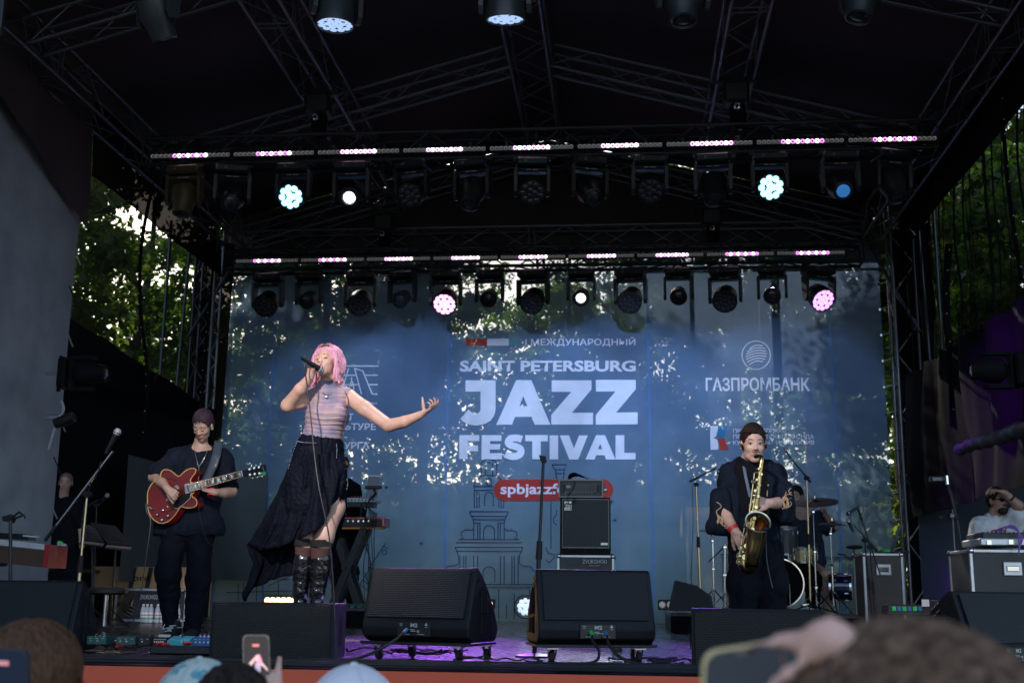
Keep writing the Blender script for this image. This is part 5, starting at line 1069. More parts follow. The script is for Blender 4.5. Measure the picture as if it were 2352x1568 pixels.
for (x, y0, y1, lb) in ((1665, 1250, 1390, 'chrome hardware stand left of the bass drum, left one'), (1697, 1270, 1390, 'chrome hardware stand beside the bass drum, nearest the saxophonist')):
    t = thing('hardware_stand', lb, 'drum hardware', (at(x, 1390, YD).x, YD, RZ), group='drum hardware stands'); G().cyl(at(x, y0, YD), Vector((at(x, 1390, YD).x, YD, RZ + .05)), .012).build('tube', M_chrome, t, world=True, smooth=True)
    for yy in (y0 + 6, (y0 + y1) / 2): G().box(at(x, yy, YD), (.06, .05, .04), bev=.01).build('clamp', M_chrome, t, world=True)
    for k in range(3): a = .3 + 2.094 * k; b = Vector((at(x, 1390, YD).x, YD, RZ)); G().cyl(b + Vector((0, 0, .22)), b + Vector((math.cos(a) * .24, math.sin(a) * .24, .01)), .009, n=6).build('leg', M_chrome, t, world=True)
    G().cyl(at(x, y0 + 4, YD), at(x - 38 if x < 1680 else x + 20, y0 + 40 if x < 1680 else y0 - 20, YD), .009).build('arm', M_stand, t, world=True)
t = thing('drum_throne', 'black padded seat on an arm beside the hi-hat', 'drum hardware', at(1960, 1255, YD)); G().ell(at(1963, 1256, YD), (.10, .08, .025)).build('pad', M_rub, t, world=True, smooth=True); G().tube([at(1925, 1272, YD), at(1940, 1273, YD), at(1955, 1288, YD), at(1962, 1262, YD)], .009).build('arm', M_stand, t, world=True)
t = thing('bass_drum_pedal', 'chrome bass drum pedal and spur under the drum kit', 'drum hardware', at(1816, 1385, YD - .2)); G().cyl(at(1813, 1340, YD - .1), at(1816, 1398, YD - .1), .012, .006).build('spur', M_chrome, t, world=True); G().box(at(1850, 1388, YD - .1), (.1, .28, .02)).build('foot_plate', M_chrome, t, world=True)

# brown flight case with laptop, right of the drums
fb = flight_case('brown flight case with silver edges standing right of the drums', 1988, 1270, 2074, 1412, 7.0, .55, M_brown, floor=0.0)
t = thing('laptop', 'open dark laptop on the brown flight case', 'laptop', at(2060, 1268, 7.2)); a = at(2030, 1268, 7.15); G().box((at(2055, 1268, 7.2).x, 7.25, a.z + .01), (.32, .22, .018), bev=.004).build('keyboard_base', M_black, t, world=True)
b0 = Vector((at(2048, 1268, 7.2).x, 7.12, a.z + .02)); G().prism([b0, b0 + Vector((0.10, 0, .27)), b0 + Vector((.115, .24, .27)), b0 + Vector((.015, .24, 0))], (0, 0, 0), (.008, 0, 0)).build('screen', M_stand, t, world=True)
t = tag(G().lathe([(.03, 0), (.055, 0), (.055, .028), (.03, .028), (.03, 0)], at(2034, 1268, 7.1) + Vector((0, 0, .004)), n=24).build('tape_roll', mat('green_tape', (.02, .55, .12), .5), None, smooth=True, sharp=.5), 'bright green roll of tape on the brown flight case', 'tape')

# ================================================================ RIGHT WING: DESK
dkc = flight_case('open flight case carrying the mixing desk at the right edge', 2238, 1262, 2420, 1440, 4.6, .7, M_case, latch=True, floor=0.0)
t = thing('mixing_desk', 'mixing desk in its case lid lit violet at the right edge', 'mixing desk', at(2290, 1250, 4.7)); boxpx(G(), 2252, 1236, 2400, 1252, 4.55, .6, .01).build('tray', M_edge, t, world=True)
dsk = boxpx(G(), 2256, 1222, 2400, 1240, 4.6, .5, .01).build('console', M_case, t, world=True)
for k in range(10): boxpx(G(), 2262 + 10 * k, 1219.5, 2265 + 10 * k, 1223, 4.6, .02).build('fader', M_print, dsk, world=True)
for q in ((2268, 1245), (2318, 1244)): boxpx(G(), q[0], q[1] - 5, q[0] + 9, q[1] + 5, 4.53, .02).build('latch', M_chrome, t, world=True)
M_vcab = mat('violet_glow_cable', (.25, .10, .45), .4)  # violet light over the desk put into the cable colour
for k in range(3): cb('desk_cable', [at(2285 + 10 * k, 1222, 4.55), at(2300 + 9 * k, 1212 - 3 * k, 4.5), at(2330 + 3 * k, 1214, 4.5), at(2348 - 4 * k, 1235, 4.5), at(2340, 1260 + 8 * k, 4.5)], M_vcab, .006, 'cable looping over the mixing desk at the right edge', 'cables on the mixing desk')
t = thing('lamp_stand', 'tall black stand with a small lettered box on top at the right', 'light stand', (at(2222, 1410, 5.2).x, 5.2, 0)); G().tube([at(2176, 1110, 5.2), at(2196, 1185, 5.2), at(2206, 1240, 5.2), Vector((at(2216, 1410, 5.2).x, 5.2, .02))], .013).build('pole', M_stand, t, world=True)
G().cyl(at(2206, 1245, 5.2), Vector((at(2240, 1400, 5.2).x, 5.1, .01)), .011).cyl(at(2206, 1245, 5.2), Vector((at(2200, 1405, 5.2).x, 5.3, .01)), .011).build('leg', M_stand, t, world=True)
bx = boxpx(G(), 2140, 1092, 2172, 1106, 5.15, .12, .01).build('lamp_box', M_body, t, world=True); G().cyl(at(2174, 1092, 5.15), at(2176, 1112, 5.15), .02).build('clamp', M_chrome, t, world=True)
lettering('ZVUKOHOD', at(2142, 1103, 5.14), at(2163, 1103, 5.14), .028, M_print, t, .01)
for x in (2196, 2160): G().box(at(x, 1188, 5.2), (.05, .05, .04), bev=.01).build('knob', M_rub, t, world=True)
# power boxes, cables at the drum side
t = thing('power_strip', 'black distribution box with white tag behind the blurred hand', 'power box', at(2090, 1400, 6.2)); boxpx(G(), 2040, 1388, 2140, 1412, 6.0, .3, .01).build('body', M_case, t, world=True); boxpx(G(), 2118, 1376, 2134, 1392, 5.97, .01).build('tag', M_white, t, world=True)
for k in range(6): boxpx(G(), 2050 + 12 * k, 1392, 2058 + 12 * k, 1402, 5.98, .02).build('socket', M_conb if k % 2 else M_con, t, world=True)
t = thing('folded_stand', 'black folded case hardware leaning by the right wing', 'hardware case', at(2185, 1400, 4.5)); boxpx(G(), 2150, 1378, 2230, 1400, 4.4, .2, .01).build('body', M_case, t, world=True)
for k in range(8): boxpx(G(), 2156 + 9 * k, 1384, 2160 + 9 * k, 1390, 4.38, .02).build('stud', M_chrome, t, world=True)
t = thing('far_monitor', 'dark wedge monitor lying before the drum riser at the left', 'loudspeaker', at(1590, 1400, 6.2)); A = [at(1538, 1402, 6.2), at(1640, 1402, 6.2), at(1634, 1368, 6.2), at(1600, 1344, 6.2), at(1553, 1332, 6.2)]; G().prism(A, (0, 0, 0), (0, .45, 0)).build('cabinet', M_cab, t, world=True)

# ================================================================ KEYBOARD RIG BEHIND THE SINGER
YK = 8.1
t = thing('keyboard_stand', 'black x shaped keyboard stand behind the singer', 'keyboard stand', (at(850, 1390, YK).x, YK, .22))
for yy in (0, .32):
    G().prism([at(829, 1206, YK), at(842, 1206, YK), at(770, 1392, YK), at(752, 1392, YK)], (0, yy, 0), (0, yy + .04, 0)).build('cross_bar', M_stand, t, world=True); G().prism([at(762, 1232, YK), at(775, 1232, YK), at(826, 1394, YK), at(812, 1394, YK)], (0, yy + .045, 0), (0, yy + .085, 0)).build('cross_bar', M_stand, t, world=True)
q = at(790, 1303, YK); G().cyl(q + Vector((0, -.03, 0)), q + Vector((0, .4, 0)), .03).build('pivot_bolt', M_stand, t, world=True); G().cyl(at(829, 1206, YK) + Vector((0, -.03, 0)), at(829, 1150, YK) + Vector((0, .05, 0)), .014).build('tier_arm', M_stand, t, world=True)
M_kred = mat('keyboard_red', (.45, .02, .03), .3, coat=.6); M_ksil = mat('keyboard_silver', (.45, .55, .58), .35, .2)
M_wood = mat('keyboard_wood', (.50, .33, .14), .5)
def keyboard(name, label, x0, x1, yt, yb, Y, body, cat='keyboard', wood=None):
    t = thing(name, label, cat, at((x0 + x1) / 2, yb, Y) + Vector((0, .15, 0))); b = boxpx(G(), x0, yt, x1, yb, Y, .32, .006).build('case', body, t, world=True)
    if wood: boxpx(G(), x0 + 3, yb - 1, x1 - 6, yb + 4, Y + .05, .2).build('wood_base', wood, t, world=True)
    return t
kb = keyboard('stage_piano', 'red cased stage piano on the lower tier behind the singer', 760, 884, 1187, 1208, YK - .05, M_kred, wood=M_wood)
boxpx(G(), 762, 1191, 878, 1207, YK - .056, .006).build('back_panel', M_black, kb, world=True)
for k in range(7): q = at(775 + 12 * k, 1196, YK - .065); G().cyl(q, q + Vector((0, .01, 0)), .012, n=10).build('socket', M_chrome, kb, world=True)
ks = keyboard('synthesizer', 'pale silver synthesizer on the upper tier behind the singer', 760, 863, 1143, 1152, YK, M_ksil); boxpx(G(), 762, 1152, 858, 1163, YK + .03, .2).build('underside', M_black, ks, world=True)
for k in range(9): q = at(792 + 8 * k, 1147.5, YK - .01); G().cyl(q, q + Vector((0, .01, 0)), .011, n=8).build('knob', M_black if k % 3 else M_kred, ks, world=True)
for k in range(5): boxpx(G(), 806 + 7 * k, 1139.5, 809 + 7 * k, 1143, YK + .1, .02).build('fader_cap', M_kred, ks, world=True)
tb = thing('tablet', 'tablet computer clamped on an arm above the synthesizers', 'tablet', at(856, 1118, YK - .1)); Q = [at(840, 1142, YK - .1), at(865, 1144, YK - .1), at(876, 1093, YK - .1), at(846, 1091, YK - .1)]
G().prism(Q, (0, 0, 0), (0, .012, 0)).build('body', mat('tablet_back', (.10, .10, .14), .25, .4), tb, world=True); G().prism([at(845.5, 1093, YK - .11), at(876.5, 1095, YK - .11), at(877, 1092, YK - .11), at(846, 1090, YK - .11)], (0, 0, 0), (0, .01, 0)).build('bright_edge', M_white, tb, world=True)
hh = boxpx(G(), 838, 1115, 876, 1122, YK - .14, .04, .008).build('clamp', M_stand, tb, world=True); G().tube([at(858, 1122, YK - .13), at(862, 1132, YK - .15), at(850, 1146, YK - .12), at(842, 1160, YK - .1), at(838, 1200, YK - .08)], .011).build('arm', M_stand, tb, world=True)
for k in range(7):
    x = 838 + 3 * k; cb('rig_cable', [at(x, 1150 + 6 * k, YK - .12), at(x + 10, 1180, YK - .14), at(x + (6 if k % 2 else -6), 1230, YK - .12), at(x + random.uniform(-12, 20), 1300, YK - .12), at(x - 2 * k, 1395, YK - .12)], r=.005, label='black cable hanging from the keyboard rig behind the singer', grp='cables hanging from the keyboard rig')
t = thing('pedal_row', 'dark green effect boxes on the riser behind the left wheeled monitor', 'effect pedals', at(815, 1395, 7.7))
for k in range(4): boxpx(G(), 786 + 16 * k, 1386, 800 + 16 * k, 1398, 7.7, .12, .01).build('box', mat('green_pedal', (.02, .10, .08), .4), t, world=True)

# ================================================================ LEFT SIDE
YL = 4.2
t = thing('electric_piano', 'electric piano with white keys and brown case at the left edge', 'keyboard', at(30, 1275, YL)); 
A0, A1 = at(-60, 1232, YL), at(103, 1249, YL); ex = (A1 - A0); Lk = ex.length; ex.normalize(); dn = Vector((0, 0, -1)); bk_ = Vector((0, 1, 0))
G().prism([A0 + dn * .06, A1 + dn * .06, A1 + dn * .21, A0 + dn * .21], (0, 0, 0), (0, .35, 0)).build('case', mat('walnut_case', (.10, .05, .03), .5), t, world=True)
for k in range(40): a = A0 + ex * (Lk * k / 40); G().prism([a + ex * .002, a + ex * (Lk / 40 - .002), a + ex * (Lk / 40 - .002) + dn * .05, a + ex * .002 + dn * .05], (0, 0, 0), (0, .14, 0)).build('key', M_white, t, world=True)
G().prism([A1 + ex * .004, A1 + ex * .05, A1 + ex * .05 + dn * .21, A1 + ex * .004 + dn * .21], (0, -.01, 0), (0, .36, 0)).build('end_cheek', M_kred, t, world=True)
G().prism([at(-20, 1222, YL + .2), at(60, 1226, YL + .2), at(66, 1240, YL + .2), at(-20, 1235, YL + .2)], (0, 0, 0), (0, .15, 0)).build('control_box', M_stand, t, world=True)
G().prism([at(-10, 1300, YL + .1), at(8, 1300, YL + .1), at(30, 1262, YL + .1), at(16, 1262, YL + .1)], (0, 0, 0), (0, .05, 0)).build('stand_leg', M_stand, t, world=True)
G().prism([at(-30, 1275, YL), at(90, 1281, YL), at(85, 1290, YL), at(-30, 1284, YL)], (0, .05, 0), (0, .3, 0)).build('stand_bar', M_stand, t, world=True)
tag(G().prism([at(52, 1228, YL), at(82, 1230, YL), at(82, 1233, YL), at(52, 1231, YL)], (0, 0, 0), (0, .08, 0)).build('paper_sheet', M_white), 'white folded paper lying on the electric piano', 'paper')
flight_case('silver edged case in warm light under the electric piano', -20, 1300, 62, 1330, 6.2, .5, M_case, latch=False)
def music_stand(label, A, foot, Y):
    t = thing('music_stand', label, 'music stand', (foot[0], Y, 0), group='music stands'); n = (A[1] - A[0]).cross(A[3] - A[0]).normalized(); d = G().prism(A, (0, 0, 0), n * .006).build('desk', M_stand, t, world=True)
    for i in range(5):
        for j in range(8): p = A[0].lerp(A[1], (j + .5) / 8).lerp(A[3].lerp(A[2], (j + .5) / 8), (i + .5) / 5); G().box(p - n * .003 * (1 if n.y > 0 else -1), (.022, .004, .012)).build('slot', mat('slot_grey', (.03, .03, .05), .6), d, world=True)
    G().cyl(A[0].lerp(A[1], .5).lerp(A[3].lerp(A[2], .5), .2), Vector((foot[0], Y, .05)), .011).build('pole', M_stand, t, world=True); G().prism([A[0], A[1], A[1] + Vector((0, -.06, -.03)), A[0] + Vector((0, -.06, -.03))], (0, 0, 0), (0, 0, -.02)).build('ledge', M_stand, t, world=True)
    for k in range(3): a = 1 + 2.094 * k; G().cyl((foot[0], Y, .2), (foot[0] + .25 * math.cos(a), Y + .25 * math.sin(a), .01), .008, n=6).build('leg', M_stand, t, world=True)
YS = 5.6
music_stand('black perforated music stand, the nearer of two on the left', [at(248, 1249, YS - .12), at(304, 1254, YS - .12), at(266, 1208, YS + .1), at(207, 1200, YS + .1)], (at(254, 1400, YS).x,), YS)
music_stand('black perforated music stand half behind the chrome stand', [at(188, 1240, YS + .3), at(240, 1246, YS + .3), at(216, 1208, YS + .5), at(186, 1203, YS + .5)], (at(214, 1400, YS + .4).x,), YS + .4)
t = thing('piano_stool', 'black round padded stool behind the left monitor', 'stool', (at(240, 1400, 5.0).x, 5.0, 0)); G().lathe([(0, .0), (.16, 0), (.19, .02), (.19, .05), (.15, .07), (0, .07)], (at(245, 1365, 5.0).x, 5.0, at(245, 1365, 5.0).z), n=28).build('seat', M_rub, t, world=True, smooth=True)
G().cyl((at(245, 1365, 5.0).x, 5.0, .05), at(245, 1365, 5.0), .02).build('post', M_chrome, t, world=True)
fz = flight_case('dark flight case lettered ZVUKOHOD behind the guitarist', 258, 1352, 430, 1440, 8.6, .5, mat('case_navy', (.015, .018, .03), .5), latch=False, floor=0.0); lettering('ZVUKOHOD.', at(322, 1375, 8.58), at(363, 1375, 8.58), .055, M_print, fz, .01)
t = thing('cardboard_box', 'long cardboard keyboard carton with black strap lying on the dark case', 'box', at(310, 1350, 8.8)); M_card = mat('cardboard', (.42, .24, .11), .85, var=.15, scale=3)
boxpx(G(), 200, 1302, 432, 1349, 8.75, .4, .004).build('carton', M_card, t, world=True); lettering('nord', at(291, 1333, 8.73), at(343, 1333, 8.73), .085, M_black, t, .004)
for x in (296, 334): G().prism([at(x + 8, 1302, 8.73), at(x + 18, 1302, 8.73), at(x + 8, 1349, 8.73), at(x - 2, 1349, 8.73)], (0, 0, 0), (0, .008, 0)).build('strap', M_rub, t, world=True)
for x in (268, 420): boxpx(G(), x, 1303, x + 3, 1330, 8.735, .008).build('tape', mat('clear_tape', (.6, .5, .4), .2), t, world=True)
t = thing('shopping_bag', 'brown paper bag with red print behind the guitarist legs', 'bag', at(432, 1350, 8.4)); Q = [at(417, 1350, 8.4), at(436, 1352, 8.4), at(438, 1322, 8.4), at(432, 1302, 8.4), at(424, 1318, 8.4)]; G().prism(Q, (0, 0, 0), (0, .15, 0)).build('paper', mat('brown_paper', (.50, .28, .17), .8), t, world=True); boxpx(G(), 425, 1316, 437, 1325, 8.39, .006).build('print', M_kred, t, world=True)
M_pet = mat('clear_plastic', (.75, .82, .88), .08, var=0, alpha=.45, coat=1); M_lab = mat('bottle_label', (.75, .73, .76), .6); M_lab2 = mat('label_pink', (.6, .2, .3), .6); M_lab3 = mat('label_green', (.1, .4, .25), .6)
bot = None
for i, x in enumerate((326, 333.5, 344, 358, 371.5, 385, 406)):
    p = at(x, 1440, 7.9); loc = (p.x, 7.9 + .02 * (i % 2), .004)
    if bot is None:
        bot = thing('water_bottle', 'x', 'bottle', loc, group='water bottles in a row behind the guitarist'); o = bot
        G().lathe([(0, 0), (.028, .002), (.032, .012), (.031, .05), (.032, .14), (.030, .165), (.016, .195), (.0125, .205), (.0125, .215), (0, .215)], n=16).build('bottle', M_pet, o, smooth=True)
        G().lathe([(.0145, .205), (.0145, .222), (0, .222)], n=12).build('cap', M_white, o); lb = G().lathe([(.0328, .05), (.0328, .125)], n=16).build('label', M_lab, o, smooth=True); G().lathe([(.0333, .085), (.0333, .10)], n=16).build('label_band', M_lab2, lb, smooth=True); G().lathe([(.0333, .05), (.0333, .065)], n=16).build('label_band', M_lab3, lb, smooth=True)
    else: o = copy_tree(bot); o.location = loc
    o['label'] = ['first', 'second', 'third', 'fourth', 'fifth', 'sixth', 'seventh'][i] + ' from the left of the clear water bottles behind the guitarist'
o = copy_tree(bot); o.location = (at(1417, 1515, 1.35).x, 1.35, .004); o['label'] = 'single water bottle standing under the right wheeled monitor'; del o['group']
t = thing('floor_fan', 'round metal floor fan tilted up behind the left monitor', 'fan', at(282, 1395, 6.4)); c = at(282, 1392, 6.4); Rf = Matrix.Rotation(rad(-35), 3, 'Z') @ Matrix.Rotation(rad(72), 3, 'X'); M_wire = mat('bronze_wire', (.20, .15, .09), .35, .8)
for k in range(7):
    rr = .03 + .03 * k; G().lathe([(rr - .002, .06 - .02 * k / 7), (rr + .002, .06 - .02 * k / 7)], c, Rf, 32).build('guard_ring', M_wire, t, world=True)
for k in range(36): a = k * 2 * math.pi / 36; G().tube([c + Rf @ Vector((.03 * math.cos(a), .03 * math.sin(a), .06)), c + Rf @ Vector((.2 * math.cos(a), .2 * math.sin(a), .04)), c + Rf @ Vector((.215 * math.cos(a), .215 * math.sin(a), -.03))], .0022, 4).build('guard_wire', M_wire, t, world=True)
for k in range(3): a = k * 2.094; G().prism([c + Rf @ Vector(v) for v in ((.03 * math.cos(a), .03 * math.sin(a), 0), (.18 * math.cos(a), .18 * math.sin(a), .01), (.18 * math.cos(a + .9), .18 * math.sin(a + .9), -.02))], (0, 0, 0), (0, .004, 0)).build('blade', M_stand, t, world=True)
G().tube([c + Vector((-.22, .05, -.1)), c + Vector((-.2, 0, -.22)), c + Vector((.1, 0, -.22))], .012).build('foot_frame', M_chrome, t, world=True); G().cyl(c, c + Rf @ Vector((0, 0, -.1)), .05).build('motor', M_stand, t, world=True)

# ================================================================ PEDALS AND CABLES ON THE FLOOR
YP = 2.9
t = thing('pedalboard', 'black pedalboard at the feet of the guitarist', 'pedalboard', (at(430, 1500, YP).x, YP, 0)); a = atz(345, 1502, .0); b = atz(518, 1502, .0); G().box(((a.x + b.x) / 2, a.y + .15, .03), (b.x - a.x, .32, .05), bev=.006).build('board', M_black, t, world=True)
py_ = a.y + .12; M_teal = mat('teal_pedal', (.03, .42, .45), .35); M_pblue = mat('blue_pedal', (.02, .14, .45), .35)
def pedal(label, x0, x1, m, h=.05, knobs=3, tilt=0.0, grp='effect pedals on the board'):
    xa = at(x0, 1480, py_).x; xb = at(x1, 1480, py_).x; t = thing('effect_pedal', label, 'effect pedal', ((xa + xb) / 2, py_, .056), group=grp); W = xb - xa
    g = G(); g.prism([(-W / 2, -.06, 0), (-W / 2, -.06, h * (1 - tilt)), (-W / 2, .06, h), (-W / 2, .06, 0)], (0, 0, 0), (W, 0, 0)); g.build('housing', m, t)
    for k in range(knobs): x = -W / 2 + W * (k + .5) / knobs; G().cyl((x, .02, h * .97), (x, .02, h + .014), .008, n=10).build('knob', M_chrome if knobs > 4 else M_black, t)
    for k in range(max(1, knobs - 1)): x = -W / 2 + W * (k + .7) / knobs; G().cyl((x, -.068, h * .4), (x, -.06, h * .4), .006, n=8).build('socket', M_chrome, t)
    for k in range(max(2, knobs)): x = -W / 2 + W * (k + .5) / max(2, knobs); G().box((x, -.0605, h * .72), (.014, .001, .004)).build('caption', M_print, t)
    return t
pedal('wide blue effect pedal with a row of chrome knobs', 451, 517, M_pblue, .055, 7); pedal('turquoise effect pedal with red plug', 391, 440, M_teal, .055, 1, .45); pedal('black graphic equaliser pedal with coloured sliders', 360, 389, M_stand, .05, 6); pedal('small black pedal at the left end of the board', 326, 352, M_stand, .05, 2)
pedal('dark green pedal lying among the cables, left one', 208, 252, mat('green_pedal', (.02, .10, .08), .4), .05, 3); pedal('dark green pedal lying among the cables, right one', 275, 318, mat('green_pedal', (.02, .10, .08), .4), .05, 3)
M_plug = mat('red_plug', (.55, .02, .02), .4)
for x, y in ((362, 1478), (375, 1480), (424, 1477), (268, 1484)):
    q = at(x, y, py_ - .1); tag(G().cyl(q, q + Vector((.02, .04, .0)), .011, n=10).ell(q, .012, n=8, m=6).build('jack_plug', M_plug), 'red jack plug among the pedals', 'plug', 'red jack plugs among the pedals')
rr = random.Random(11)
for k in range(9):      # runs along the edge
    y = .10 + .055 * k; z = .012 + .004 * (k % 3); L_ = [(-5.2 + 1.0 * i, y + rr.uniform(-.035, .035), z + rr.uniform(0, .006)) for i in range(12)]
    tag(G().tube(curve(L_, 4), rr.choice((.006, .009, .011)), 6).build('edge_cable', M_rub, None, smooth=True), 'long black cable lying along the front edge of the stage', 'cable', 'cables along the front edge of the stage')
def loops(cxp, cyy, n, w, d, lb, grp, m=M_rub, r=.0055):
    for k in range(n):
        P = []; a = rr.uniform(0, 6); x = cxp + rr.uniform(-w / 2, w / 2); y = cyy + rr.uniform(-d / 2, d / 2)
        for i in range(9): a += rr.uniform(-1.2, 1.5); x += .075 * math.cos(a); y += .06 * math.sin(a); x = min(max(x, cxp - w / 2), cxp + w / 2); y = min(max(y, cyy - d / 2), cyy + d / 2); P.append((x, y, .012 + rr.uniform(0, .03)))
        tag(G().tube(curve(P, 4), r, 6).build('loose_cable', m, None, smooth=True), lb, 'cable', grp)
loops(-2.35, 1.9, 16, 1.6, .5, 'loose black cable tangled around the guitar pedals', 'cables tangled around the guitar pedals')
loops(-.25, 1.55, 6, .8, .2, 'black cable coil behind the wheels of the left dolly', 'cables behind the left dolly')
loops(1.35, .9, 7, .5, .4, 'black cable coil right of the right dolly', 'cables right of the right dolly'); loops(.45, .8, 4, .5, .2, 'black cable coil between the two dollies', 'cables between the dollies')
loops(3.0, 5.9, 16, 1.6, .8, 'black cable tangled on the floor right of the drums', 'cables right of the drums'); loops(2.9, .9, 8, 1.6, .5, 'loose black cable by the right edge monitor', 'cables by the right edge monitor')
_q = lambda c, rz, v: Vector((c[0], c[1], 0)) + Matrix.Rotation(rad(rz), 3, 'Z') @ Vector(v)
cb('speaker_cable', [_q(c3, -16, (-.055, -.11, .14)), _q(c3, -16, (-.12, -.20, .08)), _q(c3, -16, (-.22, -.26, .03)), _q(c3, -16, (-.34, -.30, .012)), _q(c3, -16, (-.6, -.34, .012))], M_rub, .009, 'thick cable running from the left wheeled monitor to the floor')
cb('speaker_cable', [_q(c4, 14, (-.055, -.11, .14)), _q(c4, 14, (-.03, -.17, .09)), _q(c4, 14, (-.06, -.22, .03)), _q(c4, 14, (-.2, -.27, .012)), _q(c4, 14, (-.5, -.3, .012))], M_rub, .009, 'thick cable with green plug running down from the right wheeled monitor')
cb('speaker_cable', [_q(c4, 14, (.035, -.11, .14)), _q(c4, 14, (.07, -.17, .07)), _q(c4, 14, (.14, -.22, .03)), _q(c4, 14, (.25, -.2, .012)), _q(c4, 14, (.5, -.3, .012))], M_rub, .009, 'thick cable with blue plug running right from the right wheeled monitor')
q = atz(1735, 1482 + 22, .02); tag(G().cyl(q, q + Vector((.10, 0, 0)), .016, n=12).build('cable_connector', M_con), 'green tipped cable connector on the floor right of the right dolly', 'connector')
t = thing('socket_strip', 'yellow labelled socket strip on the floor under the right edge monitor', 'power box', atz(2160, 1500, 0)); 
for x in (2152, 2170, 2224): q = atz(x, 1498, .02); G().box(q + Vector((0, 0, .02)), (.04, .05, .05), bev=.005).build('socket', mat('yellow_plastic', (.65, .50, .10), .5), t, world=True)
q = atz(2190, 1504, 0); G().box(q + Vector((0, .05, .01)), (.42, .12, .02)).build('strip', M_black, t, world=True)
# ================================================================ PEOPLE
def skin_mat(name, c, red=0.25):
    m = mat(name, c, 0.5, var=0.15, scale=14, bump=0.08, bscale=260); p = m.node_tree.nodes['Principled BSDF']
    p.inputs['Subsurface Weight'].default_value = 0.12; p.inputs['Subsurface Radius'].default_value = (0.02, 0.008, 0.004); p.inputs['Subsurface Scale'].default_value = 0.5; return m
S_fair = skin_mat('fair_skin', (0.60, 0.36, 0.27)); S_lt = skin_mat('light_skin', (0.50, 0.30, 0.22)); S_aud = skin_mat('warm_skin', (0.82, 0.46, 0.34)); S_tan = skin_mat('tanned_skin', (0.40, 0.22, 0.15))
def hair_mat(name, c1, c2, sx=160, sz=7, bump=0.7, rough=0.62):
    m = bpy.data.materials.new(name); m.use_nodes = True; nt = m.node_tree; p = nt.nodes['Principled BSDF']; p.inputs['Roughness'].default_value = rough; p.inputs['Specular IOR Level'].default_value = .22
    tc = nt.nodes.new('ShaderNodeTexCoord'); mp = nt.nodes.new('ShaderNodeMapping'); mp.inputs['Scale'].default_value = (sx, sx, sz); nt.links.new(tc.outputs['Object'], mp.inputs[0])
    n = nt.nodes.new('ShaderNodeTexNoise'); n.inputs['Scale'].default_value = 1.0; n.inputs['Detail'].default_value = 5; nt.links.new(mp.outputs[0], n.inputs['Vector'])
    r = nt.nodes.new('ShaderNodeValToRGB'); r.color_ramp.elements[0].position = .3; r.color_ramp.elements[1].position = .7; r.color_ramp.elements[0].color = (*c1, 1); r.color_ramp.elements[1].color = (*c2, 1)
    nt.links.new(n.outputs['Fac'], r.inputs[0]); nt.links.new(r.outputs[0], p.inputs['Base Color'])
    b = nt.nodes.new('ShaderNodeBump'); b.inputs['Strength'].default_value = bump; b.inputs['Distance'].default_value = .006; nt.links.new(n.outputs['Fac'], b.inputs['Height']); nt.links.new(b.outputs[0], p.inputs['Normal']); return m
H_pink = hair_mat('pink_hair', (0.50, 0.17, 0.26), (0.80, 0.45, 0.55)); H_root = hair_mat('brown_roots', (0.07, .04, .03), (.16, .09, .07)); H_dark = hair_mat('dark_hair', (.012, .008, .006), (.045, .028, .02))
H_brown = hair_mat('brown_hair', (.05, .022, .010), (.16, .075, .035)); H_plum = hair_mat('plum_hair', (.018, .009, .014), (.075, .038, .058), 120, 60); H_crop = hair_mat('cropped_hair', (.035, .022, .016), (.08, .05, .04), 200, 200)
H_chest = hair_mat('chestnut_hair', (.008, .004, .003), (.034, .016, .011))
M_eye = mat('eye_white', (.65, .62, .60), .2, var=0); M_iris = mat('iris_dark', (.02, .015, .012), .1, var=0); M_lip = mat('lips', (.38, .17, .14), .4, var=.05); M_lip2 = mat('lips_rose', (.55, .10, .13), .3, var=.05); M_brow = mat('brow_hair', (.05, .03, .022), .8)
M_navy = mat('navy_jersey', (.009, .012, .022), .8, var=.2, scale=5, bump=.3, bscale=300, spec=.12); M_bk = mat('black_cotton', (.007, .0075, .010), .85, var=.2, bump=.3, bscale=300, spec=.1); M_tr = mat('black_trousers', (.007, .008, .013), .8, var=.2, bump=.3, bscale=260, spec=.12)
M_wtee = mat('white_tee', (.62, .60, .60), .8, var=.05, bump=.2, bscale=200); M_band = mat('red_wristband', (.60, .03, .03), .5); M_silver = mat('silver_metal', (.8, .8, .8), .2, 1)

def hframe(f, up=(0, 0, 1)):
    f = Vector(f).normalized(); u = Vector(up); r = f.cross(u).normalized(); u = r.cross(f).normalized(); return Matrix((r, f, u)).transposed()
def head(S, c, R, s=1.0, k=.015, jaw=1.0):
    A = lambda v: np.array(Vector(c) + R @ (Vector(v) * s)); Rn = np.array(R)
    E = lambda v, r, kk=k, sub=False: S.ell(A(v), np.array(r) * s, Rn, kk, sub)
    E((0, -.014, .034), (.076, .094, .084)); E((0, .022, -.022), (.062, .066, .082)); E((0, .022, -.078), (.050 * jaw, .056, .036)); E((0, .056, -.104), (.024 * jaw, .022, .018))
    E((-.033, .055, -.028), (.026, .024, .024)); E((.033, .055, -.028), (.026, .024, .024))
    S.cap(A((-.036, .072, .020)), A((.036, .072, .020)), .011 * s, None, .012)
    for x in (-.031, .031): E((x, .094, .000), (.017, .016, .010), .010, True)
    S.cap(A((0, .080, .006)), A((0, .101, -.030)), .007 * s, .0105 * s, .006); E((-.012, .091, -.034), (.008, .010, .007), .005); E((.012, .091, -.034), (.008, .010, .007), .005)
    S.cap(A((-.018, .078, -.066)), A((.018, .078, -.066)), .010 * s, None, .008)
    for x in (-1, 1): E((x * .078, -.006, -.008), (.008, .019, .031), .006); E((x * .080, .006, -.026), (.006, .009, .012), .005)
    return A
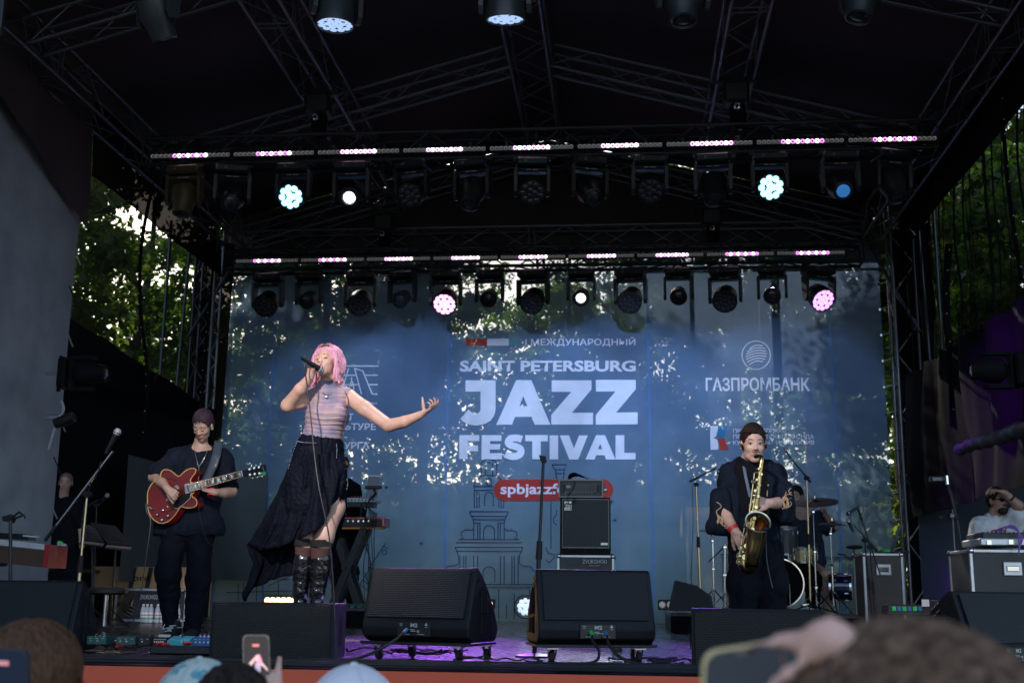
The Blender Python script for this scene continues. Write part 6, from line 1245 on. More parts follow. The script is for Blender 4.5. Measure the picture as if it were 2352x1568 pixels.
def face(root, c, R, s=1.0, eyes='open', lip=M_lip, brow=M_brow, mouth=0.0, gaze=(0, 0), brow_z=.026):
    A = lambda v: Vector(c) + R @ (Vector(v) * s)
    for x in (-1, 1):
        if eyes == 'open':
            e = G().ell(A((x * .031, .0785, .001)), (.0125 * s, .007 * s, .0045 * s), R, 12, 8).build('eye', M_eye, root, world=True, smooth=True); G().ell(A((x * .031 + gaze[0], .0835, .001 + gaze[1])), (.0066 * s, .003 * s, .0050 * s), R, 10, 6).build('iris', M_iris, e, world=True, smooth=True)
            G().tube([A((x * .031 + t * .015, .084 - abs(t) * .005, .007 - t * t * .006)) for t in (-1, -.5, 0, .5, 1)], .0018 * s, 5).build('upper_lashes', M_iris, e, world=True)
        elif eyes in ('closed', 'down'):
            G().ell(A((x * .031, .077, .001)), (.014 * s, .010 * s, .008 * s), R, 12, 8).build('eyelid', root['skin_m'] if False else SK[0], root, world=True, smooth=True)
            G().tube([A((x * .031 + t * .014, .0855 - abs(t) * .006, -.004 - (1 - t * t) * .003)) for t in (-1, -.5, 0, .5, 1)], .0017 * s, 5).build('lashes', M_iris, root, world=True)
        G().tube([A((x * (.031 + t * .018), .0840 - (t + 1) * .004, brow_z + .003 * (1 - t * t))) for t in (-1, -.5, 0, .5, 1)], [.0022 * s, .0034 * s, .0036 * s, .003 * s, .0015 * s], 6).build('eyebrow', brow, root, world=True)
    m = mouth
    l = G().tube([A((t * .021, .0880 - t * t * .008, -.062 + .002 * (1 - t * t) + m * .3)) for t in (-1, -.6, -.2, .2, .6, 1)], [.002 * s, .004 * s, .0052 * s, .0052 * s, .004 * s, .002 * s], 8); l.tube([A((t * .019, .0875 - t * t * .008, -.069 - .003 * (1 - t * t) - m)) for t in (-1, -.5, 0, .5, 1)], [.002 * s, .005 * s, .006 * s, .005 * s, .002 * s], 8)
    lo = l.build('lips', lip, root, world=True, smooth=True); lo['kind'] = 'thing'; del lo['kind']
    if m > .004: G().ell(A((0, .0865, -.066 - m * .35)), (.015 * s, .004 * s, m * .62 + .001), R, 12, 7).build('open_mouth', mat('mouth_dark', (.06, .012, .012), .6), root, world=True, smooth=True)
SK = [S_lt]
def hand(S, w, d, n, side=1, curl=(20, 24, 28, 34), s=1.0, spread=.05, thumb=(.55, .8, .25), tc=.4, k=.006):
    w = Vector(w); d = Vector(d).normalized(); n = Vector(n); n = (n - d * n.dot(d)).normalized(); a = d.cross(n) * side
    S.cap(w - d * .02 * s, w + d * .025 * s, .023 * s, .024 * s, .012, (1, 1, 1))
    for i in range(4):
        b = w + a * (.014 - .009 * i) * s; e = w + d * (.090 - .005 * abs(i - 1)) * s + a * (.030 - .0195 * i) * s
        S.cap(b, e, .0135 * s, .0105 * s, .008); p = e; L = (.072, .080, .074, .058)[i] * s; th = 0
        for j, fr in enumerate((.45, .30, .25)):
            th += rad(curl[i] * (1, 1.2, .9)[j]); v = d * math.cos(th) + n * math.sin(th) + a * (1.5 - i) * spread; q = p + v.normalized() * L * fr; S.cap(p, q, (.0093 - .0008 * j) * s, (.0085 - .0008 * j) * s, .003); p = q
    p = w + d * .018 * s + a * .020 * s + n * .004; v = (d * thumb[0] + a * thumb[1] + n * thumb[2]).normalized()
    for j, L in enumerate((.046, .034, .028)): q = p + v * L * s; S.cap(p, q, (.014 - .002 * j) * s, (.012 - .0018 * j) * s, .006); p = q; v = (v + d * tc * .6 + n * tc * .5 - a * tc * .4).normalized()
def crop_hair(root, c, R, m, s=1.0, vol=.012, front=.070, seed=1, low=-.02, vox=.005, amp=.003, name='hair'):
    H = SDF(vox); A = lambda v: np.array(Vector(c) + R @ (Vector(v) * s)); Rn = np.array(R)
    H.ell(A((0, -.018, .036 + vol * .5)), np.array((.0765 + vol * .3, .096 + vol * .6, .084 + vol)) * s, Rn, .01); H.ell(A((0, -.05, -.005)), np.array((.074, .060, .060)) * s, Rn, .02)
    H.ell(A((0, .118, front - .095)), np.array((.13, .092, .112)) * s, Rn, .008, True); H.ell(A((0, .03, -.085)), np.array((.15, .12, .085)) * s, Rn, .01, True); H.ell(A((0, -.05, -.135)), np.array((.15, .16, .085)) * s, Rn, .01, True)
    for x in (-1, 1): H.ell(A((x * .094, .010, -.016)), np.array((.030, .050, .046)) * s, Rn, .006, True)
    return H.build(name, m, root, post=ripples(amp, 260, seed, 9), smooth=0)
def tufts(root, c, R, s, m, vol, flow, n, part=None, L=.034, seed=2):
    """short locks lying over the cropped hair, combed along flow"""
    r = random.Random(seed); g = G(); rx, ry, rz = .0765 + vol * .3, .096 + vol * .6, .084 + vol
    for _ in range(n):
        a = r.uniform(0, 6.28); q = math.sqrt(r.uniform(0, .80)); x, y = q * math.cos(a), q * math.sin(a); fx = flow[0] * (-1 if part is not None and x * rx < part else 1); P4 = []
        for i in range(4): X = (x + fx * i * L / 3 / rx + r.uniform(-.02, .02)); Y = y + flow[1] * i * L / 3 / ry; h = 1 - X * X - Y * Y; P4.append(Vector(c) + R @ (Vector((X * rx, Y * ry - .018, .036 + vol * .5 + rz * math.sqrt(max(0.10, h)) * (1.02 + .03 * math.sin(i)))) * s))
        g.tube(P4, [.004, .0042, .0032, .001], 4)
    return g.build('hair_locks', m, root, world=True, smooth=True)
def hem_cut(f, z0, boxes=()):
    """folds, then a straight hem at height z0 (and cuffs inside the given x ranges)"""
    def g_(v, N):
        v = f(v, N); v[:, 2] = np.maximum(v[:, 2], z0 + .006 * np.sin(v[:, 0] * 40))
        for a, b, z in boxes: m_ = ((v[:, 0] > a) if a is not None else True) & ((v[:, 0] < b) if b is not None else True); v[:, 2] = np.where(m_, np.maximum(v[:, 2], z), v[:, 2])
        return v
    return g_
def coons(top, bot, lef, rig, nu, nv, disp):
    def rs(pl, n):
        P = [Vector(p) for p in pl]; d = [0]
        for i in range(1, len(P)): d.append(d[-1] + (P[i] - P[i - 1]).length)
        r = []
        for k in range(n + 1):
            t = d[-1] * k / n; i = max(j for j in range(len(P)) if d[j] <= t + 1e-9); i = min(i, len(P) - 2); r.append(P[i].lerp(P[i + 1], (t - d[i]) / max(1e-9, d[i + 1] - d[i])))
        return r
    T, B, L, R_ = rs(top, nu), rs(bot, nu), rs(lef, nv), rs(rig, nv); rows = []
    for j in range(nv + 1):
        v = j / nv; row = []
        for i in range(nu + 1):
            u = i / nu; p = T[i] * (1 - v) + B[i] * v + L[j] * (1 - u) + R_[j] * u - (T[0] * (1 - u) * (1 - v) + T[-1] * u * (1 - v) + B[0] * (1 - u) * v + B[-1] * u * v); row.append(p + Vector(disp(u, v)))
        rows.append(row)
    return rows

# ---------------------------------------------------------------- singer
YS_ = 1.0
def P(x, y, dy=0.0): return at(x, y, YS_ + dy)
sg = thing('person', 'singer with pink hair in a lilac top and long black skirt, one arm stretched out', 'person', (P(712, 1388).x, YS_ + .02, .335))
SK[0] = S_fair
S = SDF(.0055); hc = P(752, 832, .0); HR = hframe((-.30, -.92, .20), (-.07, .1, 1)); head(S, hc, HR, .94, jaw=.9)
nk = P(756, 893, .03); S.cap(P(754, 868, .01), nk, .050, .055, .02); sl, sr = P(706, 916, .03), P(801, 912, .03)
S.cap(nk, P(752, 930, .03), .06, .10, .04, (1.1, .8, 1)); S.chain([sl, nk, sr], [.050, .055, .050], .03); S.cap(P(753, 935, .03), P(737, 1010, .03), .105, .095, .04, (1.05, .85, 1)); S.cap(P(737, 1020, .03), P(728, 1075, .03), .125, .145, .05, (1.05, .85, 1))
S.chain([sl, P(688, 922, -.02), P(661, 931, -.06)], [.052, .048, .042], .02); wr = P(712, 866, -.17); S.chain([P(661, 930, -.06), P(690, 894, -.13), wr], [.044, .038, .027], .015)
hand(S, P(712, 864, -.17), P(716, 838, -.22) - wr, P(745, 850, -.05) - P(715, 850, -.17), -1, (66, 70, 72, 66), .86, .02, thumb=(.9, .2, .5), tc=.3)
S.chain([sr, P(838, 938, -.02), P(893, 977, -.07)], [.052, .047, .040], .02); wl = P(965, 953, -.15); S.chain([P(893, 977, -.07), P(930, 968, -.11), wl], [.041, .036, .024], .012)
hand(S, P(968, 951, -.15), P(992, 938, -.17) - wl, (0, -.2, 1), -1, (16, 30, 38, 42), .90, .07, thumb=(.25, .3, 1.0), tc=.1)
S.chain([P(700, 1080, .03), P(708, 1238, -.02), P(698, 1290, 0), P(691, 1376, .02)], [.085, .056, .042, .030], .03); S.chain([P(760, 1080, .03), P(764, 1165, -.03), P(745, 1232, -.06), P(737, 1285, -.02), P(730, 1376, .0)], [.085, .073, .056, .044, .030], .03)
S.build('body', S_fair, sg); face(sg, hc, HR, .94, 'closed', M_lip2, mat('brow_soft', (.16, .09, .06), .8), .012, brow_z=.024)
# top
T = SDF(.006); T.cap(P(755, 884, .03), P(754, 900, .03), .058, .066, .02); T.cap(P(754, 908, .02), P(752, 950, .02), .098, .120, .05, (1.05, .80, 1)); T.chain([P(718, 911, .03), P(791, 909, .03)], [.066, .066], .03)
T.cap(P(733, 948, -.04), P(733, 950, -.04), .060, .058, .04); T.cap(P(775, 948, -.04), P(775, 950, -.04), .060, .058, .04); T.cap(P(750, 960, .02), P(738, 1014, .03), .118, .112, .05, (1.07, .84, 1)); T.cap(P(737, 1014, .03), P(735, 1034, .03), .121, .126, .03, (1.05, .85, 1))
def ruche(v, N):
    z = v[:, 2]; x = v[:, 0]; w = np.sin(z * 210 + 22 * x + 1.3 * np.sin(x * 24) + 1.1 * np.sin(z * 31)) + .6 * np.sin(z * 390 - 30 * x + 2 * np.sin(x * 17)); return v + N * (w * .0022)[:, None]
M_tie = bpy.data.materials.new('tie_dye_mesh'); M_tie.use_nodes = True; nt = M_tie.node_tree; pb = nt.nodes['Principled BSDF']; pb.inputs['Roughness'].default_value = .6
tc = nt.nodes.new('ShaderNodeTexCoord'); mp = nt.nodes.new('ShaderNodeMapping'); mp.inputs['Scale'].default_value = (2.8, 2.8, 1.6); mp.inputs['Rotation'].default_value = (0, .5, 0); nz_ = nt.nodes.new('ShaderNodeTexNoise'); nz_.inputs['Scale'].default_value = 2.4; nz_.inputs['Detail'].default_value = 2; rp_ = nt.nodes.new('ShaderNodeValToRGB')
nt.links.new(tc.outputs['Object'], mp.inputs[0]); nt.links.new(mp.outputs[0], nz_.inputs['Vector']); nt.links.new(nz_.outputs['Fac'], rp_.inputs[0]); nt.links.new(rp_.outputs[0], pb.inputs['Base Color'])
el = rp_.color_ramp.elements; el[0].position = .30; el[0].color = (.09, .11, .18, 1); el[1].position = .42; el[1].color = (.22, .19, .26, 1)
for q, c in ((.5, (.36, .25, .31, 1)), (.58, (.40, .28, .26, 1)), (.68, (.26, .24, .34, 1))): e = el.new(q); e.color = c
tp = T.build('ruched_top', M_tie, sg, post=ruche, smooth=1)
M_trim = mat('dark_stitch', (.10, .06, .09), .8)
for pts in ([(792, 898), (799, 915), (800, 940), (795, 965), (789, 990), (785, 1010)],):
    q = [P(x, y, -.04) for i, (x, y) in enumerate(pts)]; G().tube(curve(q, 4), .003, 6).build('overlock_seam', M_trim, tp, world=True)
# hair
Hh = SDF(.0055); Ah = lambda v: np.array(hc + HR @ (Vector(v) * .92)); Rn = np.array(HR)
Hh.ell(Ah((0, -.03, .045)), np.array((.088, .100, .088)), Rn, .02); Hh.ell(Ah((0, -.06, -.03)), np.array((.092, .070, .095)), Rn, .02)
for x in (-1, 1):
    for t in range(5):
        y0 = .045 - .028 * t; Hh.chain([Ah((x * .035, y0 * .8, .105)), Ah((x * .078, y0, .05)), Ah((x * .092, y0 * .8, -.02)), Ah((x * (.090 + .01 * (t % 2)), y0 * .6, -.09)), Ah((x * (.075 + .018 * (t % 3)), y0 * .5 + .01, -.150 - .012 * (t % 3)))], [.010, .013, .015, .015, .007], .010)
Hh.ell(Ah((0, .095, -.028)), np.array((.062, .075, .088)), Rn, .008, True)
def strands(v, N): w = .5 * np.sin((v @ np.array(HR[0])) * 330 + 2 * np.sin(v[:, 2] * 40)) + np.sin((v @ np.array(HR[1])) * 270 + 2 * np.sin(v[:, 2] * 33)); return v + N * (w * .0022)[:, None]
hr = Hh.build('hair', H_pink, sg, post=strands, smooth=0)
g = G(); r_ = random.Random(5)
for k in range(230):
    x = r_.choice((-1, 1)); y0 = r_.uniform(-.085, .050); o = r_.uniform(0, .012); en = r_.uniform(-.19, -.13); fl = r_.uniform(-.02, .045)
    p = [hc + HR @ (Vector(v) * .92) for v in ((x * .008, y0 * .7 + .01, .125), (x * .050, y0, .105 + o), (x * (.086 + o), y0, .035), (x * (.100 + o), y0 * .8, -.045), (x * (.092 + o), y0 * .7, -.11), (x * (.088 + fl), y0 * .6, en))]; g.tube(curve(p, 4), [.0024] * 12 + [.0024 - .00022 * i for i in range(9)], 4)
g.build('hair_locks', H_pink, sg, world=True, smooth=True)
g = G()
for k in range(16): x = (k - 7.5) / 7.5; p = [hc + HR @ (Vector(v) * .92) for v in ((x * .012, .058 - abs(x) * .01, .118), (x * .040, .066 - abs(x) * .02, .098), (x * .068, .050 - abs(x) * .02, .060))]; g.tube(curve(p, 4), .0045, 5)
g.build('brown_hairline', H_root, sg, world=True, smooth=True)
for x in (-1, 1): er = hc + HR @ (Vector((-x * .078, .010, -.020)) * .92)
er = hc + HR @ (Vector((-.079, .014, -.014)) * .92); G().ell(er, (.012, .010, .013)).ell(er + Vector((.008, 0, .010)), (.009, .008, .009)).build('in_ear_monitor', mat('magenta_plastic', (.8, .02, .28), .2, coat=1), sg, world=True, smooth=True)
G().tube([er + Vector((-.004, -.004, -.02)), er + Vector((-.008, -.006, -.036))], .003).ell(er + Vector((-.008, -.006, -.048)), (.005, .004, .012)).build('earring', M_silver, sg, world=True)
nkp = [P(735, 888, -.02), P(738, 898, -.055), P(747, 906, -.07), P(757, 904, -.07), P(768, 892, -.03)]; G().tube(curve(nkp, 4), .0022, 5).ell(P(749, 911, -.078), (.009, .003, .009)).build('necklace', M_silver, sg, world=True)
# skirt
M_sk = mat('black_crinkle', (.0055, .007, .013), .62, var=.3, scale=7, bump=1.0, bscale=42, spec=.07)
yk = SDF(.008); yk.cap(P(736, 1024, .03), P(732, 1036, .03), .132, .138, .03, (1.08, .86, 1)); yk.cap(P(730, 1050, .05), P(724, 1105, .05), .140, .140, .05, (1.12, .88, 1)); yk.cap(P(722, 1105, .02), P(716, 1150, .0), .165, .150, .05, (1.15, .85, 1))
sk_ = yk.build('skirt', M_sk, sg, post=ripples(.004, 75, 3, 9, (1, 1, 2.2)), smooth=1)
def fold(a, f, ph, g2=1.0): return lambda u, v: (0.012 * math.sin(u * 21 + v * 6 + ph) * v, a * (math.sin(u * f + ph + 1.2 * math.sin(v * 3)) * .6 + .4 * math.sin(u * f * 2.3 - v * 5 + ph)) * (.25 + v) - g2 * .10 * math.sin(math.pi * u) * (1 - v * .4), .006 * math.sin(v * 40 + u * 9))
fr = coons([P(690, 1040, -.05), P(735, 1045, -.06), P(790, 1040, -.05)], [P(567, 1252, .22), P(600, 1264, .15), P(660, 1251, .02), P(706, 1234, -.10), P(735, 1215, -.12), P(757, 1187, -.13), P(779, 1128, -.10)], [P(690, 1040, -.05), P(655, 1085, .0), P(640, 1120, .04), P(603, 1197, .14), P(567, 1252, .22)], [P(790, 1040, -.05), P(796, 1075, -.08), P(790, 1105, -.10), P(779, 1128, -.10)], 60, 34, fold(.030, 26, 0))
f_ = G().grid(fr).build('front_panel', M_sk, sk_, world=True, smooth=True, sharp=3.1)
bk_r = coons([P(690, 1060, .15), P(740, 1060, .18), P(792, 1060, .12)], [P(551, 1365, .36), P(558, 1377, .35), P(568, 1382, .34), P(579, 1347, .32), P(629, 1330, .28), P(675, 1320, .22), P(722, 1302, .18), P(774, 1262, .14)], [P(690, 1060, .15), P(640, 1125, .18), P(600, 1205, .25), P(568, 1252, .28), P(583, 1291, .30), P(566, 1335, .34), P(551, 1365, .36)], [P(792, 1060, .12), P(798, 1110, .10), P(795, 1160, .10), P(784, 1215, .12), P(774, 1262, .14)], 60, 40, fold(.024, 22, 2, 0.0))
b_ = G().grid(bk_r).build('back_panel', M_sk, sk_, world=True, smooth=True, sharp=3.1)
rs_ = coons([P(776, 1070, -.11), P(797, 1075, -.04)], [P(771, 1225, .02), P(782, 1215, .10)], [P(776, 1070, -.11), P(783, 1130, -.10), P(778, 1180, -.05), P(771, 1225, .02)], [P(797, 1075, -.04), P(799, 1115, -.02), P(794, 1170, .05), P(782, 1215, .10)], 12, 20, fold(.012, 14, 1, .2)); s3 = G().grid(rs_).build('side_panel', M_sk, sk_, world=True, smooth=True, sharp=3.1)
for o in (f_, b_, s3): md = o.modifiers.new('thickness', 'SOLIDIFY'); md.thickness = .004
g = G()
for pl, n_ in (([(683, 1013), (700, 1016), (727, 1017)], 26), ([(683, 1013), (676, 1030), (668, 1055), (662, 1078)], 26), ([(773, 1020), (774, 1036), (773, 1053)], 18), ([(797, 1100), (799, 1112), (796, 1126)], 10)):
    q = curve([P(x, y, -.115 if x > 670 else -.06) for x, y in pl], 12)
    for k in range(n_): g.ell(q[int(k / n_ * (len(q) - 1))], .0035, n=6, m=4)
tag(g.build('chain_trim', M_silver, sk_, world=True), kind='stuff')
# socks and boots
M_sheer = mat('sheer_sock', (.10, .05, .04), .6); M_sock = mat('black_sock', (.008, .008, .009), .85); M_pat = mat('patent_leather', (.006, .006, .007), .22, var=0, coat=.7)
for nm, a, b, r0, r1 in (('left', (738, 1250, -.055), (735, 1282, -.03), .056, .052), ('right', (701, 1248, -.02), (699, 1278, .0), .056, .050)):
    G().tube([P(a[0], a[1] - 10, a[2]), P(a[0], a[1] + 5, a[2])], [.074, .070], 20).build('sock_band', M_sock, sg, world=True, smooth=True); G().tube([P(a[0], a[1] + 4, a[2]), P(b[0], b[1], b[2])], [.064, .058], 20).build('sock', M_sheer, sg, world=True, smooth=True)
for x0, x1, dy in ((738, 729, -.03), (698, 690, -.002)):
    B = SDF(.006); B.cap(P(x0, 1283, dy), P(x0 - 2, 1310, dy + .01), .063, .062, .02); B.cap(P(x0 - 2, 1310, dy + .01), P(x1, 1362, dy), .062, .046, .02); B.cap(P(x1, 1368, dy), P(x1, 1381, dy - .09), .042, .034, .02, (1.05, 1, .8)); B.cap(P(x1, 1380, dy - .06), P(x1, 1382, dy - .12), .036, .032, .02)
    bt = B.build('boot', M_pat, sg, post=ripples(.002, 90, 5, 7, (1, 1, 2)), smooth=1)
    G().box(P(x1, 1387, dy - .04) + Vector((0, 0, -.004)), (.085, .24, .022), bev=.008).build('sole', M_rub, bt, world=True)
    g = G()
    for k in range(9): z = k / 9; c_ = P(x0 + (x1 - x0) * z, 1290 + 78 * z, dy - .062 + .012 * z); g.tube([c_ + Vector((-.022, 0, -.006)), c_ + Vector((.022, -.004, .010))], .0025, 5); g.tube([c_ + Vector((.022, 0, -.006)), c_ + Vector((-.022, -.004, .010))], .0025, 5)
    tag(g.build('laces', M_rub, bt, world=True), kind='stuff')
mic('black handheld microphone in the hand of the singer', P(743, 853, -.16), P(708, 831, -.26), .19, head=M_grillem, big=.025)
cb('handheld_cable', [P(707, 830, -.27), P(700, 838, -.28), P(701, 856, -.27), P(706, 890, -.25), P(714, 960, -.24), P(722, 1040, -.24), P(733, 1120, -.26), P(748, 1190, -.25), P(759, 1255, -.22), P(765, 1330, -.20), P(768, 1388, -.2), P(770, 1440, -.24), (P(800, 1500).x, .70, .012)], mat('grey_lead', (.02, .02, .024), .5), .0045, 'long cable hanging from the microphone of the singer')

# ---------------------------------------------------------------- guitarist
YG = 3.2
def P(x, y, dy=0.0): return at(x, y, YG + dy)
gt = thing('person', 'guitarist in a loose dark t-shirt looking down at a red guitar', 'person', (P(420, 1470).x, YG, 0))
SK[0] = S_lt; S = SDF(.006); hc = P(466, 977, -.06); HR = hframe((-.10, -.79, -.57), (.05, -.35, 1)); head(S, hc, HR, 1.0)
S.cap(P(462, 1010, .03), P(459, 1036, .06), .056, .062, .02); S.chain([P(405, 1050, .06), P(459, 1040, .07), P(512, 1053, .06)], [.07, .07, .07], .03); S.cap(P(459, 1060, .06), P(440, 1220, .06), .13, .13, .05, (1.1, .8, 1))
S.chain([P(400, 1050, .05), P(353, 1096, -.02)], [.055, .045], .02); w1 = P(384, 1121, -.30); S.chain([P(353, 1096, -.02), P(372, 1108, -.18), w1], [.045, .040, .029], .012); hand(S, w1, P(400, 1134, -.32) - w1, P(400, 1160, .1) - P(384, 1121, -.3), -1, (40, 50, 55, 58), 1.0, .03, thumb=(.8, .4, .5), tc=.2)
S.chain([P(515, 1052, .05), P(532, 1128, -.02)], [.055, .045], .02); w2 = P(490, 1130, -.22); S.chain([P(532, 1128, -.02), P(512, 1132, -.12), w2], [.045, .039, .029], .012); hand(S, w2, P(470, 1124, -.24) - w2, P(470, 1090, -.25) - P(480, 1130, -.20), 1, (30, 42, 50, 52), 1.0, .06, thumb=(.8, .5, -.3), tc=.1)
S.chain([P(400, 1240, .06), P(388, 1330, -.02), P(390, 1430, .03)], [.09, .065, .045], .04); S.chain([P(460, 1240, .06), P(452, 1345, .02), P(442, 1450, .05)], [.09, .065, .045], .04)
S.build('body', S_lt, gt); face(gt, hc, HR, 1.0, 'down', M_lip, M_brow, 0.0); crop_hair(gt, hc, HR, H_plum, 1.0, .010, .078, 4, amp=.005); tufts(gt, hc, HR, 1.0, H_plum, .010, (.1, .9), 170, L=.026)
T = SDF(.008); T.chain([P(404, 1054, .06), P(459, 1042, .08), P(512, 1056, .06)], [.075, .065, .075], .05); T.cap(P(452, 1075, .06), P(437, 1205, .06), .19, .205, .07, (1.15, .68, 1)); T.chain([P(402, 1056, .05), P(361, 1084, -.01)], [.080, .070], .04); T.chain([P(512, 1058, .05), P(527, 1118, .0)], [.080, .072], .04)
T.cap(P(385, 1215, .06), P(486, 1215, .06), .11, .11, .06, (1, 1, 1)); T.ell(P(460, 1021, -.02), (.085, .10, .065), None, .015, True)
T.build('t_shirt', M_navy, gt, post=hem_cut(ripples(.010, 26, 6, 9, (1.4, 1, .5)), P(430, 1229).z), smooth=1)
T = SDF(.009); T.chain([P(403, 1228, .06), P(385, 1318, -.04), P(389, 1360, .0), P(390, 1432, .02)], [.105, .092, .078, .056], .05); T.chain([P(460, 1228, .06), P(456, 1330, .02), P(441, 1450, .04)], [.105, .090, .066], .05); T.cap(P(405, 1215, .06), P(462, 1215, .06), .12, .12, .05)
T.build('trousers', M_tr, gt, post=ripples(.007, 30, 9, 9, (1, 1, .8)), smooth=1)
M_shoe = mat('black_canvas', (.02, .02, .022), .8); M_lace = mat('white_lace', (.7, .68, .62), .7)
for x, y, dy in ((399, 1456, -.02), (441, 1466, .0)):
    c_ = Vector((P(x, y).x, YG + dy, .055)); B = SDF(.007); B.cap(c_ + Vector((0, .06, .02)), c_ + Vector((0, -.12, -.012)), .050, .036, .02, (1, 1, .9)); B.cap(c_ + Vector((0, .05, .03)), c_ + Vector((0, .04, .08)), .045, .042, .02); sh = B.build('shoe', M_shoe, gt); G().box(c_ + Vector((0, -.03, -.045)), (.095, .27, .02), bev=.009).build('sole', M_lace, sh, world=True)
    if x < 420: g = G(); [g.tube([c_ + Vector((-.026 + .01 * (k % 2), -.11 + .022 * k, .022 + .010 * k)), c_ + Vector((.026 - .012 * (k % 2), -.10 + .022 * k, .026 + .010 * k))], .0045, 5) for k in range(7)]; g.tube(curve([c_ + Vector(v) for v in ((0, .03, .09), (-.05, .0, .10), (-.075, -.03, .04), (-.03, -.02, .05))], 4), .004, 5); g.tube(curve([c_ + Vector(v) for v in ((0, .03, .09), (.06, .0, .12), (.09, -.03, .06), (.04, -.02, .05))], 4), .004, 5); tag(g.build('laces', M_lace, sh, world=True), kind='stuff')
G().tube([P(488, 1123, -.20), P(485, 1139, -.22)], .033, 16).build('wristband', M_band, gt, world=True, smooth=True)
for v in ((-.082, .0, -.02), (.082, .0, -.02)): q = hc + HR @ Vector(v); G().ell(q, (.010, .008, .016)).build('ear_monitor', mat('green_plastic', (.02, .35, .12), .3), gt, world=True, smooth=True)
G().tube(curve([P(446, 1030, -.06), P(452, 1056, -.11), P(457, 1070, -.12), P(470, 1050, -.11), P(478, 1030, -.06)], 5), .0025, 5).tube([P(457, 1068, -.12), P(456, 1102, -.13)], .003, 5).build('necklace', mat('dull_silver', (.35, .34, .32), .4, .8), gt, world=True)
# guitar
GY = -.17
def Q(x, y, dy=0.0): return at(x, y, YG + GY + dy)
SG = lambda x, y: (312.4 + x * .1933, 918.75 + y * .1933)
gi = thing('electric_guitar', 'cherry red semi hollow electric guitar with cream edging held by the guitarist', 'guitar', Q(400, 1140))
ol = [(135, 1150), (142, 1085), (175, 1010), (235, 950), (290, 915), (296, 870), (320, 832), (360, 823), (410, 835), (455, 870), (508, 905), (560, 860), (620, 820), (670, 808), (700, 815), (712, 835), (700, 870), (665, 915), (648, 945), (652, 975), (680, 990), (690, 1090), (668, 1110), (664, 1140), (700, 1165), (722, 1195), (722, 1235), (700, 1262), (640, 1280), (590, 1275), (540, 1265), (510, 1290), (480, 1340), (420, 1410), (370, 1445), (310, 1460), (250, 1445), (190, 1395), (150, 1320), (138, 1230)]
ol = [tuple(p)[:2] for p in curve([(x, y, 0) for x, y in ol] + [(135, 1150, 0)], 3)][:-1]
M_cher = mat('cherry_lacquer', (.13, .003, .004), .3, var=.3, scale=3, coat=.25); M_crm = mat('cream_binding', (.62, .42, .14), .4); M_fb = mat('rosewood', (.055, .022, .012), .5); M_wd = mat('black_plastic', (.008, .008, .008), .4, spec=.2)
pts = [Q(*SG(x, y)) for x, y in ol]; bodyg = G().prism(pts, (0, -.0, 0), (.03, .05, -.012)).build('body', M_cher, gi, world=True); G().tube(pts + [pts[0]], .004, 6).build('binding', M_crm, gi, world=True)
NKD = -.022
n0, n1 = SG(640, 1040), SG(1255, 872); dv = Vector((n1[0] - n0[0], n1[1] - n0[1])).normalized(); pv = Vector((-dv.y, dv.x))
def N(t, o, dy=0.0): x = n0[0] + (n1[0] - n0[0]) * t; y = n0[1] + (n1[1] - n0[1]) * t; w = 1.0; return Q(x + pv.x * o, y + pv.y * o, NKD + dy)
G().prism([N(-.05, -8.6), N(1, -6.4), N(1, 6.4), N(-.05, 8.6)], (0, 0, 0), (0, .024, 0)).build('neck', M_fb, gi, world=True)
for s in (-1, 1): G().tube([N(-.05, s * 8.6, -.002), N(1, s * 6.4, -.002)], .0025, 5).build('binding', M_crm, gi, world=True)
fm = []
for k in range(22):
    t = 1 - (1 - 2 ** (-(k) / 12)) / (1 - 2 ** (-22 / 12)) * 1.04
    if k: o = rod('fret', N(t, -8.4 + 2 * t, -.003), N(t, 8.4 - 2 * t, -.003), .0016, M_silver, gi)
for k in (1, 3, 5, 7, 9, 12, 15, 17):
    ta = 1 - (1 - 2 ** (-(k - 1) / 12)) / (1 - 2 ** (-22 / 12)) * 1.04; tb_ = 1 - (1 - 2 ** (-k / 12)) / (1 - 2 ** (-22 / 12)) * 1.04; m_ = (ta + tb_) / 2; w_ = (ta - tb_) * .26; G().prism([N(m_ - w_, -4, -.003), N(m_ + w_, -4, -.003), N(m_ + w_, 4, -.003), N(m_ - w_, 4, -.003)], (0, 0, 0), (0, -.001, 0)).build('inlay', M_white, gi, world=True)
G().prism([N(1, -6.6, -.004), N(1.012, -6.6, -.004), N(1.012, 6.6, -.004), N(1, 6.6, -.004)], (0, 0, 0), (0, .012, 0)).build('nut', M_white, gi, world=True)
hs = [(1262, 838), (1300, 825), (1420, 795), (1500, 768), (1540, 762), (1545, 800), (1538, 880), (1500, 888), (1440, 905), (1330, 915), (1265, 908)]
G().prism([Q(*SG(x, y), NKD) for x, y in hs], (0, 0, 0), (0, .016, 0)).build('headstock', M_wd, gi, world=True)
for x, y, kx, ky in ((1350, 820, 1372, 780), (1405, 806, 1425, 770), (1462, 795, 1480, 755), (1356, 885, 1385, 925), (1412, 876, 1442, 915), (1468, 868, 1495, 905)):
    q = Q(*SG(x, y), NKD - .004); pg = G().cyl(q, q + Vector((0, -.014, 0)), .0055, n=10).cyl(q + Vector((0, .006, 0)), q + Vector((0, -.003, 0)), .009, n=12).build('tuning_post', M_silver, gi, world=True, smooth=True); q2 = Q(*SG(kx, ky), NKD + .008); G().cyl(q + Vector((0, .01, 0)), q2, .003).ell(q2, (.008, .005, .010)).build('tuning_key', M_silver, pg, world=True, smooth=True)
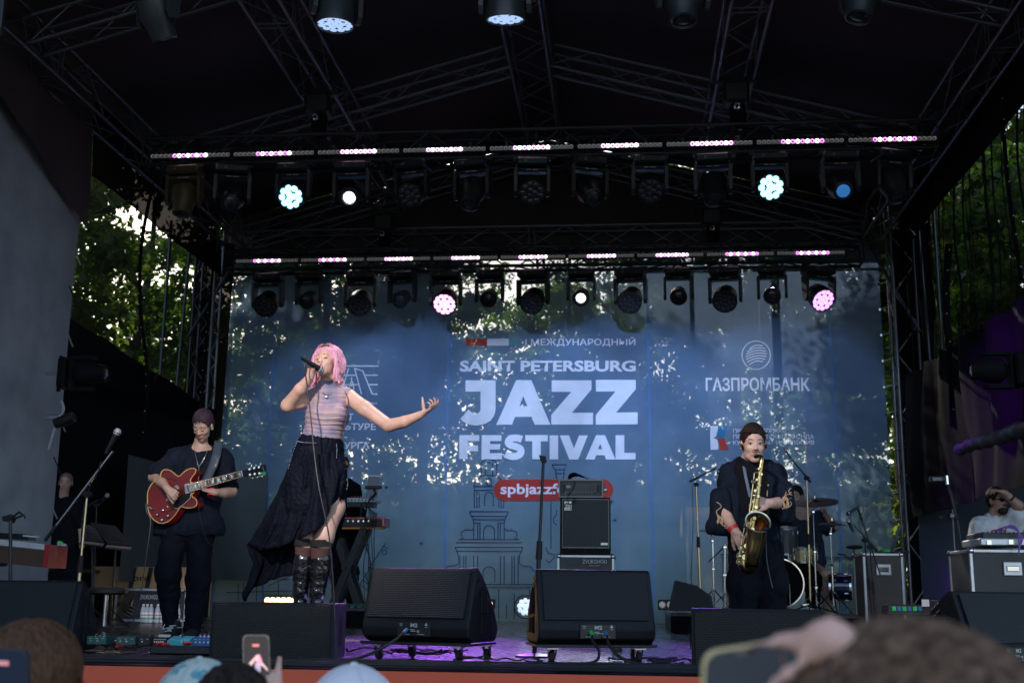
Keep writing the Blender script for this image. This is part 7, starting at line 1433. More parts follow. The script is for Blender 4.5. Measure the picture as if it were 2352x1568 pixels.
G().prism([Q(*SG(x, y), NKD - .003) for x, y in ((1480, 858), (1545, 850), (1545, 872), (1480, 882))], (0, 0, 0), (0, -.002, 0)).build('tape', mat('green_tape2', (.02, .6, .22), .5), gi, world=True)
lettering('Gibson', Q(*SG(1516, 850), NKD - .002), Q(*SG(1500, 785), NKD - .002), .010, mat('gold_print', (.6, .5, .25), .4), gi, up=(1, 0, 0))
for k in range(6): o_ = -5 + 2 * k; G().tube([Q(*SG(360, 1112 + 5 * k), -.016), N(-.05, o_ * 1.2, -.006), N(1, o_ * .9, -.005)], .0009, 4).build('string', M_silver, gi, world=True)
G().prism([Q(*SG(x, y), -.008) for x, y in ((582, 1000), (632, 988), (640, 1100), (590, 1112))], (0, 0, 0), (0, -.012, 0)).build('pickup', M_silver, gi, world=True); G().prism([Q(*SG(x, y), -.008) for x, y in ((445, 1022), (490, 1012), (500, 1060), (452, 1075))], (0, 0, 0), (0, -.012, 0)).build('pickup', M_silver, gi, world=True)
G().prism([Q(*SG(x, y), -.010) for x, y in ((655, 1092), (640, 1165), (560, 1240), (490, 1290), (455, 1275), (445, 1240), (460, 1200), (540, 1120))], (0, 0, 0), (0, -.004, 0)).build('pickguard', M_wd, gi, world=True); G().tube([Q(*SG(x, y), -.015) for x, y in ((655, 1095), (642, 1165), (560, 1240), (490, 1290), (455, 1276))], .0018, 5).build('guard_edge', M_white, gi, world=True)
for x, y in ((324, 1306), (256, 1360), (383, 1375), (308, 1424)): q = Q(*SG(x, y), -.004); G().cyl(q, q + Vector((0, -.014, 0)), .013, .011, 14).ell(q + Vector((-.002, -.015, 0)), (.008, .003, .008)).build('knob', [M_wd, M_silver][0], gi, world=True, smooth=True); G().ell(q + Vector((0, -.017, 0)), (.009, .002, .009)).build('knob_cap', M_silver, gi, world=True, smooth=True)
q = Q(*SG(383, 1265), -.004); G().cyl(q, q + Vector((0, -.02, 0)), .006).build('toggle_switch', M_crm, gi, world=True); q = Q(*SG(370, 1185), -.004); G().ell(q, (.010, .012, .022)).build('tailpiece', M_silver, gi, world=True); G().tube([Q(*SG(150, 1265), -.01), Q(*SG(190, 1293), -.012), Q(*SG(222, 1290), -.012)], .006).build('cable_jack', M_silver, gi, world=True)
for pl in ([(330, 885), (345, 915), (400, 930), (450, 940), (485, 945), (490, 965)], [(440, 1290), (400, 1310), (365, 1335), (350, 1360)]): G().tube(curve([Q(*SG(x, y), -.002) for x, y in pl], 4), [.003, .005, .006] + [.007] * 30, 6, flat=.4).build('sound_hole', mat('gilt_dark', (.10, .06, .02), .6), gi, world=True) if False else G().tube(curve([Q(*SG(x, y), -.002) for x, y in pl], 4), .0055, 6).build('sound_hole', mat('gilt_dark', (.05, .02, .01), .6), gi, world=True)
st = coons([P(493, 1010, .0), P(512, 1014, .0)], [P(462, 1108, -.15), P(483, 1104, -.15)], [P(493, 1010, 0), P(488, 1040, -.13), P(478, 1070, -.16), P(462, 1108, -.15)], [P(512, 1014, 0), P(507, 1045, -.13), P(499, 1070, -.16), P(483, 1104, -.15)], 3, 16, lambda u, v: (0, 0, 0)); o = G().grid(st).build('strap', mat('slate_leather', (.06, .075, .095), .35), gi, world=True, smooth=True); md = o.modifiers.new('t', 'SOLIDIFY'); md.thickness = .004
cb('guitar_cable', [Q(342, 1165, -.01), P(336, 1155, -.2), P(337, 1175, -.2), P(346, 1200, -.2), P(334, 1290, -.2), P(318, 1390, -.15), (P(308, 1470).x, YG - .15, .01)], mat('brown_lead', (.09, .06, .055), .5), .004, 'thin reddish cable falling from the red guitar to the floor')
cb('pack_cable', [P(456, 1160, -.16), P(462, 1200, -.17), P(475, 1240, -.17), P(492, 1252, -.15), P(497, 1238, -.1)], M_rub, .003, 'thin black cable looping at the hip of the guitarist')

# ---------------------------------------------------------------- saxophonist
YX = 1.6
def P(x, y, dy=0.0): return at(x, y, YX + dy)
SX = lambda x, y: (1580.3 + x * .2344, 955.5 + y * .2344)
def PX(x, y, dy=0.0): return P(*SX(x, y), dy)
sx = thing('person', 'saxophonist in a dark kimono jacket with gold embroidery bending over his saxophone', 'person', (P(1725, 1500).x, YX, 0))
SK[0] = S_fair; S = SDF(.006); hc = PX(640, 272, -.03); HR = hframe((.06, -.98, -.12), (.02, -.1, 1)); head(S, hc, HR, 1.02, jaw=1.18)
S.cap(PX(625, 380, .03), PX(610, 470, .06), .064, .070, .03); S.chain([PX(490, 620, .10), PX(615, 530, .08), PX(780, 620, .10)], [.045, .065, .045], .04); S.cap(PX(620, 640, .10), PX(640, 1250, .10), .12, .12, .05, (1.1, .8, 1))
S.chain([PX(480, 650, .08), PX(330, 900, .04)], [.045, .045], .02); w1 = PX(450, 1110, -.16); S.chain([PX(330, 900, .04), w1], [.048, .030], .012); hand(S, w1, PX(500, 1190, -.18) - w1, PX(560, 1100, .05) - PX(480, 1150, -.18), -1, (14, 18, 22, 26), 1.05, .07, thumb=(.6, .7, .5), tc=.2)
S.chain([PX(790, 650, .08), PX(930, 850, .02)], [.045, .045], .02); w2 = PX(800, 855, -.18); S.chain([PX(930, 850, .02), w2], [.048, .031], .012); hand(S, w2, PX(720, 840, -.22) - w2, (-.1, .9, -.3), 1, (28, 38, 42, 46), 1.05, .02, thumb=(.8, .5, -.2), tc=.2)
S.chain([PX(560, 1300, .10), PX(540, 1650, -.02), P(1700, 1480, .05)], [.10, .07, .05], .04); S.chain([PX(740, 1300, .10), PX(820, 1650, .02), P(1775, 1482, .08)], [.10, .07, .05], .04)
S.build('body', S_fair, sx); face(sx, hc, HR, 1.02, 'open', M_lip, M_brow, 0.0, (.002, .0)); crop_hair(sx, hc, HR, H_chest, 1.02, .011, .066, 8, amp=.004)
A_ = lambda v: hc + HR @ (Vector(v) * 1.02); tufts(sx, hc, HR, 1.02, H_chest, .011, (.8, .45), 150, -.04); g = G()
for k in range(14): t = (k - 6.5) / 6.5; g.tube([A_((t * .022, .094 - t * t * .006, -.047)), A_((t * .026, .092 - t * t * .008, -.055))], .0013, 4)
tag(g.build('moustache', M_brow, sx, world=True), kind='stuff')
for x in (-1, 1): G().ell(A_((x * .080, .012, -.012)), (.008, .010, .014)).build('ear_monitor', M_black, sx, world=True, smooth=True)
G().tube(curve([P(*SX(540, 440), .0), PX(560, 560, -.06), PX(590, 700, -.10), PX(610, 790, -.14)], 4), .010, 6, flat=.3).build('neck_strap', mat('strap_blue', (.10, .13, .20), .6), sx, world=True)
M_kim = mat('kimono_cloth', (.007, .011, .020), .8, var=.25, scale=5, bump=.35, bscale=280, spec=.12)
TS = SDF(.009); TS.cap(PX(620, 560, .04), PX(630, 900, .06), .12, .12, .04, (1.1, .7, 1)); TS.build('undershirt', M_bk, sx)
K = SDF(.008)
K.chain([PX(475, 590, .09), PX(610, 470, .12), PX(795, 585, .09)], [.055, .055, .055], .04)
K.cap(PX(490, 620, .09), PX(450, 1390, .08), .12, .12, .05, (1.0, .75, 1)); K.cap(PX(790, 620, .09), PX(840, 1390, .08), .12, .12, .05, (1.0, .75, 1)); K.cap(PX(620, 620, .16), PX(640, 1390, .15), .14, .14, .05, (1.2, .5, 1))
K.chain([PX(455, 620, .08), PX(350, 830, .04), PX(315, 1050, -.02)], [.062, .080, .072], .03, (1, .75, 1)); K.cap(PX(262, 1100, .0), PX(375, 1090, -.03), .045, .045, .04)
K.chain([PX(820, 620, .08), PX(905, 750, .02), PX(925, 880, -.03)], [.062, .076, .074], .03, (1, .75, 1)); K.cap(PX(890, 930, .0), PX(950, 990, -.0), .045, .055, .04)
K.ell(PX(645, 690, -.06), (.050, .12, .22), None, .03, True); K.ell(PX(655, 1050, -.06), (.052, .12, .26), None, .03, True)
kj = K.build('kimono_jacket', M_kim, sx, post=hem_cut(ripples(.016, 30, 12, 8, (1.5, 1, .22)), PX(640, 1340).z, [(None, PX(415, 1100).x, PX(300, 1160).z), (PX(895, 1000).x, None, PX(900, 1050).z)]), smooth=1)
T = SDF(.010); T.chain([PX(560, 1290, .10), PX(540, 1640, -.02), P(1700, 1476, .04)], [.11, .095, .080], .05); T.chain([PX(760, 1290, .10), PX(820, 1640, .03), P(1776, 1478, .08)], [.11, .095, .080], .05); T.build('trousers', M_tr, sx, post=ripples(.008, 28, 15, 9, (1, 1, .6)), smooth=1)
for x, dy in ((1700, .02), (1776, .06)): c_ = Vector((P(x, 1480).x, YX + dy, .05)); G().ell(c_ + Vector((0, -.04, 0)), (.05, .14, .05)).build('shoe', M_shoe, sx, world=True, smooth=True)
M_emb = mat('gold_thread', (.62, .40, .22), .45, .2, bump=.5, bscale=500)
from mathutils.bvhtree import BVHTree
def on_cloth(ob, root, plist, r, m, name, off=.003):
    bv = BVHTree.FromPolygons([v.co for v in ob.data.vertices], [tuple(p.vertices) for p in ob.data.polygons]); M = w2l(ob); Mi = M.inverted(); g = G()
    for pl in plist:
        out = []
        for p in pl:
            d = (p - EYE).normalized(); h = bv.ray_cast(M @ EYE, (M.to_3x3() @ d).normalized())
            if h[0] is not None: out.append(Mi @ h[0] - d * off)
        if len(out) > 1: g.tube(out, r, 4)
    return g.build(name, m, root, world=True)
r_ = random.Random(3); E1 = [curve([PX(x, y) for x, y in ((280, 840), (310, 860), (325, 885), (300, 910), (278, 930), (285, 960), (300, 1000))], 3)]
for k in range(13): x = 285 + 8 * k; y = 960 + 6 * k; E1.append(curve([PX(x, y), PX(x + r_.uniform(5, 20), y + 30), PX(x + r_.uniform(-10, 25), y + 55), PX(x + r_.uniform(0, 35), y + r_.uniform(60, 95))], 3))
on_cloth(kj, kj, E1, .0032, M_emb, 'embroidery')
E2 = []
for k in range(7): a = k * .9; E2.append(curve([PX(955 + 38 * math.cos(a + t * 1.1) * (1 - .16 * t), 850 - 30 * math.sin(a * .7) + 34 * math.sin(a + t * 1.1)) for t in range(5)], 3))
E2 += [curve([PX(x, y) for x, y in pl], 3) for pl in ([(1010, 700), (985, 730), (1000, 760), (965, 770), (940, 800), (975, 815), (1010, 800)], [(1015, 745), (990, 760), (1020, 770)], [(920, 830), (910, 870), (930, 910)], [(1000, 830), (1015, 860), (985, 890), (950, 885), (935, 905)], [(960, 740), (950, 775), (925, 800)])]; on_cloth(kj, kj, E2, .0030, M_emb, 'embroidery')
E3 = [curve([PX(766 + 26 * math.cos(a) * c, 665 + 24 * math.sin(a) * c) for a in [i * .7 for i in range(8)]], 2) for c in (1, .55)] + [curve([PX(x, y) for x, y in pl], 3) for pl in ([(760, 690), (765, 730), (758, 780)], [(770, 690), (778, 735), (775, 785)], [(755, 700), (752, 740), (765, 770)])]; on_cloth(kj, kj, E3, .0030, M_emb, 'embroidery')
G().tube([PX(428, 1140, -.165), PX(470, 1098, -.165)], .034, 16, caps=False).build('wristband', M_band, sx, world=True, smooth=True) if False else G().lathe([(.036, -.012), (.037, 0), (.035, .012)], w1 + (PX(500, 1190, -.18) - w1).normalized() * -.01, Matrix(frame(PX(500, 1190, -.18) - w1)).transposed(), 20).build('wristband', M_band, sx, world=True, smooth=True)
# saxophone
M_sax = mat('aged_brass', (.42, .29, .12), .22, 1.0, var=.25, scale=10); M_saxl = mat('bright_brass', (.80, .62, .32), .18, 1.0, var=.1); M_saxd = mat('bell_inside', (.22, .10, .04), .35, .9)
xx = thing('saxophone', 'aged brass tenor saxophone with wide bell played by the saxophonist', 'saxophone', PX(650, 900, -.26)); D = -.27
G().tube(curve([PX(655, 400, -.16), PX(675, 392, -.19), PX(700, 388, -.23)], 4), [.008, .010, .0125, .013, .013, .012, .012, .012, .012], 12).build('mouthpiece', M_wd, xx, world=True, smooth=True)
G().tube(curve([PX(698, 388, -.23), PX(718, 400, -.25), PX(722, 430, -.26), PX(712, 490, -.26), PX(705, 530, -.26)], 5), [.011 + .0004 * i for i in range(21)], 14).build('neck', M_sax, xx, world=True, smooth=True)
bp_ = [PX(706, 520, D), PX(685, 700, D), PX(655, 900, D), PX(625, 1080, D), PX(595, 1250, D), PX(560, 1400, D)]; G().tube(curve(bp_, 5), [.015 + .0009 * i for i in range(26)], 20).build('body_tube', M_sax, xx, world=True, smooth=True)
G().tube(curve([PX(560, 1390, D), PX(556, 1440, D), PX(575, 1475, D), PX(605, 1470, D - .01), PX(622, 1430, D - .03)], 6), [.038, .039, .040, .041, .042, .043, .044, .045, .045, .046, .046, .047, .047, .048, .048, .048, .048, .048, .048, .048, .048, .048, .048, .048, .048], 20).build('bow', M_sax, xx, world=True, smooth=True)
bl_ = curve([PX(622, 1435, D - .03), PX(640, 1330, D - .05), PX(662, 1200, D - .06), PX(676, 1110, D - .07)], 6); G().tube(bl_, [.047 + .0008 * i for i in range(len(bl_))], 24, caps=False).build('bell_tube', M_sax, xx, world=True, smooth=True)
bc = PX(686, 1033, D - .10); bd_ = Vector((.10, -.80, .52)).normalized(); Rb = Matrix(frame(bd_)).transposed(); lp = [(.058, -.085), (.062, -.05), (.068, -.025), (.076, -.005), (.080, .0)]
G().lathe(lp, bc, Rb, 40).lathe([(.0, -.08)] + [(r - .004, h) for r, h in lp], bc, Rb, 40).build('bell', M_saxd, xx, world=True, smooth=True); G().lathe([(.074, .0), (.081, .003), (.083, .0), (.080, -.006), (.072, -.012), (.072, -.004), (.074, 0)], bc, Rb, 44).build('bell_rim', mat('pale_rim', (.80, .74, .50), .25, .8), xx, world=True, smooth=True)
G().tube(curve([PX(800, 1120, D - .14), PX(775, 1050, D - .22), PX(735, 1005, D - .2), PX(700, 985, D - .16)], 4), .004, 6).ell(PX(700, 985, D - .16), (.014, .012, .012)).box(PX(765, 1105, D - .14), (.05, .02, .025), bev=.008).build('clip_microphone', M_rub, xx, world=True)
r_ = random.Random(9)
for k in range(17):
    t = k / 16; c_ = bp_[0].lerp(bp_[-1], t * .98) + Vector((-.010 + .02 * (k % 2), -.030 - .014 * t, 0)); rr = .009 + .010 * t; d_ = Vector((-.35 + .5 * (k % 2), -1, .05)); Rk = Matrix(frame(d_)).transposed()
    kk = G().lathe([(0, .006), (rr * .8, .006), (rr, .002), (rr, -.004), (0, -.006)], c_, Rk, 16).build('key_cup', M_saxl if k % 3 else M_sax, xx, world=True, smooth=True); G().cyl(c_ + Vector((-.02, .004, 0)), c_ + Vector((.014, .004, .004)), .0028, n=6).build('key_arm', M_saxl, kk, world=True)
for k, (a, b) in enumerate((((650, 560), (585, 1060)), ((665, 720), (600, 1120)), ((560, 1060), (495, 1380)), ((700, 560), (690, 760)), ((640, 560), (700, 545)), ((630, 1180), (610, 1300)))): G().cyl(PX(*a, D - .035), PX(*b, D - .045), .0032, n=8).build('key_rod', M_saxl, xx, world=True, smooth=True)
for (x, y, r1) in ((535, 1170, .016), (520, 1290, .018), (510, 1370, .022), (540, 1330, .020), (500, 1425, .016), (580, 1075, .020), (590, 1180, .018), (640, 640, .012), (655, 775, .015)): c_ = PX(x, y, D - .04); g = G(); g.tube([c_ + Vector((r1 * math.cos(a), -.004, r1 * math.sin(a))) for a in [i * math.pi / 6 for i in range(13)]], .003, 6).ell(c_, (r1 * .55, .006, r1 * .55)).build('key_guard', M_saxl, xx, world=True, smooth=True)
G().tube([PX(480, 1370, D - .03), PX(560, 1375, D - .05)], .003).tube([PX(640, 1360, D - .09), PX(560, 1350, D - .06)], .0035).build('brace', M_saxl, xx, world=True)
cb('sax_cable', [PX(760, 1130, D + .05), PX(765, 1250, -.10), PX(772, 1400, -.13), PX(800, 1560, -.13), PX(830, 1680, -.14)], mat('grey_lead2', (.12, .12, .13), .5), .003, 'thin grey cable hanging in front of the trousers of the saxophonist')

# ---------------------------------------------------------------- background musicians and crew
def simple(label, Y, hp, f, up, sk, hs, pts, hair, hairm, shirt, shm, trous, base, face_kw=None, extra=None, vox=.008, hv=.008, front=.070):
    t = thing('person', label, 'person', base); SK[0] = sk; S = SDF(vox); R = hframe(f, up); head(S, hp, R, hs); extra_hands = pts.pop('hands', [])
    for ch in pts['skin']: S.chain(ch[0], ch[1], .02, ch[2] if len(ch) > 2 else None)
    for h in extra_hands: hand(S, *h)
    S.build('body', sk, t); face(t, hp, R, hs, **(face_kw or {}))
    if hair:
        crop_hair(t, hp, R, hairm, hs, hv, front, 3, vox=.007)
        if hv > .005: tufts(t, hp, R, hs, hairm, hv, (.2, .9), 60)
    C_ = SDF(.010)
    for ch in shirt: C_.chain(ch[0], ch[1], .05, ch[2] if len(ch) > 2 else None)
    C_.build('shirt', shm, t, post=ripples(.014, 28, 5, 8, (1, 1, .6)), smooth=1)
    if trous:
        C_ = SDF(.012)
        for ch in trous[0]: C_.chain(ch[0], ch[1], .05)
        C_.build('trousers', trous[1], t, post=ripples(.012, 28, 6, 8), smooth=1)
    return t, R
# keyboard player
Y_ = 8.75; P = lambda x, y, dy=0.0: at(x, y, Y_ + dy); fx = (P(797, 1395).x, Y_, .225)
t, R = simple('keyboard player in black with dark glasses, half hidden behind the singer', Y_, P(789, 1070), (.35, -.93, -.1), (0, 0, 1), S_fair, 1.0, {'skin': [([P(789, 1090), P(788, 1108, .03)], [.055, .06]), ([P(788, 1115, .05), P(790, 1240, .05)], [.10, .10]), ([P(766, 1122), P(762, 1165), P(790, 1180, -.3)], [.05, .04, .03]), ([P(812, 1125), P(828, 1180), P(828, 1225, -.1)], [.05, .04, .03])], 'hands': [(P(828, 1228, -.1), (0, -.1, -1), (-.6, -.3, 0), 1, (18, 22, 26, 30))]},
    True, H_crop, [([P(768, 1122, .03), P(789, 1112, .05), P(811, 1122, .03)], [.08, .07, .08]), ([P(789, 1135, .05), P(792, 1240, .05)], [.17, .17], (1.1, .7, 1)), ([P(812, 1125), P(828, 1180), P(830, 1215, -.08)], [.08, .06, .05]), ([P(766, 1122), P(762, 1165)], [.08, .07])], M_bk, ([([P(780, 1240, .05), P(776, 1320), P(776, 1390)], [.11, .09, .06]), ([P(805, 1240, .05), P(806, 1320), P(808, 1390)], [.11, .09, .06])], M_tr), fx, hv=.004)
A_ = lambda v: P(789, 1070) + R @ Vector(v); g = G()
for x in (-1, 1): g.ell(A_((x * .031, .089, .0)), (.028, .006, .018), R)
g.tube([A_((-.075, .0, .006)), A_((-.062, .07, .006)), A_((-.03, .092, .006)), A_((.03, .092, .006)), A_((.062, .07, .006)), A_((.075, 0, .006))], .004, 6).build('sunglasses', M_wd, t, world=True)
# drummer
Y_ = 9.0; P = lambda x, y, dy=0.0: at(x, y, Y_ + dy)
simple('drummer in a dark t-shirt raising a stick behind the cymbals', Y_, P(1829, 1140), (-.45, -.85, -.1), (0, 0, 1), S_fair, 1.08, {'skin': [([P(1833, 1158), P(1836, 1178, .03)], [.065, .07]), ([P(1842, 1185, .05), P(1848, 1290, .05)], [.15, .15]), ([P(1880, 1192), P(1918, 1208), P(1896, 1182, -.15)], [.06, .055, .035]), ([P(1808, 1195), P(1795, 1240), P(1815, 1255, -.3)], [.06, .05, .035]), ([P(1860, 1300), P(1895, 1320, -.3), P(1900, 1395, -.1)], [.09, .07, .05])], 'hands': [(P(1896, 1182, -.15), (-.2, -.3, .8), (-.8, -.4, 0), 1, (60, 62, 64, 60))]},
    True, H_dark, [([P(1806, 1195, .03), P(1838, 1183, .06), P(1878, 1193, .03)], [.10, .08, .10]), ([P(1842, 1215, .05), P(1848, 1290, .05)], [.21, .22], (1.15, .8, 1)), ([P(1880, 1195), P(1902, 1212)], [.10, .085]), ([P(1806, 1195), P(1798, 1225)], [.10, .085])], mat('navy_tee', (.016, .024, .055), .8, bump=.2), ([([P(1840, 1300), P(1865, 1330, -.3), P(1868, 1380, -.2)], [.12, .11, .08]), ([P(1830, 1300), P(1815, 1330, -.3)], [.12, .1])], M_bk), (P(1850, 1395).x, Y_, .225), hv=.008, face_kw={'eyes': 'down'})
for a, b, lb in (((1841, 1105), (1893, 1176), 'pale drumstick raised past the crash cymbal'), ((1815, 1253), (1838, 1262), 'drumstick held low over the snare')): tag(G().cyl(P(*a, -.1), P(*b, -.12), .005, .008).build('drumstick', mat('hickory', (.72, .48, .36), .5)), lb, 'drumstick')
# crew man, left
Y_ = 7.6; P = lambda x, y, dy=0.0: at(x, y, Y_ + dy)
t, R = simple('shaven headed man in black standing in the shade at the left wing', Y_, P(151, 1108), (.28, -.95, -.08), (0, 0, 1), S_lt, 1.0, {'skin': [([P(147, 1128), P(146, 1148, .03)], [.055, .06]), ([P(146, 1160, .05), P(148, 1280, .05)], [.095, .095]), ([P(118, 1165), P(102, 1215), P(98, 1245, -.1)], [.05, .042, .032]), ([P(176, 1165), P(188, 1215), P(188, 1255, -.05)], [.05, .042, .032]), ([P(135, 1290, .05), P(132, 1430, .05)], [.07, .05]), ([P(165, 1290, .05), P(168, 1430, .05)], [.07, .05])], 'hands': [(P(98, 1248, -.1), (.1, -.3, -.9), (.8, -.2, 0), 1, (40, 45, 50, 52))]},
    True, hair_mat('stubble', (.16, .10, .08), (.24, .15, .12), 300, 300, .2), [([P(122, 1160, .03), P(146, 1152, .05), P(172, 1160, .03)], [.08, .07, .08]), ([P(147, 1180, .05), P(148, 1270, .05)], [.18, .18], (1.1, .7, 1)), ([P(120, 1165), P(108, 1200)], [.085, .07]), ([P(174, 1165), P(184, 1200)], [.085, .07])], M_bk, ([([P(135, 1285, .05), P(132, 1350), P(131, 1425)], [.12, .10, .07]), ([P(163, 1285, .05), P(166, 1350), P(168, 1425)], [.12, .10, .07])], M_bk), (P(150, 1440).x, Y_, 0), hv=.0, front=.06)
tg = G().prism([at(128, 1384 - 110, 7.3), at(150, 1376 - 98, 7.3), at(152, 1249, 7.3), at(132, 1243, 7.3)], (0, 0, 0), (0, .02, 0)); o = tg.build('paper_bag', mat('mint_print', (.35, .50, .45), .7, var=.3, scale=25)); tag(o, 'small mint green printed bag hanging in front of the man in black', 'bag')
G().prism([at(133, 1247, 7.29), at(144, 1249, 7.29), at(143, 1243, 7.29), at(134, 1241, 7.29)], (0, 0, 0), (0, .01, 0)).build('green_flap', M_con, o, world=False)
# engineer, right
Y_ = 5.3; P = lambda x, y, dy=0.0: at(x, y, Y_ + dy)
t, R = simple('bearded man in white t-shirt and sunglasses with one hand on his head', Y_, P(2291, 1150), (.45, -.87, .05), (0, 0, 1), S_tan, 1.0, {'skin': [([P(2286, 1175, .03), P(2284, 1195, .05)], [.056, .062]), ([P(2286, 1205, .06), P(2290, 1330, .06)], [.10, .10]), ([P(2330, 1205, .03), P(2338, 1160, -.12), P(2308, 1132, -.16)], [.058, .048, .034]), ([P(2252, 1210), P(2245, 1270), P(2270, 1260, -.2)], [.055, .045, .032]), ([P(2275, 1340), P(2270, 1460)], [.10, .05]), ([P(2305, 1340), P(2310, 1460)], [.10, .05])], 'hands': [(P(2306, 1131, -.16), (-.8, -.1, .25), (-.1, .2, -.9), -1, (25, 30, 34, 38))]},
    True, H_dark, [([P(2256, 1212, .04), P(2286, 1200, .06), P(2322, 1208, .04)], [.085, .07, .085]), ([P(2284, 1230, .06), P(2288, 1320, .06)], [.18, .18], (1.1, .7, 1)), ([P(2324, 1208, .02), P(2334, 1185, -.05)], [.10, .085]), ([P(2254, 1212), P(2248, 1245)], [.09, .08])], M_wtee, ([([P(2272, 1330, .05), P(2270, 1460)], [.12, .07]), ([P(2304, 1330, .05), P(2310, 1460)], [.12, .07])], M_bk), (P(2290, 1480).x, Y_, 0), hv=.012)
A_ = lambda v: P(2291, 1150) + R @ Vector(v); g = G()
for x in (-1, 1): g.ell(A_((x * .031, .089, .0)), (.029, .006, .019), R)
g.tube([A_((-.078, .0, .006)), A_((-.062, .07, .006)), A_((-.03, .092, .008)), A_((.03, .092, .008)), A_((.062, .07, .006)), A_((.078, 0, .006))], .004, 6).build('sunglasses', M_wd, t, world=True)
B = SDF(.006); B.ell(np.array(A_((0, .055, -.098))), np.array((.048, .048, .034)), np.array(R)); B.ell(np.array(A_((0, .095, -.060))), np.array((.018, .02, .012)), np.array(R), .008, True); B.cap(A_((-.025, .09, -.052)), A_((.025, .09, -.052)), .006, k=.01); B.build('beard', H_dark, t, post=ripples(.003, 300, 2), smooth=0)
G().lathe([(.038, -.01), (.039, .01)], P(2322, 1143, -.15), Matrix(frame(P(2308, 1132, -.16) - P(2338, 1160, -.12))).transposed(), 16).build('wristband', M_rub, t, world=True)
q = P(2295, 1222, -.13); G().ell(q, (.085, .012, .030)).build('chest_print', mat('red_print', (.45, .04, .05), .7), t, world=True, smooth=True); G().ell(q + Vector((0, -.006, 0)), (.06, .010, .014)).build('chest_print', mat('blue_print', (.12, .16, .35), .7), t, world=True, smooth=True)

# ---------------------------------------------------------------- audience
def listener(label, Y, cx, topy, hs, hairm, f=(.1, 1, .02), shirt=M_bk, extra=None, vol=.02, long=False, arm=None, hand_args=None, hairs=60):
    top = at(cx, topy, Y); hc = top - Vector((0, 0, .135 * hs)); R = hframe(f); t = thing('person', label, 'person', (hc.x, Y, -1.15), group=None); S = SDF(.009); head(S, hc, R, hs)
    n_ = hc + Vector((0, .0, -.17)); S.cap(hc + Vector((0, 0, -.08)), n_, .055, .06, .02); w = .19
    S.chain([n_ + Vector((-w, 0, -.06)), n_, n_ + Vector((w, 0, -.06))], [.06, .06, .06], .03); S.cap(n_ + Vector((0, 0, -.1)), n_ + Vector((0, 0, -.6)), .13, .13, .05, (1.1, .8, 1))
    for s in (-1, 1): S.chain([n_ + Vector((s * .09, 0, -.62)), Vector((hc.x + s * .1, Y, -1.10))], [.09, .05], .03)
    if arm: S.chain(arm[0], arm[1], .02)
    if hand_args: hand(S, *hand_args)
    S.build('body', S_aud, t)
    C_ = SDF(.014); C_.chain([n_ + Vector((-w, 0, -.08)), n_ + Vector((0, 0, -.04)), n_ + Vector((w, 0, -.08))], [.085, .07, .085], .05); C_.cap(n_ + Vector((0, 0, -.15)), n_ + Vector((0, 0, -.62)), .18, .17, .05, (1.1, .75, 1)); C_.build('shirt', shirt, t, post=ripples(.01, 28, 4), smooth=1)
    C_ = SDF(.014)
    for s in (-1, 1): C_.chain([n_ + Vector((s * .08, 0, -.62)), Vector((hc.x + s * .1, Y, -1.08))], [.11, .07], .05)
    C_.build('trousers', M_tr, t)
    if hairm:
        H = SDF(.006); A = lambda v: np.array(hc + R @ (Vector(v) * hs)); Rn = np.array(R); H.ell(A((0, -.02, .045)), np.array((.083 + vol, .102 + vol, .088 + vol)) * hs, Rn, .02); H.ell(A((0, -.05, -.02)), np.array((.080 + vol, .072 + vol, .09 + (.09 if long else 0))) * hs, Rn, .03); H.ell(A((0, .10, -.05)), np.array((.070, .08, .09)) * hs, Rn, .01, True); H.build('hair', hairm, t, post=ripples(.004, 120, 7, 9), smooth=0)
        g = G(); r2 = random.Random(int(cx))
        for k in range(hairs):
            a = r2.uniform(0, 6.28); p0 = Vector((0, -.01, .135 + vol)); pr_ = [.25, .6, .9, 1.02]; q = [hc + R @ (Vector((math.cos(a) * (.083 + vol + .002) * s_, math.sin(a) * (.102 + vol + .002) * s_ - .02, .045 + (.088 + vol + .003) * math.sqrt(max(0, 1 - min(1, s_) ** 2)) - (.05 if s_ > 1 else 0))) * hs) for s_ in pr_]; g.tube(curve(q, 3), .0013, 4)
        g.build('hair_locks', hairm, t, world=True, smooth=True)
    return t, hc, R
def phone(label, A, m_edge, screen, th=.009, rec=True):
    """A: corners lower left, lower right, upper right, upper left of the face turned to the camera"""
    c_ = sum(A, Vector()) / 4; t = thing('smartphone', label, 'phone', c_); n = (A[1] - A[0]).cross(A[3] - A[0]).normalized()
    if n.dot(EYE - c_) < 0: n = -n
    def rr(k, r=.012):
        ex = (A[1] - A[0]).normalized(); ey = (A[3] - A[0]).normalized(); W = (A[1] - A[0]).length / 2 * k; H = (A[3] - A[0]).length / 2 * 1.0 - (1 - k) * (A[1] - A[0]).length / 2; out = []
        for sx_, sy_, a0 in ((1, -1, -90), (1, 1, 0), (-1, 1, 90), (-1, -1, 180)):
            for a in (0, 30, 60, 90): a_ = rad(a0 + a); out.append(c_ + ex * (sx_ * (W - r) + r * math.cos(a_)) + ey * (sy_ * (H - r) + r * math.sin(a_)))
        return out
    G().prism(rr(1), n * 0, n * -th).build('body', m_edge, t, world=True); s_ = G().prism(rr(.93), n * .0006, n * .0002).build('screen', screen, t, world=True); return t, c_, (A[1] - A[0]) / 2, (A[3] - A[0]) / 2, n, s_
t, hc, R = listener('brown haired listener seen from behind at the left bottom corner', -3.9, 95, 1434, .98, H_brown, f=(.35, .9, .05), vol=.014)
M_scr = mat('phone_screen', (.02, .02, .025), .1, emit=(.05, .045, .06), estr=.6)
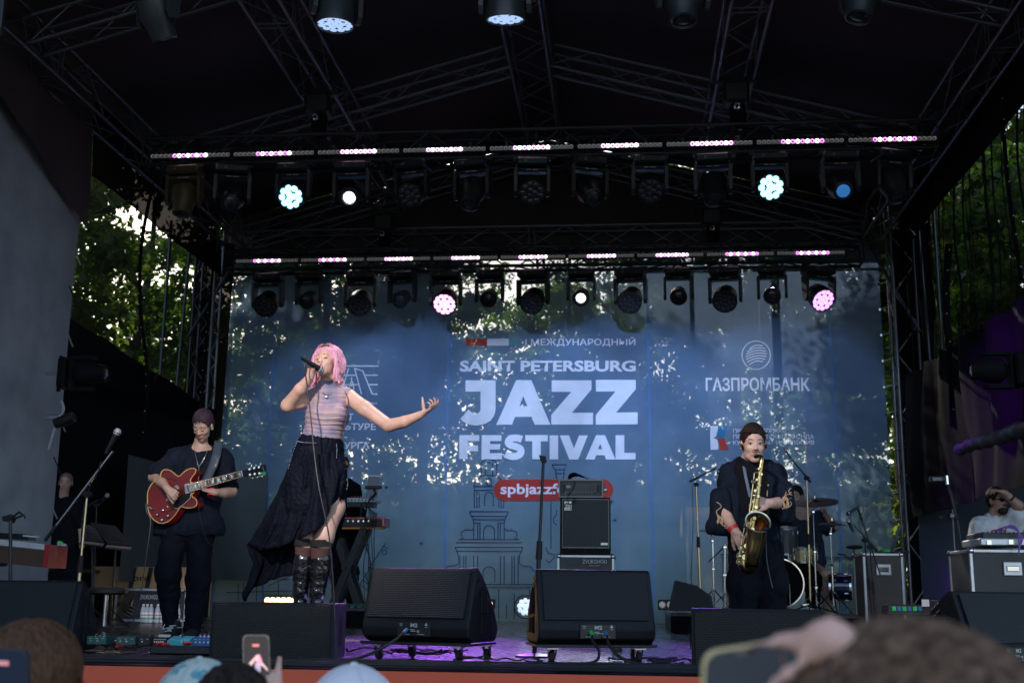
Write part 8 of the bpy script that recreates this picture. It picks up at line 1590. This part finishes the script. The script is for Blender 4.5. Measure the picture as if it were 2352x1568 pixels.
t, c_, ex, ey, n, s_ = phone('dark smartphone held up at the left edge, out of focus', [at(-60, 1660, -4.35), at(62, 1668, -4.35), at(66, 1492, -4.35), at(-58, 1484, -4.35)], mat('dark_blue_shell', (.02, .025, .045), .3), mat('phone_screen_blue', (.02, .02, .03), .5, emit=(.02, .04, .08), estr=.12, spec=.1)); G().prism([c_ + ex * a + ey * b for a, b in ((-.3, .55), (.3, .55), (.3, .68), (-.3, .68))], n * .002, n * .001).build('record_button', emis('record_red', (.8, .08, .04), .25), s_, world=True)
# pale batik cap
t, hc, R = listener('listener in a pale turquoise tie-dye cap, seen from behind', -3.35, 473, 1500, 1.06, None, f=(.6, .8, .05))
M_cap = mat('tie_dye_cap', (.42, .58, .55), .8, bump=.3, bscale=200); nt = M_cap.node_tree; [setattr(n_.inputs['Scale'], 'default_value', 26) for n_ in nt.nodes if n_.type == 'TEX_NOISE' and abs(n_.inputs['Scale'].default_value - 8) < .1]
for n_ in nt.nodes:
    if n_.type == 'VALTORGB': n_.color_ramp.elements[0].position = .40; n_.color_ramp.elements[1].position = .50; n_.color_ramp.elements[0].color = (.10, .36, .42, 1); n_.color_ramp.elements[1].color = (.62, .66, .58, 1)
def cap(root, hc, R, hs, m, brimdir, button=None):
    """cap made of six curved panels with a raised seam, a button and a peak"""
    c_ = hc + R @ (Vector((0, -.01, .045)) * hs); g = G(); rows = []
    for i in range(13):
        t_ = math.pi / 2 * i / 12; rows.append([c_ + R @ (Vector(((.099 - .0025 * (1 if j % 8 == 0 else 0)) * math.cos(t_) * math.cos(2 * math.pi * j / 48), (.112 - .0025 * (1 if j % 8 == 0 else 0)) * math.cos(t_) * math.sin(2 * math.pi * j / 48), -.02 + .118 * math.sin(t_))) * hs) for j in range(49)])
    k = g.grid(rows).build('cap', m, root, world=True, smooth=True)
    G().ell(c_ + R @ (Vector((0, 0, .099)) * hs), (.009, .009, .006)).build('button', m, k, world=True, smooth=True)
    for j in range(6): G().tube([c_ + R @ (Vector((.1005 * math.cos(a) * math.cos(2 * math.pi * j / 6), .1135 * math.cos(a) * math.sin(2 * math.pi * j / 6), -.02 + .1195 * math.sin(a))) * hs) for a in [i * .15 for i in range(11)]], .0012, 4).build('seam', m, k, world=True)
    a0 = math.atan2(brimdir[1], brimdir[0]); rows = []
    for i in range(5): rows.append([c_ + R @ (Vector(((.095 + .075 * i / 4 * math.cos((j - 8) / 8 * 1.35)) * math.cos(a0 + (j - 8) / 8 * 1.05), (.110 + .075 * i / 4 * math.cos((j - 8) / 8 * 1.35)) * math.sin(a0 + (j - 8) / 8 * 1.05), -.018 - .012 * i / 4 - .018 * ((j - 8) / 8) ** 2)) * hs) for j in range(17)])
    o = G().grid(rows).build('peak', m, k, world=True, smooth=True); md = o.modifiers.new('t', 'SOLIDIFY'); md.thickness = .004
cap(t, hc + Vector((0, 0, -.02)), R, 1.06, M_cap, (0, 1))
# dark head with phone
ph = [at(560, 1640, -3.5), at(622, 1640, -3.5), at(620, 1456, -3.5), at(556, 1457, -3.5)]
w_ = at(650, 1610, -3.5)
t, hc, R = listener('dark haired listener filming with a smartphone, seen from behind', -3.85, 545, 1524, .86, H_dark, f=(.1, 1, 0), vol=.004, arm=([at(640, 1760, -3.9), w_], [.035, .027]), hand_args=(w_, at(626, 1560, -3.47) - w_, (-.7, .2, .1), 1, (22, 30, 36, 40), .95, .03, (.9, -.1, -.5), .1))
t, c_, ex, ey, n, s_ = phone('smartphone showing the singer on its screen, held up in the middle left', ph, mat('steel_edge', (.45, .42, .40), .2, .9), mat('phone_screen_dim', (.02, .02, .02), .5, emit=(.10, .085, .09), estr=.25, spec=.1))
def mini(name, poly, c, st): G().prism([c_ + ex * a + ey * b for a, b in poly], n * .0022, n * .0016).build(name, emis(name + '_glow', c, st), s_, world=True)
mini('record_button', [(-.25, .70), (.25, .70), (.25, .76), (-.25, .76)], (.9, .12, .05), .6); mini('screen_hair', [(.05, .42), (.14, .50), (.28, .50), (.42, .38), (.45, .25), (.3, .2), (.1, .25)], (.8, .25, .35), .55); mini('screen_face', [(-.05, .44), (.02, .50), (.14, .48), (.18, .36), (.08, .30), (-.04, .34)], (.75, .40, .32), .55)
mini('screen_arm', [(-.55, .28), (-.48, .30), (-.05, .46), (-.05, .36), (-.35, .22)], (.75, .42, .34), .55); mini('screen_arm', [(.35, .25), (.85, .08), (.85, .14), (.42, .32)], (.75, .42, .34), .55); mini('screen_top', [(-.1, .30), (.35, .26), (.3, .02), (-.05, .0)], (.42, .32, .45), .5); mini('screen_skirt', [(-.05, 0), (.3, .02), (.4, -.3), (-.2, -.3)], (.02, .03, .06), .3)
# white cap
t, hc, R = listener('listener in a plain white cap, seen from behind', -3.85, 818, 1512, 1.06, None, f=(.0, 1, .05)); cap(t, hc + Vector((0, 0, -.02)), R, 1.06, mat('white_cap', (.84, .79, .80), .8, var=.04, bump=.2, bscale=200), (0, 1))
# big blurred head, hand and phone at the right
w_ = at(1905, 1470, -5.30)
t, hc, R = listener('listener with grey brown hair close to the camera at the right bottom, out of focus', -5.25, 2070, 1500, 1.12, hair_mat('ash_hair', (.06, .030, .016), (.26, .15, .09), 90, 8), f=(-.1, 1, .0), vol=.03, hairs=260, arm=([at(1990, 1700, -5.2), at(1960, 1540, -5.25), w_], [.036, .030, .022]), hand_args=(at(1910, 1480, -5.30), at(1850, 1462, -5.28) - w_, (0, .3, -.9), 1, (10, 16, 40, 60), .60, .12, (.2, .9, .4), .1))
phone('smartphone with gold edge held up close to the camera at the right, out of focus', [at(1612, 1700, -5.15), at(1866, 1660, -5.15), at(1842, 1462, -5.15), at(1622, 1492, -5.15)], mat('gold_edge', (.75, .60, .32), .35, .4), mat('phone_screen_dim2', (.02, .02, .025), .5, emit=(.03, .04, .055), estr=.35, spec=.1), .010)
